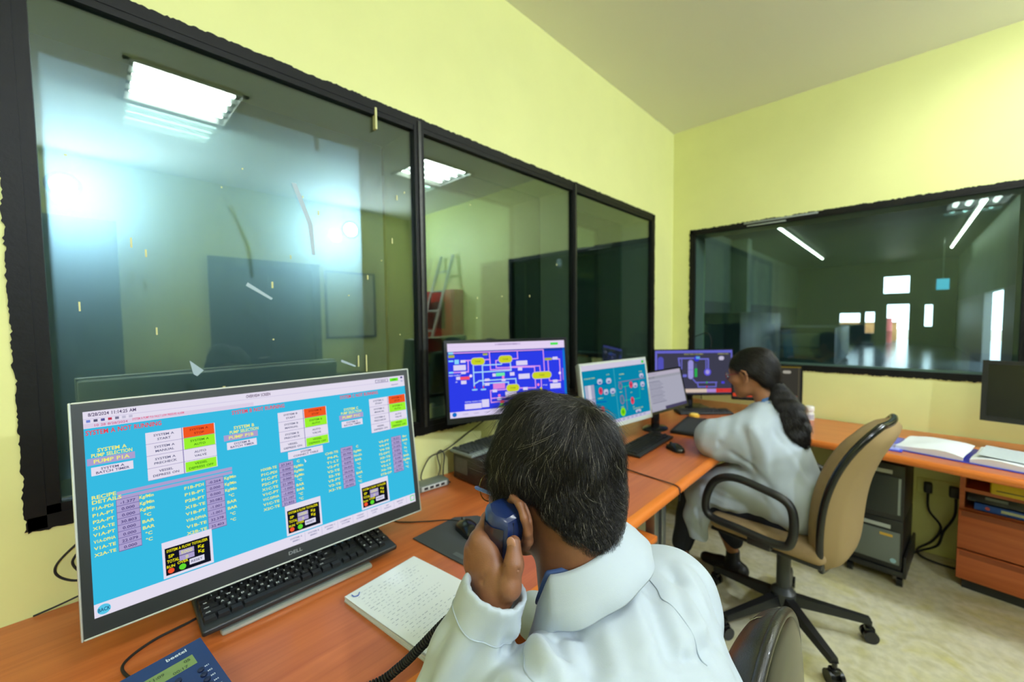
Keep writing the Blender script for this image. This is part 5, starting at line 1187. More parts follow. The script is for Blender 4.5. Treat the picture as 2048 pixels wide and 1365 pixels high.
def folds(V, Fq, F):
    """press cloth folds into a mesh: each fold = (amplitude, width, [points]); positive stands out, negative sinks in"""
    N_ = vnormals(V, Fq); D = np.zeros(len(V))
    for amp, wd, pts in F:
        pts = np.array([list(p) for p in spline([Vector(p) for p in pts], 4)]) if len(pts) > 2 else np.array(pts, float); n = len(pts)
        lo = pts.min(0) - 4 * wd - 0.02; hi = pts.max(0) + 4 * wd + 0.02; ix = np.where(((V > lo) & (V < hi)).all(1))[0]
        if not len(ix): continue
        best = np.full(len(ix), 1e9); bt = np.zeros(len(ix)); v = V[ix]; nn = N_[ix]
        for i in range(n - 1):
            a, b = pts[i], pts[i + 1]; ab = b - a; t = np.clip(((v - a) @ ab) / (ab @ ab + 1e-12), 0, 1); r = v - a - t[:, None] * ab
            c = (r * nn).sum(1); q = np.sqrt(np.maximum((r * r).sum(1) - c * c, 0) + (0.35 * c) ** 2); m = q < best; best[m] = q[m]; bt[m] = (i + t[m]) / (n - 1)
        env = np.clip(np.minimum(bt, 1 - bt) * 4 + 0.15, 0, 1); D[ix] += amp * env * np.exp(-(best / wd) ** 2)
    return V + N_ * D[:, None]
# ------------------------------------------------------------------ the man on the telephone
SKIN = mat('skin_brown', srgb(132, 86, 58), 0.48, var=0.14, vscale=60, bump=0.12, bscale=700, sss=0.06)
NAIL = mat('nail', srgb(172, 124, 100), 0.3)
HAIRB = mat('hair_base', srgb(16, 15, 14), 0.6)
HAIR1 = mat('hair_black', srgb(17, 15, 14), 0.42, spec=0.28)
HAIR2 = mat('hair_brown', srgb(48, 42, 36), 0.36, spec=0.6)
HAIR3 = mat('hair_grey', srgb(150, 142, 128), 0.4)
COAT = mat('white_coat', srgb(176, 188, 197), 0.75, bump=0.08, bscale=900, sheen=0.15)
SHIRT = mat('blue_shirt', srgb(70, 96, 150), 0.7)
man = thing('person', 'man in a white coat and glasses holding a blue telephone receiver to his ear', 'person', (-0.2, 0.48, 0))
BASE = np.array([-0.2, 0.48, 0.0])
H0 = np.array([-0.374, 0.472, 1.162]); pt = R(14)
Fv = np.array([-math.cos(pt), 0, -math.sin(pt)]); Uv = np.array([-math.sin(pt), 0, math.cos(pt)]); Lv = np.array([0, -1.0, 0])
def hp(f, l, u): return H0 + Fv * f + Lv * l + Uv * u
AX = (Fv, Lv, Uv)

def build_head(g, hp, AX, nape=None, male=True):
    g.ell(hp(-0.008, 0, 0.028), (0.096, 0.075, 0.086), AX, 0.01)
    g.ell(hp(0.035, 0, -0.02), (0.058, 0.062, 0.075), AX, 0.03)
    g.ell(hp(0.045, 0, -0.07), (0.045, 0.048, 0.038), AX, 0.02)                 # jaw
    g.cone(hp(0.072, -0.012, -0.098), hp(0.072, 0.012, -0.098), 0.018, 0.018, 0.02)   # chin
    g.cone(hp(0.075, -0.04, 0.026), hp(0.075, 0.04, 0.026), 0.014, 0.014, 0.015)      # brow
    for s in (-1, 1):
        g.ell(hp(0.062, s * 0.045, -0.022), (0.028, 0.022, 0.02), AX, 0.02)      # cheek
        g.ell(hp(0.094, s * 0.033, 0.004), (0.014, 0.017, 0.010), AX, 0.008, 's')  # eye socket
        g.ell(hp(0.082, s * 0.033, 0.003), (0.013, 0.014, 0.010), AX, 0.003)     # eyeball
    g.path([hp(0.086, 0, 0.012), hp(0.108, 0, -0.022), hp(0.104, 0, -0.034)], [0.008, 0.011, 0.009], 0.008)
    for s in (-1, 1): g.cone(hp(0.096, s * 0.011, -0.033), hp(0.094, s * 0.014, -0.034), 0.008, 0.007, 0.005)
    g.path([hp(0.086, -0.022, -0.062), hp(0.094, 0, -0.059), hp(0.086, 0.022, -0.062)], [0.005, 0.007, 0.005], 0.006)
    g.path([hp(0.085, -0.02, -0.071), hp(0.091, 0, -0.072), hp(0.085, 0.02, -0.071)], [0.005, 0.008, 0.005], 0.006)
    g.path([hp(0.09, -0.024, -0.066), hp(0.0985, 0, -0.066), hp(0.09, 0.024, -0.066)], [0.0015, 0.002, 0.0015], 0.002, 's')

def ear(g, hp, AX, s, f0=-0.008, u0=-0.034):
    """outer ear: helix rim, lobe, bowl; flares out backwards"""
    def e(f, o, u): return hp(f0 + f, s * (0.074 + o), u0 + u)
    g.path([e(0.018, 0.002, 0.008), e(0.016, 0.010, 0.026), e(0.002, 0.016, 0.034), e(-0.013, 0.021, 0.027), e(-0.018, 0.022, 0.010), e(-0.014, 0.017, -0.010), e(-0.006, 0.011, -0.024), e(0.004, 0.007, -0.032)], [0.004, 0.0045, 0.005, 0.005, 0.005, 0.005, 0.006, 0.007], 0.004)
    g.ell(e(-0.003, 0.009, 0.004), (0.015, 0.005, 0.026), AX, 0.006)
    g.ell(e(0.004, 0.016, 0.0), (0.009, 0.008, 0.014), AX, 0.004, 's')

g = Grid(H0 - [0.16, 0.14, 0.26], H0 + [0.16, 0.14, 0.15], 0.0026)
build_head(g, hp, AX)
for s in (-1, 1): ear(g, hp, AX, s)
NB = np.array([-0.325, 0.482, 0.985])
g.cone(hp(-0.025, 0, -0.03), NB, 0.056, 0.064, 0.02)
g.cone(hp(-0.055, 0.02, -0.04), NB + [0.03, -0.03, 0], 0.025, 0.03, 0.02); g.cone(hp(-0.055, -0.02, -0.04), NB + [0.03, 0.03, 0], 0.025, 0.03, 0.02)
head_m = g.mesh()

# left hand round the receiver
T_h = np.array([-0.375, 0.364, 1.150]); A_h = np.array([-0.20, 0.15, -0.968]); A_h /= np.linalg.norm(A_h)
WR = np.array([-0.368, 0.343, 1.046]); EL = np.array([-0.458, 0.288, 0.79]); SHL = np.array([-0.275, 0.305, 0.94]); SHR = np.array([-0.275, 0.665, 0.935])
g = Grid((-0.47, 0.27, 0.95), (-0.30, 0.46, 1.19), 0.0014)
mcp = [np.array(p) for p in ((-0.395, 0.343, 1.11), (-0.403, 0.341, 1.0936), (-0.405, 0.341, 1.0761), (-0.401, 0.343, 1.0597))]
pip = [np.array(p) for p in ((-0.41, 0.375, 1.122), (-0.421, 0.374, 1.1023), (-0.423, 0.373, 1.0817), (-0.417, 0.371, 1.063))]
dip = [np.array(p) for p in ((-0.408, 0.396, 1.116), (-0.418, 0.397, 1.0961), (-0.42, 0.396, 1.0762), (-0.415, 0.392, 1.0583))]
tip = [np.array(p) for p in ((-0.399, 0.407, 1.111), (-0.408, 0.41, 1.0899), (-0.41, 0.409, 1.0707), (-0.406, 0.405, 1.0536))]
rad = (0.0098, 0.0100, 0.0094, 0.0084)
for i in range(4):
    g.cone(WR + [-0.004 + 0.004 * (1.5 - i), 0, 0.004 * (1.5 - i)], mcp[i], 0.0175, rad[i] * 1.32, 0.010, sq=((0.0, 1, 0), 0.8))
g.ell((WR + mcp[1] + mcp[2]) / 3 + [0.004, 0.006, 0.004], (0.030, 0.016, 0.042), None, 0.012)
g.cone(WR, WR + (EL - WR) * 0.32, 0.024, 0.030, 0.012, sq=((0.35, 1, -0.1), 0.82))
# thumb
tc = [np.array(p) for p in ((-0.362, 0.342, 1.050), (-0.341, 0.345, 1.070), (-0.3405, 0.353, 1.096), (-0.3475, 0.361, 1.118))]
g.path(tc, [0.0175, 0.0135, 0.0112, 0.0085], 0.008)
g.cone(tc[0], (mcp[0] + tc[1]) / 2 + [0.004, 0.004, -0.016], 0.014, 0.011, 0.016)
gf = g.d.copy()
for i in range(4):          # fingers as their own fields so they stay apart
    q = Grid.__new__(Grid); q.lo, q.h, q.n, q.ax = g.lo, g.h, g.n, g.ax; q.d = np.full(tuple(g.n), 1.0, F32)
    r = rad[i]; q.path([mcp[i], pip[i], dip[i], tip[i]], [r * 1.12, r * 1.0, r * 0.9, r * 0.74], 0.003); q.ell(pip[i], (r * 1.1,) * 3, None, 0.003)
    gf = np.minimum(gf, q.d) if i else smin(gf, q.d, 0.006)
    g.d = smin(g.d, q.d, 0.005)
for i in range(3): g.cone((mcp[i] + mcp[i + 1]) / 2 + [-0.008, 0.004, 0], (pip[i] + pip[i + 1]) / 2 + [-0.006, 0, 0], 0.0018, 0.0018, 0.003, 's')     # creases between the fingers
for k in (0.0,): g.cone(tc[2] + [0.0115, -0.004, 0.0], tc[2] + [-0.004, -0.011, 0.001], 0.0008, 0.0008, 0.002, 's')
for k, dz in enumerate((-0.003, 0.003)): g.cone(tc[2] + [0.010, -0.006, dz], tc[2] + [-0.006, -0.0105, dz], 0.0006, 0.0006, 0.0015, 's')
for a, b in (((-0.352, 0.330, 1.10), (-0.372, 0.327, 1.072)), ((-0.395, 0.326, 1.118), (-0.385, 0.322, 1.075)), ((-0.405, 0.326, 1.098), (-0.392, 0.322, 1.062))): g.cone(a, b, 0.0015, 0.001, 0.006, 's')
hand_m = g.mesh()
nail_c = tc[3] + np.array([0.003, -0.0075, -0.001])

# body under the clothes (coarse)
g = Grid((-0.62, 0.12, 0.03), (0.12, 0.86, 1.06), 0.012)
PEL = np.array([-0.13, 0.48, 0.53]); CH = np.array([-0.25, 0.48, 0.85])
g.cone(PEL, (PEL + CH) / 2, 0.13, 0.115, 0.03); g.cone((PEL + CH) / 2, CH, 0.11, 0.12, 0.03)
g.cone(CH + [0, -0.1, 0.08], CH + [0, 0.1, 0.08], 0.055, 0.055, 0.04); g.cone(CH, NB + [0, 0, 0.03], 0.09, 0.05, 0.04)
WRR = np.array([-0.52, 0.60, 0.80]); ELR = np.array([-0.37, 0.735, 0.74])
for a, b, c in ((SHL, EL, WR), (SHR, ELR, WRR)): g.path([a, b, c], [0.045, 0.036, 0.026], 0.02)
for s in (-1, 1): g.path([PEL + [0, s * 0.09, -0.02], [-0.52, 0.48 + s * 0.12, 0.52], [-0.50, 0.48 + s * 0.13, 0.1], [-0.58, 0.48 + s * 0.14, 0.055]], [0.075, 0.055, 0.04, 0.03], 0.02)
body_c = g.mesh()
g = Grid(tc[3] - 0.02, tc[3] + 0.02, 0.0009)
nd = np.array([0.25, -0.95, 0.12]); nd /= np.linalg.norm(nd); nu = tc[3] - tc[2]; nu -= nd * (nu @ nd); nu /= np.linalg.norm(nu); ns = np.cross(nd, nu)
g.ell(tc[3] + nd * 0.0068 + nu * 0.001, (0.0066, 0.0022, 0.0085), (ns, nd, nu), 0.001)
nail_m = g.mesh()
nb_ = len(head_m[1]) + len(hand_m[1])
def pick_b(c): m = np.zeros(len(c)); m[nb_:nb_ + len(nail_m[1])] = 1; return m
bo, _, _ = sdf_obj('body', [head_m, hand_m, nail_m, body_c], [SKIN, NAIL], man, pick_b); bo.location = -BASE

# trousers and shoes, mostly hidden
g = Grid((-0.64, 0.2, 0.0), (0.05, 0.78, 0.68), 0.010)
for s in (-1, 1): g.path([PEL + [0, s * 0.09, -0.02], [-0.52, 0.48 + s * 0.12, 0.52], [-0.50, 0.48 + s * 0.13, 0.09]], [0.11, 0.078, 0.062], 0.03)
tr, _, _ = sdf_obj('trousers', [g.mesh()], [mat('dark_trousers', srgb(34, 38, 48), 0.8)], man); tr.location = -BASE
for s in (-1, 1):
    g = Grid((-0.66, 0.48 + s * 0.14 - 0.07, 0.0), (-0.42, 0.48 + s * 0.14 + 0.07, 0.14), 0.005)
    g.path([[-0.47, 0.48 + s * 0.135, 0.045], [-0.55, 0.48 + s * 0.14, 0.04], [-0.615, 0.48 + s * 0.14, 0.034]], [0.042, 0.036, 0.03], 0.02); g.half((0, 0, 0.008), (0, 0, -1))
    so, _, _ = sdf_obj('shoe', [g.mesh()], [BLACK2], man); so.location = -BASE

MAN_FOLDS = [
    (-0.007, 0.012, [(-0.285, 0.415, 1.03), (-0.25, 0.385, 1.018), (-0.225, 0.36, 1.0)]), (0.006, 0.013, [(-0.27, 0.435, 1.03), (-0.235, 0.405, 1.018), (-0.21, 0.385, 1.0)]),
    (-0.006, 0.013, [(-0.24, 0.50, 1.03), (-0.205, 0.465, 1.015), (-0.185, 0.445, 1.0)]), (0.005, 0.015, [(-0.225, 0.525, 1.025), (-0.195, 0.495, 1.01), (-0.172, 0.475, 0.995)]),
    (-0.006, 0.011, [(-0.245, 0.60, 1.01), (-0.205, 0.575, 1.0), (-0.178, 0.555, 0.98)]), (0.006, 0.013, [(-0.255, 0.63, 1.0), (-0.21, 0.605, 0.995), (-0.18, 0.585, 0.97)]), (-0.006, 0.011, [(-0.24, 0.66, 0.99), (-0.205, 0.64, 0.97), (-0.19, 0.62, 0.945)]),
    (-0.009, 0.012, [(-0.33, 0.335, 1.0), (-0.29, 0.325, 1.006), (-0.255, 0.325, 0.998)]), (0.008, 0.013, [(-0.325, 0.355, 1.003), (-0.285, 0.345, 1.012), (-0.25, 0.345, 1.003)]), (-0.008, 0.011, [(-0.315, 0.295, 0.985), (-0.28, 0.29, 0.99), (-0.24, 0.295, 0.975)]),
    (-0.009, 0.018, [(-0.264, 0.554, 1.021), (-0.228, 0.506, 1.026), (-0.189, 0.468, 1.008), (-0.171, 0.451, 0.993)]),
    (0.009, 0.02, [(-0.275, 0.518, 1.035), (-0.227, 0.468, 1.025), (-0.188, 0.436, 1.004)]),
    (-0.0075, 0.014, [(-0.167, 0.497, 0.993), (-0.166, 0.535, 0.981), (-0.168, 0.583, 0.957)]),
    (-0.0075, 0.012, [(-0.176, 0.471, 1.0), (-0.164, 0.489, 0.991), (-0.158, 0.527, 0.973)]),
    (0.0075, 0.018, [(-0.232, 0.598, 1.007), (-0.191, 0.556, 0.997), (-0.168, 0.523, 0.987)]),
    (-0.0045, 0.012, [(-0.254, 0.611, 1.013), (-0.216, 0.56, 1.011), (-0.192, 0.526, 1.005)]),
    (0.0105, 0.013, [(-0.31, 0.419, 1.017), (-0.287, 0.417, 1.028), (-0.275, 0.413, 1.025), (-0.275, 0.4, 1.021)]),
    (-0.0105, 0.013, [(-0.308, 0.401, 1.017), (-0.292, 0.404, 1.02), (-0.274, 0.388, 1.018)]),
    (-0.012, 0.012, [(-0.302, 0.377, 1.013), (-0.283, 0.363, 1.016), (-0.262, 0.35, 1.015)]),
    (0.0105, 0.014, [(-0.31, 0.372, 1.009), (-0.283, 0.346, 1.016), (-0.262, 0.329, 1.015)]),
    (-0.006, 0.03, [(-0.274, 0.422, 1.028), (-0.241, 0.405, 1.015), (-0.22, 0.388, 1.002)]),
    (0.006, 0.03, [(-0.258, 0.455, 1.032), (-0.224, 0.422, 1.015), (-0.207, 0.405, 1.003)]),
]
# the coat
def coat_field():
    g = Grid((-0.60, 0.13, 0.45), (0.06, 0.85, 1.08), 0.0042)
    g.cone((-0.13, 0.48, 0.45), (-0.175, 0.48, 0.66), 0.185, 0.165, 0.05, sq=((1, 0, 0.2), 0.82))
    g.cone((-0.175, 0.48, 0.66), (-0.25, 0.48, 0.85), 0.165, 0.15, 0.05, sq=((1, 0, 0.3), 0.85))
    g.ell((-0.245, 0.48, 0.86), (0.135, 0.185, 0.14), None, 0.06)
    g.cone((-0.275, 0.345, 0.945), (-0.275, 0.62, 0.945), 0.062, 0.062, 0.07)
    g.cone((-0.315, 0.481, 0.978), (-0.275, 0.48, 0.925), 0.058, 0.097, 0.05)
    # right sleeve
    g.path([SHR + [0, 0.005, -0.005], ELR, WRR], [0.064, 0.062, 0.045], 0.07)
    # left sleeve
    g.path([SHL + [0, -0.003, -0.008], EL], [0.066, 0.058], 0.06); g.path([EL, WR + (WR - EL) * 0.10], [0.057, 0.0405], 0.02)
    return g
g = coat_field()
ad = (WR - EL) / np.linalg.norm(WR - EL)
g.noise(0.0030, 38, 3); g.noise(0.0016, 85, 4)
# neck opening and cuff opening
g.cone(NB + [0, 0, -0.06], hp(-0.03, 0, 0.0), 0.060, 0.062, 0.008, 's')
cu = WR + (EL - WR) * 0.03
g.half_cut = None
g.cone(cu, WR + (WR - EL) * 0.5, 0.0335, 0.036, 0.003, 's')
def cuffcut(X, Y, Z):
    n = -ad + np.array([0.15, 0.0, 0.1]); n = n / np.linalg.norm(n); p = WR + (WR - EL) * 0.055
    plane = ((X - p[0]) * n[0] + (Y - p[1]) * n[1] + (Z - p[2]) * n[2])
    rr = np.sqrt((X - WR[0]) ** 2 + (Y - WR[1]) ** 2 + (Z - WR[2]) ** 2) - 0.10
    return np.maximum(plane, rr)
g.put(cuffcut, WR - 0.1, WR + 0.1, 0.003, 's')
cv, cf = g.mesh(); cv = relax(cv, cf, 2)
def slv(A, B, ra, rb, t, ph):
    A, B = np.array(A), np.array(B); d = (B - A) / np.linalg.norm(B - A); u = np.cross(d, [0, 1.0, 0]); u /= np.linalg.norm(u); v = np.cross(d, u); r = ra + (rb - ra) * t
    return A + (B - A) * t + (u * math.cos(R(ph)) + v * math.sin(R(ph))) * r
for am, wd, t0, t1, p0, p1 in ((-0.006, 0.010, 0.02, 0.75, 40, 70), (0.005, 0.012, 0.05, 0.8, 70, 95), (-0.006, 0.010, 0.1, 0.95, 110, 95), (0.005, 0.012, 0.1, 0.9, 140, 125), (-0.006, 0.010, 0.05, 0.7, 170, 150), (-0.006, 0.010, 0.3, 0.95, 10, 30), (0.005, 0.011, 0.2, 0.9, -20, 0), (-0.006, 0.010, 0.2, 0.9, 210, 190)):
    MAN_FOLDS.append((am, wd, [slv(WR, EL, 0.041, 0.057, t0 + (t1 - t0) * k / 3, p0 + (p1 - p0) * k / 3 + 6 * math.sin(k * 2)) for k in range(4)]))
cv = folds(cv, cf, MAN_FOLDS)
co, CV, CF = sdf_obj('lab_coat', [(cv, cf)], [COAT], man, None, 0); co.location = -BASE
SEAM = mat('coat_seam', srgb(160, 172, 180), 0.8)
CN = vnormals(CV, CF)
def seam(pts, parent, off=0.0004, r=0.0009):
    P = spline([Vector(p) for p in pts], 8); out = []
    for p in P:
        i = int(np.argmin(((CV - np.array(p)) ** 2).sum(1))); out.append(Vector(p) + Vector(CN[i]) * float((CV[i] - np.array(p)) @ CN[i] + off))
    for _ in range(2): out = [out[0]] + [(out[i - 1] + out[i] * 2 + out[i + 1]) / 4 for i in range(1, len(out) - 1)] + [out[-1]]
    MB().tube(out, r, 5).build('seam', SEAM, parent, auto=False)
for pts in ([(-0.283, 0.565, 1.019), (-0.245, 0.545, 1.02), (-0.228, 0.528, 1.02), (-0.205, 0.52, 1.01), (-0.178, 0.512, 0.99), (-0.162, 0.508, 0.97)], [(-0.325, 0.416, 1.013), (-0.315, 0.398, 1.013), (-0.31, 0.384, 1.01)], [(-0.335, 0.383, 0.992), (-0.32, 0.355, 1.001), (-0.30, 0.325, 1.005), (-0.27, 0.31, 0.99), (-0.23, 0.305, 0.96)]): seam(pts, co)
seam([slv(WR, EL, 0.042, 0.057, 0.10, p_) for p_ in range(-60, 260, 20)], co)

# collar: a stand that folds over
def collar(parent, c0, ax, rx, ry, stand, fall, mats, gap=40, th=0.0035, lean=0.0, name='collar', drop_front=0.05, n=72, base=BASE, flare=1.0, phase=0.0):
    """c0 neck centre at the collar seam; ax = (back, side, up) unit vectors; open at the front by gap degrees each side"""
    bk, sd, uu = [np.array(a, float) for a in ax]; P = []
    for i in range(n + 1):
        a = R(-180 + gap + (360 - 2 * gap) * i / n) + phase
        rd = bk * math.cos(a) * rx + sd * math.sin(a) * ry; o = bk * math.cos(a) + sd * math.sin(a)
        fr = max(0.0, (0.25 - math.cos(a)) / 1.25) ; e = c0 - uu * drop_front * fr + 0.0
        wob = 0.0022 * math.sin(a * 5 + 1) + 0.0015 * math.sin(a * 11)
        row = [(0.00, -0.012), (0.0, 0.0), (-0.002, stand * 0.6), (0.0, stand * 0.95), (0.005, stand * 1.06), (0.011, stand * 0.98), (0.017 * flare, stand * 0.95 - fall * 0.25), (0.026 * flare, stand * 0.95 - fall * 0.6), (0.036 * flare + wob, stand * 0.95 - fall), (0.036 * flare + wob - 0.002, stand * 0.95 - fall - th), (0.029 * flare, stand * 0.95 - fall * 0.72 - th), (0.014 * flare, stand * 0.6)]
        ff = 1 - 0.35 * fr
        P.append([tuple(e + rd + o * x + uu * (z * ff if z > 0 else z)) for x, z in row])
    q = MB().grid(P, 0, True); o_ = q.build(name, mats, parent, auto=False); o_.location = -base + 0.0
    return o_
rl = R(13); cu_ = np.array([-0.28, 0, 0.96]); cax = (np.array([0.96, 0, 0.28]), np.array([0, 1.0, 0]) * math.cos(rl) + cu_ * math.sin(rl), cu_ * math.cos(rl) - np.array([0, 1.0, 0]) * math.sin(rl))
collar(man, np.array([-0.331, 0.482, 1.039]), cax, 0.068, 0.072, 0.042, 0.044, [COAT], 52, flare=1.08, drop_front=0.085)
collar(man, np.array([-0.340, 0.482, 1.028]), cax, 0.058, 0.061, 0.047, 0.022, [SHIRT], 40, drop_front=0.075, name='shirt_collar', flare=0.35)

# hair: a cap with strands
g = Grid(H0 - [0.16, 0.13, 0.18], H0 + [0.16, 0.13, 0.15], 0.003)
g.ell(hp(-0.012, 0, 0.029), (0.100, 0.079, 0.089), AX, 0.01)
g.ell(hp(-0.048, 0, -0.050), (0.046, 0.058, 0.070), AX, 0.03)
g.ell(hp(-0.008, 0, 0.040), (0.094, 0.083, 0.073), AX, 0.012)
def below(X, Y, Z):
    x, y, z = X - H0[0], Y - H0[1], Z - H0[2]; f = x * Fv[0] + y * Fv[1] + z * Fv[2]; u = x * Uv[0] + y * Uv[1] + z * Uv[2]
    a = (f + 0.036) * 0.80 - (u + 0.045) * 0.60; b = (f + 0.02) * 0.66 - (u + 0.022) * 0.75
    return -np.minimum(a, b)
g.put(below, H0 - 0.2, H0 + 0.2, 0.008, 's')
for s in (-1, 1): g.cone(hp(0.026, s * 0.07, 0.02), hp(0.024, s * 0.073, -0.02), 0.013, 0.008, 0.008)
g.noise(0.0034, 75, 9); g.noise(0.0016, 160, 10)
hv = g.mesh()
ho, HV, HF = sdf_obj('hair', [hv], [HAIRB], man); ho.location = -BASE
def strands(name, V, Fq, frame, whorl, n, ln, wd, mats, probs, parent, base, seed=1, lift=0.004, swirl=0.5, clump=0.35, gravity=0.35, inward=None):
    """hair strands as thin three-sided tapering tubes laid along a flow over the cap"""
    rg = np.random.RandomState(seed); A = V[Fq[:, 0]]; B = V[Fq[:, 1]]; C = V[Fq[:, 2]]; D = V[Fq[:, 3]]
    nr = np.cross(C - A, D - B); ar = np.linalg.norm(nr, axis=1); nr = nr / np.maximum(ar, 1e-12)[:, None]
    cen = (A + B + C + D) / 4; w = ar.copy()
    if inward is not None: w *= inward(cen, nr)
    pick = rg.choice(len(Fq), n, p=w / w.sum()); u = rg.rand(n, 1); v = rg.rand(n, 1)
    P = (A[pick] * (1 - u) + B[pick] * u) * (1 - v) + (D[pick] * (1 - u) + C[pick] * u) * v
    N_ = nr[pick]; flip = np.sign(((P - cen.mean(0)) * N_).sum(1)); N_ *= flip[:, None]
    up_ = np.array(frame[2]); r = P - whorl; r -= N_ * (r * N_).sum(1)[:, None]; dist = np.linalg.norm(r, axis=1)
    r /= np.maximum(dist, 1e-6)[:, None]; tn = np.cross(N_, r)
    sw = swirl * np.exp(-dist / 0.06)[:, None] + 0.12
    d = r + tn * sw - up_ * gravity * np.clip(1 - (N_ @ up_), 0, 1.2)[:, None]
    # clumping by a smooth pseudo-noise
    ph = np.sin(P @ rg.normal(size=(3, 6)) * 140 / 2 + rg.rand(6) * 6); d += tn * (ph.mean(1) * clump)[:, None] + rg.normal(size=(n, 3)) * 0.10
    d -= N_ * (d * N_).sum(1)[:, None]; d /= np.linalg.norm(d, axis=1)[:, None]
    L_ = (ln(P) * (0.6 + 0.7 * rg.rand(n)))[:, None]; K = 6; rows = []
    side = np.cross(N_, d); cv = rg.normal(size=(n, 1)) * 0.25
    lf = lift * (0.3 + rg.rand(n))[:, None]
    for k in range(K):
        t = k / (K - 1); c = P + d * L_ * t + side * L_ * cv * t * t + N_ * (lf * math.sin(PI * min(1, t * 1.1)) - L_ * L_ * t * t * 4.6 + 0.0006)
        wv = wd * (1 - 0.75 * t); rows.append((c + side * wv, c - side * wv, c + N_ * wv * 1.2))
    VV = np.concatenate([x for rw_ in rows for x in rw_]); FF = []; i = np.arange(n)
    for k in range(K - 1):
        for a, b in ((1, 2), (2, 0)):
            FF.append(np.stack([(3 * k + a) * n + i, (3 * k + b) * n + i, (3 * k + 3 + b) * n + i, (3 * k + 3 + a) * n + i], 1))
    mi = np.tile(rg.choice(len(mats), n, p=probs), 2 * (K - 1)); FF = np.concatenate(FF)
    me = bpy.data.meshes.new(name); me.vertices.add(len(VV)); me.vertices.foreach_set('co', VV.astype(F32).ravel()); me.loops.add(FF.size); me.loops.foreach_set('vertex_index', FF.astype(np.int32).ravel())
    me.polygons.add(len(FF)); me.polygons.foreach_set('loop_start', np.arange(0, FF.size, 4, dtype=np.int32)); me.polygons.foreach_set('loop_total', np.full(len(FF), 4, np.int32)); me.polygons.foreach_set('material_index', mi.astype(np.int32)); me.polygons.foreach_set('use_smooth', np.ones(len(FF), bool)); me.update(calc_edges=True)
    o = link(name, me, mats, parent, auto=False); o['kind'] = 'stuff'; return o
s_ = strands('hair_strands', HV, HF, AX, hp(-0.074, -0.020, 0.086), 42000, lambda P: 0.013 + 0.034 * np.clip(((P - H0) @ Uv + 0.03) / 0.09, 0, 1), 0.00019, [HAIR1, HAIR2, HAIR3], [0.85, 0.125, 0.025], ho, BASE, 2, 0.006, 1.2, 1.0, 0.45, inward=lambda c, n: (((c - H0) @ Fv) < 0.05).astype(float) + 0.01)

# glasses
gold = mat('gold_metal', srgb(190, 160, 96), 0.25, 1.0); tpl = mat('temple_blue', srgb(96, 116, 170), 0.3, 0.4)
gl = bpy.data.objects.new('glasses', None); COL.objects.link(gl); gl.parent = man; gl.location = -BASE
for s in (-1, 1):
    c_ = hp(0.102, s * 0.040, -0.004); P = [tuple(c_ + Lv * s * 0.026 * math.cos(a) + Uv * (0.021 * math.sin(a)) - Fv * (0.004 + 0.006 * math.cos(a))) for a in [2 * PI * i / 28 for i in range(28)]]
    MB().tube(P, 0.0011, 6, closed=True).build('rim', gold, gl); MB().add(P, [tuple(range(28))], 0, False).build('lens', glass_mat('lens', (0.93, 0.95, 0.95, 1), 1.5), gl)
    MB().tube([tuple(hp(0.094, s * 0.066, 0.004)), tuple(hp(0.084, s * 0.078, 0.006)), tuple(hp(0.04, s * 0.084, 0.0)), tuple(hp(0.012, s * 0.084, -0.004)), tuple(hp(-0.006, s * 0.080, -0.016))], [0.0016, 0.0026, 0.0022, 0.0016, 0.0012], 8, sub=4).build('temple', tpl, gl)
MB().tube([tuple(hp(0.104, -0.011, 0.002)), tuple(hp(0.110, 0, 0.007)), tuple(hp(0.104, 0.011, 0.002))], 0.0012, 6, sub=4).build('bridge', gold, gl)

# receiver held to the ear
hs = thing('telephone_handset', 'dark blue telephone receiver held at the man\'s ear', 'telephone receiver', tuple(T_h))
za = -A_h; outn = np.array([-0.10, -1, 0.0]); outn -= za * (outn @ za); outn /= np.linalg.norm(outn); sx = np.cross(outn, za)     # sx points to the rear side
Mh = Matrix((Vector(sx), Vector(outn), Vector(za))).transposed().to_4x4()      # local: x side, y outwards, z towards the ear end
PHB = mat('receiver_blue', srgb(22, 40, 88), 0.32, coat=0.2); PHD = mat('receiver_back', srgb(34, 26, 44), 0.25, coat=0.4)
secs = [(0.0, 0.017, 0.010, -0.022), (-0.003, 0.022, 0.014, -0.026), (-0.012, 0.0245, 0.018, -0.027), (-0.040, 0.0245, 0.020, -0.026), (-0.055, 0.0235, 0.020, -0.014), (-0.075, 0.022, 0.020, -0.006), (-0.120, 0.022, 0.020, -0.006), (-0.140, 0.0235, 0.020, -0.014), (-0.158, 0.0245, 0.019, -0.024), (-0.182, 0.0245, 0.016, -0.025), (-0.190, 0.020, 0.012, -0.021)]
P = []
for z, hw, yo, yi in secs: P.append([(-hw, yi * 0.7, z), (-hw * 0.8, yi, z), (hw * 0.8, yi, z), (hw, yi * 0.7, z), (hw, yo * 0.35, z), (hw * 0.30, yo, z), (-hw * 0.30, yo, z), (-hw, yo * 0.35, z), (-hw, yi * 0.7, z)])
q = MB().grid(P, 0, True, Mh); q.add(P[0][:-1], [tuple(range(8))], 0, False, Mh); q.add(P[-1][:-1], [tuple(range(7, -1, -1))], 0, False, Mh); q.build('shell', PHB, hs)
P2_ = [[(-hw * 0.86, yo * 0.52 + 0.0012, z), (-hw * 0.30, yo + 0.0012, z), (hw * 0.30, yo + 0.0012, z), (hw * 0.86, yo * 0.52 + 0.0012, z)] for z, hw, yo, yi in secs[2:-1]]
MB().grid(P2_, 0, True, Mh).build('back_cover', PHD, hs)
MB().box((-0.0246, -0.0035, -0.186), (0.0246, -0.0028, -0.006), 0, Mh).build('parting_line', BLACK, hs)
q = MB()
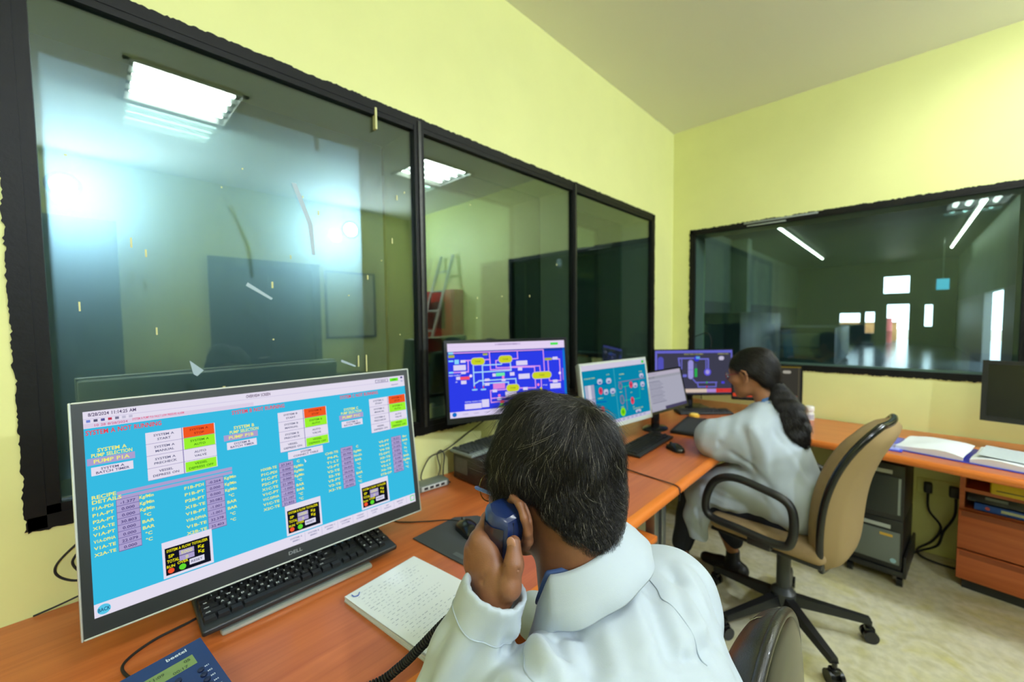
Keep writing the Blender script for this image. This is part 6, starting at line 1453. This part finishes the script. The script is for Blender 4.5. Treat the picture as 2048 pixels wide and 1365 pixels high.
for a in range(5):
    for b in range(3): q.cyl((-0.008 + 0.004 * a, -0.0272, -0.03 + 0.005 * b), (-0.008 + 0.004 * a, -0.0280, -0.03 + 0.005 * b), 0.001, n=6, M=Mh)
q.build('earpiece_holes', BLACK, hs)['kind'] = 'stuff'
# coiled cord from the receiver's lower end down to the set
c0 = Vector(T_h) + Vector(A_h) * 0.19; 
path = spline([c0, c0 + Vector((-0.02, 0.0, -0.012)), Vector((-0.465, 0.398, 0.955)), Vector((-0.497, 0.395, 0.935)), Vector((-0.534, 0.387, 0.90)), Vector((-0.573, 0.363, 0.848)), Vector((-0.608, 0.345, 0.805)), Vector((-0.64, 0.31, 0.775)), Vector((-0.70, 0.22, 0.760)), Vector((-0.76, 0.10, 0.760)), Vector((-0.79, 0.0, 0.765))], 10)
ac = [0.0]
for a, b in zip(path, path[1:]): ac.append(ac[-1] + (b - a).length)
coil = []; k = 0; tot = ac[-1]; s0 = 0.125; N_ = int((tot - s0) / 0.0058 * 14)
def at_len(s):
    for i in range(len(ac) - 1):
        if ac[i + 1] >= s: t = (s - ac[i]) / max(1e-9, ac[i + 1] - ac[i]); return path[i].lerp(path[i + 1], t), (path[i + 1] - path[i]).normalized()
    return path[-1], (path[-1] - path[-2]).normalized()
pts = [at_len(s0 * i / 12)[0] for i in range(12)]
for i in range(N_):
    p_, d_ = at_len(s0 + (tot - s0) * i / N_); a_ = Vector((0.2, 0.3, 0.93)); a_ = (a_ - d_ * a_.dot(d_)).normalized(); b_ = d_.cross(a_); th = 2 * PI * i / 14; rr = 0.0062 * min(1, i / 20)
    pts.append(p_ + (a_ * math.cos(th) + b_ * math.sin(th)) * rr)
q = MB(); q.tube(pts, 0.0021, 5); cc = q.build('coiled_cord', RUBBER, hs, auto=False); cc.location = -Vector(T_h)
# ------------------------------------------------------------------ office chairs
def star_base(t, a0, r=0.30, mb=BLACK, hub_z=0.12, lift_top=0.40):
    for k in range(5):
        a = a0 + k * 2 * PI / 5; d = Vector((math.cos(a), math.sin(a), 0)); n = Vector((-d.y, d.x, 0))
        q = MB(); P = []
        for s_, (w, z, h) in ((0.02, (0.028, hub_z - 0.02, 0.045)), (0.5, (0.022, hub_z - 0.03, 0.034)), (1.0, (0.017, 0.078, 0.024))):
            c = d * r * s_; P.append([tuple(c + n * w + Vector((0, 0, z))), tuple(c + n * w * 0.7 + Vector((0, 0, z + h))), tuple(c - n * w * 0.7 + Vector((0, 0, z + h))), tuple(c - n * w + Vector((0, 0, z))), tuple(c + n * w + Vector((0, 0, z)))])
        q.grid(P, 0, False); q.add(P[-1][:4], [(0, 1, 2, 3)]); arm = q.build('base_arm', mb, t)
        c = d * r; q = MB()
        for s_ in (-1, 1): q.cyl(c + n * (s_ * 0.018 - 0.008) + Vector((0.0, 0, 0.027)), c + n * (s_ * 0.018 + 0.008) + Vector((0, 0, 0.027)), 0.027, n=18)
        q.cyl(c + n * -0.01 + Vector((0, 0, 0.027)), c + n * 0.01 + Vector((0, 0, 0.027)), 0.012, n=10); q.cyl(c + Vector((0, 0, 0.05)), c + Vector((0, 0, 0.085)), 0.009, n=10); q.rbox((-0.018, -0.016, 0.040), (0.018, 0.016, 0.062), 0.008, M=Matrix.Translation(c) @ Matrix.Rotation(a, 4, 'Z'))
        q.build('caster', BLACK2, arm)
    MB().lathe([(0.045, hub_z - 0.03), (0.05, hub_z - 0.01), (0.05, hub_z + 0.03), (0.035, hub_z + 0.045), (0.028, hub_z + 0.05), (0.028, lift_top), (0.04, lift_top + 0.005), (0.04, lift_top + 0.02)], 20).build('gas_lift', mat('lift_grey', srgb(58, 62, 62), 0.4), t)

TAN = mat('tan_fabric', srgb(158, 134, 96), 0.9, var=0.12, vscale=40, bump=0.4, bscale=500)
wc = thing('office_chair', 'tan fabric office chair with black loop arms under the seated woman', 'chair', (-0.36, 2.15, 0), R(173))
star_base(wc, R(138), 0.32, lift_top=0.38)
MB().rbox((-0.13, -0.1, 0.39), (0.12, 0.1, 0.42), 0.01).build('mechanism', BLACK, wc)
def cushion(name, m, parent, lo, hi, rad, h=0.006, cut=None, ax=None, M=None):
    c = (np.array(lo) + np.array(hi)) / 2; hs = (np.array(hi) - np.array(lo)) / 2; g = Grid(c - np.linalg.norm(hs), c + np.linalg.norm(hs), h) if ax is not None else Grid(np.array(lo) - 0.02, np.array(hi) + 0.02, h)
    g.box(c, hs, ax, rad, 0.0); o, _, _ = sdf_obj(name, [g.mesh()], [m], parent); return o
cushion('seat', TAN, wc, (-0.20, -0.225, 0.425), (0.245, 0.225, 0.495), 0.034)
MB().rbox((-0.19, -0.215, 0.415), (0.235, 0.215, 0.432), 0.008).build('seat_pan', BLACK, wc)
# backrest: reclined, rounded top; front pad, rear shell and a black edge trim between them
def back_pt(s_, w_):      # s_ 0..1 up the back, w_ -1..1 across -> local point on the middle sheet
    z = 0.40 + 0.595 * s_; x = -0.18 - 0.153 * s_ ** 3.2 - 0.02 * (1 - w_ * w_) * 0.6
    hw = 0.225 * (0.86 + 0.14 * math.sin(PI * min(1, s_ * 1.2)))
    if s_ > 0.8: hw *= math.sqrt(max(0.0, 1 - ((s_ - 0.8) / 0.2) ** 2 * 0.62))
    if s_ < 0.1: hw *= 0.9 + s_
    return Vector((x, w_ * hw, z))
def sheet_pad(thk, sgn, e0=0.006):
    P = []
    for i in range(25):
        s_ = i / 24; row = []
        for j in range(17):
            w_ = -1 + 2 * j / 16; p = back_pt(s_, w_); b = (1 - abs(w_) ** 4) ** 0.5 * (1 - abs(2 * s_ - 1) ** 6) ** 0.5
            p = p + Vector((sgn * (e0 + thk * b), 0, 0.02 * sgn * b * 0.3)); row.append(tuple(p))
        P.append(row)
    return P
fp = sheet_pad(0.062, 1); rp = sheet_pad(0.060, -1)
MB().grid(fp).build('backrest_pad', TAN, wc, auto=False); MB().grid([r_[::-1] for r_ in rp]).build('backrest_shell', mat('tan_shell', srgb(150, 126, 84), 0.85, bump=0.3, bscale=500), wc, auto=False)
ol = [back_pt(i / 20, 1) for i in range(21)] + [back_pt(1, w_ / 6) for w_ in range(5, -6, -1)] + [back_pt(1 - i / 20, -1) for i in range(21)] + [back_pt(0, w_ / 6) for w_ in range(-5, 6)]
MB().tube(ol, 0.013, 10, closed=True).build('edge_trim', BLACK2, wc)
MB().rbox((-0.175, -0.035, 0.40), (-0.10, 0.035, 0.425), 0.006).build('back_bracket', BLACK, wc)
for s_ in (-1, 1):
    y = s_ * 0.255
    loop = [(0.10, 0.487), (-0.06, 0.480), (-0.10, 0.515), (-0.105, 0.61), (-0.08, 0.665), (0.0, 0.690), (0.12, 0.705), (0.20, 0.665), (0.238, 0.57), (0.222, 0.50)]
    MB().tube([Vector((x, y, z)) for x, z in loop], 0.017, 12, closed=True, sub=6).build('arm_loop', BLACK, wc)
    MB().rbox((-0.03, y - 0.06 if s_ > 0 else y - 0.012, 0.44), (0.06, y + 0.012 if s_ > 0 else y + 0.06, 0.475), 0.006).build('arm_bracket', BLACK, wc)

LEA = mat('black_leather', srgb(34, 33, 30), 0.34, var=0.25, vscale=25, bump=0.35, bscale=420, coat=0.15)
mc = thing('leather_chair', 'black leather chair with torn worn backrest behind the man', 'chair', (-0.30, 0.62, 0), R(180))
star_base(mc, R(20), 0.30, lift_top=0.38)
cushion('seat', LEA, mc, (-0.22, -0.24, 0.40), (0.24, 0.24, 0.48), 0.04)
g = Grid((-0.27, -0.26, 0.42), (-0.07, 0.26, 1.01), 0.006)
bx_, by_ = -0.172, -0.075; bz_ = 0.682
def half_pad(rx, sgn, name, m):
    g = Grid((-0.30, -0.34, 0.40), (-0.04, 0.18, 0.97), 0.006); g.ell((bx_, by_, bz_), (rx, 0.225, 0.250), None, 0.0); g.half((bx_ - sgn * 0.004, 0, 0), (-sgn, 0, 0), 0.004); return sdf_obj(name, [g.mesh()], [m], mc)
half_pad(0.085, 1, 'backrest', LEA); half_pad(0.030, -1, 'back_shell', BLACK2)
MB().tube([Vector((bx_ - 0.001, by_ + 0.222 * math.cos(a), bz_ + 0.247 * math.sin(a))) for a in [2 * PI * i / 60 for i in range(60)]], 0.008, 10, closed=True).build('piping', LEA, mc)
# torn patches where the leather has flaked to the cream lining
TEAR = mat('torn_lining', srgb(206, 204, 160), 0.9)
rt_ = random.Random(4); pads = MB()
def tear(ya, za, pts):
    P = []
    for dy, dz in pts:
        y, z = ya + dy, za + dz; k = 1 - ((y - by_) / 0.225) ** 2 - ((z - bz_) / 0.25) ** 2
        P.append((bx_ + 0.0856 * math.sqrt(max(0.0004, k)) + 0.0008, y, z))
    pads.add(P, [tuple(range(len(P)))])
for ty, tz, k in ((-0.02, 0.872, 1.0), (0.01, 0.842, 1.1), (-0.13, 0.915, 0.5), (-0.16, 0.892, 0.4), (0.0, 0.902, 0.25)):
    tear(by_ + 0.1 + ty, tz, [(dy * k, dz * k) for dy, dz in ((-0.008, -0.020), (-0.006, -0.010), (-0.001, -0.006), (-0.003, 0.002), (0.004, 0.010), (0.006, 0.018), (0.010, 0.014), (0.006, 0.006), (0.008, 0.0), (0.003, -0.006), (0.002, -0.014), (-0.003, -0.022))])
pads.build('torn_patches', TEAR, mc)
for s_ in (-1, 1):
    MB().tube([Vector((-0.14, s_ * 0.27, 0.44)), Vector((-0.14, s_ * 0.29, 0.52)), Vector((-0.10, s_ * 0.29, 0.63)), Vector((0.05, s_ * 0.29, 0.65)), Vector((0.17, s_ * 0.29, 0.62)), Vector((0.16, s_ * 0.28, 0.50)), Vector((0.12, s_ * 0.25, 0.43))], 0.017, 10, sub=5).build('arm', BLACK, mc)
MB().rbox((-0.20, -0.04, 0.38), (-0.1, 0.04, 0.42), 0.008).build('back_bracket', BLACK, mc)

# ------------------------------------------------------------------ the woman at the corner desk
SKIN2 = mat('skin_tan', srgb(176, 122, 86), 0.5, var=0.08, vscale=60, sss=0.08)
wo = thing('person', 'woman in a white coat with a long black ponytail working at the corner desk', 'person', (-0.42, 2.15, 0))
BW = np.array([-0.42, 2.15, 0.0])
HW = np.array([-0.508, 2.165, 1.135]); yw = R(172); pw_ = R(13)
Fw = np.array([math.cos(yw) * math.cos(pw_), math.sin(yw) * math.cos(pw_), -math.sin(pw_)]); Lw = np.array([-math.sin(yw), math.cos(yw), 0]); Uw = np.cross(Fw, Lw)
def hw(f, l, u): return HW + (Fw * f + Lw * l + Uw * u) * 0.92
AW = (Fw, Lw, Uw)
g = Grid(HW - [0.15, 0.13, 0.22], HW + [0.15, 0.13, 0.15], 0.0034)
build_head(g, hw, AW)
for s_ in (-1, 1): ear(g, hw, AW, s_, 0.004, -0.012)
NW = np.array([-0.435, 2.16, 0.985])
g.cone(hw(-0.03, 0, -0.03), NW, 0.043, 0.05, 0.02)
hm_ = g.mesh()
SLn, SRn = np.array([-0.468, 2.04, 0.885]), np.array([-0.455, 2.30, 0.885]); ELn, WLn = np.array([-0.635, 2.02, 0.828]), np.array([-0.715, 2.24, 0.802]); ERn, WRn = np.array([-0.58, 2.37, 0.80]), np.array([-0.68, 2.44, 0.79])
HPn = np.array([-0.34, 2.15, 0.56])
g = Grid((-0.95, 1.85, 0.0), (-0.15, 2.55, 1.02), 0.010)
g.cone(HPn, (-0.42, 2.15, 0.80), 0.11, 0.10, 0.03); g.cone((-0.42, 2.15, 0.80), NW, 0.10, 0.045, 0.05)
for a, b, c in ((SLn, ELn, WLn), (SRn, ERn, WRn)): g.path([a, b, c], [0.04, 0.034, 0.024], 0.02)
KL, KR = np.array([-0.73, 2.08, 0.52]), np.array([-0.72, 2.24, 0.52]); AL_, AR_ = np.array([-0.835, 2.20, 0.12]), np.array([-0.63, 2.37, 0.13])
g.path([HPn + [0, -0.07, 0], KL, AL_], [0.07, 0.05, 0.030], 0.02); g.path([HPn + [0, 0.07, 0], KR, AR_], [0.07, 0.05, 0.030], 0.02)
bm2 = g.mesh()
# near hand on the desk
g = Grid(WLn - 0.10, WLn + 0.12, 0.0026)
hd = (WLn - ELn); hd[2] = 0; hd /= np.linalg.norm(hd); hs_ = np.array([-hd[1], hd[0], 0])
g.cone(WLn - hd * 0.03, WLn + hd * 0.02, 0.022, 0.024, 0.01)
for i in range(4):
    o_ = hs_ * (0.024 - 0.016 * i) + np.array([0, 0, 0.0]); ln_ = (0.070, 0.078, 0.074, 0.060)[i]
    g.cone(WLn + hd * 0.005 + o_ * 0.5, WLn + hd * 0.045 + o_, 0.014, 0.0105, 0.008); g.path([WLn + hd * 0.045 + o_, WLn + hd * (0.045 + ln_ * 0.5) + o_ + [0, 0, 0.006], WLn + hd * (0.04 + ln_ * 0.85) + o_ - [0, 0, 0.008]], [0.009, 0.0085, 0.0065], 0.003)
g.path([WLn + hs_ * 0.015, WLn + hd * 0.03 + hs_ * 0.042, WLn + hd * 0.06 + hs_ * 0.046 - [0, 0, 0.006]], [0.012, 0.0095, 0.007], 0.006)
bw_, _, _ = sdf_obj('body', [hm_, bm2, g.mesh()], [SKIN2], wo); bw_.location = -BW
# trousers, shoes
g = Grid((-0.95, 1.95, 0.08), (-0.2, 2.5, 0.70), 0.008)
g.path([HPn + [0, -0.07, 0], KL, AL_ + [0.0, 0, 0.05]], [0.10, 0.075, 0.052], 0.03); g.path([HPn + [0, 0.07, 0], KR, AR_ + [0, 0, 0.07]], [0.10, 0.075, 0.052], 0.03)
g.noise(0.002, 40, 2)
tw, _, _ = sdf_obj('trousers', [g.mesh()], [mat('navy_trousers', srgb(26, 32, 48), 0.8)], wo); tw.location = -BW
for a, yw_ in ((AL_, R(185)), (AR_, R(172))):
    d_ = np.array([math.cos(yw_), math.sin(yw_), 0]); g = Grid(a - [0.20, 0.12, 0.13], a + [0.12, 0.12, 0.06], 0.005)
    g.path([[*(a[:2] - d_[:2] * 0.04), 0.042], [*(a[:2] + d_[:2] * 0.06), 0.038], [*(a[:2] + d_[:2] * 0.145), 0.032]], [0.042, 0.037, 0.030], 0.02); g.cone(a, [a[0], a[1], 0.05], 0.034, 0.036, 0.02); g.cone(a + [0, 0, 0.06], a + [0, 0, -0.025], 0.029, 0.029, 0.004, 's'); g.half((0, 0, 0.006), (0, 0, -1))
    so, _, _ = sdf_obj('shoe', [g.mesh()], [mat('black_shoe', srgb(20, 20, 22), 0.5)], wo); so.location = -BW
# coat
g = Grid((-0.86, 1.84, 0.22), (-0.16, 2.50, 1.04), 0.0058)
g.cone((-0.33, 2.15, 0.60), (-0.385, 2.15, 0.74), 0.150, 0.145, 0.05, sq=((1, 0, 0.3), 0.85)); g.cone((-0.385, 2.15, 0.74), (-0.43, 2.155, 0.90), 0.145, 0.115, 0.05, sq=((1, 0, 0.3), 0.85))
g.cone(SLn + [0, 0.02, 0], SRn + [0, -0.02, 0], 0.056, 0.056, 0.05); g.cone(NW + [0.01, 0, -0.03], (-0.42, 2.155, 0.88), 0.055, 0.09, 0.05)
g.path([SLn, ELn, WLn - hd * 0.05], [0.058, 0.060, 0.046], 0.06); g.cone((-0.45, 2.09, 0.925), (-0.60, 2.03, 0.845), 0.060, 0.070, 0.07); g.cone((-0.46, 2.06, 0.80), (-0.60, 2.04, 0.80), 0.075, 0.060, 0.06); g.path([SRn, ERn, WRn], [0.060, 0.058, 0.044], 0.03)
# skirt over the lap, hanging in front of the knees and down the near side
g.path([HPn + [0.03, -0.06, 0.03], [-0.55, 2.08, 0.585], [-0.70, 2.07, 0.545]], [0.125, 0.10, 0.085], 0.05); g.path([HPn + [0.02, 0.06, 0.02], [-0.55, 2.22, 0.58], [-0.69, 2.23, 0.54]], [0.12, 0.10, 0.08], 0.05)
g.path([[-0.68, 2.03, 0.52], [-0.705, 2.04, 0.42], [-0.70, 2.06, 0.32]], [0.06, 0.05, 0.040], 0.04, sq=((0.5, -1, 0), 0.55)); g.path([[-0.74, 2.10, 0.52], [-0.755, 2.11, 0.44]], [0.05, 0.04], 0.04)
g.half((-0.70, 2.0, 0.30), (-0.25, 0, -1))
g.cone(WLn - hd * 0.06, WLn + hd * 0.1, 0.034, 0.04, 0.004, 's'); g.cone(NW + [0, 0, -0.05], hw(-0.03, 0, 0), 0.046, 0.05, 0.008, 's')
g.noise(0.003, 34, 5); g.noise(0.0015, 80, 6)
cv, cf = g.mesh(); cv = relax(cv, cf, 2)
WF = [(-0.010, 0.016, [(-0.50, 1.97, 0.93), (-0.47, 1.98, 0.83), (-0.46, 2.01, 0.74)]), (0.008, 0.018, [(-0.47, 1.99, 0.93), (-0.42, 2.0, 0.82), (-0.40, 2.0, 0.70)]), (-0.010, 0.014, [(-0.54, 1.94, 0.80), (-0.50, 1.97, 0.76), (-0.44, 1.99, 0.72)]), (-0.009, 0.014, [(-0.58, 1.93, 0.85), (-0.56, 1.92, 0.80), (-0.60, 1.92, 0.76)]),
      (-0.010, 0.018, [(-0.44, 2.0, 0.72), (-0.36, 2.01, 0.64), (-0.28, 2.03, 0.58)]), (0.009, 0.02, [(-0.42, 2.0, 0.66), (-0.34, 2.02, 0.58), (-0.28, 2.03, 0.53)]), (-0.008, 0.016, [(-0.38, 2.02, 0.92), (-0.32, 2.05, 0.80), (-0.27, 2.06, 0.70)]), (0.008, 0.018, [(-0.35, 2.02, 0.90), (-0.30, 2.03, 0.78), (-0.26, 2.04, 0.68)]),
      (-0.008, 0.014, [(-0.66, 2.0, 0.60), (-0.58, 1.98, 0.58), (-0.48, 1.97, 0.57)]), (0.008, 0.014, [(-0.68, 2.0, 0.55), (-0.60, 1.97, 0.53), (-0.50, 1.96, 0.53)]), (-0.008, 0.012, [(-0.69, 2.0, 0.50), (-0.69, 2.01, 0.42), (-0.68, 2.02, 0.34)]), (0.006, 0.012, [(-0.66, 1.99, 0.50), (-0.66, 2.0, 0.42), (-0.66, 2.02, 0.36)]), (-0.006, 0.010, [(-0.64, 1.99, 0.84), (-0.67, 2.02, 0.82), (-0.70, 2.06, 0.80)])]
cv = folds(cv, cf, WF)
cw, _, _ = sdf_obj('lab_coat', [(cv, cf)], [COAT], wo, None, 0); cw.location = -BW
caw = (np.array([0.92, 0, 0.38]), np.array([0, 1.0, 0]), np.array([-0.38, 0, 0.92]))
collar(wo, np.array([-0.440, 2.16, 0.985]), caw, 0.050, 0.054, 0.030, 0.046, [COAT], 50, flare=0.9, base=BW, drop_front=0.06)
collar(wo, np.array([-0.446, 2.16, 0.99]), caw, 0.046, 0.050, 0.036, 0.02, [mat('blue_kurta', srgb(78, 120, 176), 0.7)], 20, name='shirt_collar', flare=0.5, base=BW, drop_front=0.05)
# hair and ponytail
g = Grid(HW - [0.15, 0.13, 0.20], HW + [0.17, 0.13, 0.15], 0.004)
g.ell(hw(-0.016, 0, 0.034), (0.100, 0.083, 0.088), AW, 0.01); g.ell(hw(-0.07, 0, -0.02), (0.045, 0.06, 0.055), AW, 0.03)
def below2(X, Y, Z):
    x, y, z = X - HW[0], Y - HW[1], Z - HW[2]; f = x * Fw[0] + y * Fw[1] + z * Fw[2]; u = x * Uw[0] + y * Uw[1] + z * Uw[2]
    a = (f + 0.025) * 0.80 - (u + 0.03) * 0.60; b = (f + 0.01) * 0.60 - (u + 0.008) * 0.80
    return -np.minimum(a, b)
g.put(below2, HW - 0.2, HW + 0.2, 0.008, 's'); g.noise(0.002, 70, 3)
wh, WV, WFc = sdf_obj('hair', [g.mesh()], [HAIRB], wo); wh.location = -BW
WH1 = mat('hair_long_black', srgb(22, 19, 18), 0.38, spec=0.4)
strands('hair_strands', WV, WFc, AW, hw(0.06, 0, 0.115), 9000, lambda P: np.full(len(P), 0.05), 0.00045, [WH1, HAIR2], [0.85, 0.15], wh, BW, 5, 0.003, 0.0, 0.5, 0.3)
g = Grid((-0.50, 2.05, 0.80), (-0.24, 2.27, 1.10), 0.004)
tailp = [hw(-0.098, 0, -0.035), np.array([-0.385, 2.15, 1.03]), np.array([-0.362, 2.135, 0.99]), np.array([-0.348, 2.13, 0.945]), np.array([-0.330, 2.125, 0.905]), np.array([-0.312, 2.12, 0.872]), np.array([-0.300, 2.118, 0.85])]
g.path(tailp, [0.018, 0.040, 0.056, 0.056, 0.048, 0.034, 0.010], 0.02)
for i in range(9):
    rr_ = random.Random(i + 20); k = rr_.uniform(1.2, 4.6); i0 = int(k); c_ = tailp[i0] + (tailp[i0 + 1] - tailp[i0]) * (k - i0); a_ = rr_.uniform(0, 6.28)
    g.ell(c_ + np.array([math.cos(a_) * 0.026, math.sin(a_) * 0.028, 0]), (0.022, 0.022, 0.034), None, 0.012)
g.noise(0.004, 120, 8)
pt_, PV, PF = sdf_obj('ponytail', [g.mesh()], [HAIRB], wo); pt_.location = -BW
strands('ponytail_strands', PV, PF, (np.array([1.0, 0, 0]), np.array([0, 1.0, 0]), np.array([-0.35, 0, 0.94])), np.array([-0.42, 2.16, 1.16]), 6000, lambda P: np.full(len(P), 0.045), 0.0005, [WH1, HAIR2], [0.85, 0.15], pt_, BW, 6, 0.005, 0.0, 1.2, 0.8)
q = MB(); c_ = hw(-0.102, 0, -0.030)
q.tube([tuple(c_ + np.array([0.2, 0, 0.3]) * 0.02 * math.cos(a) * 0 + Lw * 0.021 * math.cos(a) + (Uw * 0.7 - Fw * 0.0) * 0.024 * math.sin(a)) for a in [2 * PI * i / 20 for i in range(20)]], 0.006, 8, closed=True); ht = q.build('hair_tie', mat('tie_blue', srgb(60, 100, 200), 0.5), wo); ht.location = -BW
q = MB(); q.lathe([(0.0005, -0.007), (0.005, -0.005), (0.007, 0), (0.005, 0.005), (0.0005, 0.007)], 12, M=Matrix.Translation(hw(-0.088, 0.03, -0.02))); o_ = q.build('hair_bead', mat('pearl', srgb(235, 230, 215), 0.2), wo); o_.location = -BW
gw = bpy.data.objects.new('glasses', None); COL.objects.link(gw); gw.parent = wo; gw.location = -BW; REDM = mat('glasses_red', srgb(150, 50, 60), 0.35)
for s_ in (-1, 1):
    c_ = hw(0.108, s_ * 0.034, 0.002); P = [tuple(c_ + Lw * s_ * 0.024 * math.cos(a) + Uw * 0.018 * math.sin(a) - Fw * 0.005 * math.cos(a)) for a in [2 * PI * i / 24 for i in range(24)]]
    MB().tube(P, 0.0014, 6, closed=True).build('rim', REDM, gw); MB().add(P, [tuple(range(24))]).build('lens', MATS['lens'], gw)
    MB().tube([tuple(hw(0.100, s_ * 0.06, 0.008)), tuple(hw(0.092, s_ * 0.073, 0.008)), tuple(hw(0.02, s_ * 0.079, 0.012)), tuple(hw(-0.004, s_ * 0.077, 0.004))], 0.002, 6, sub=4).build('temple', REDM, gw)
MB().tube([tuple(hw(0.106, -0.010, 0.006)), tuple(hw(0.111, 0, 0.01)), tuple(hw(0.106, 0.010, 0.006))], 0.0014, 6, sub=3).build('bridge', REDM, gw)
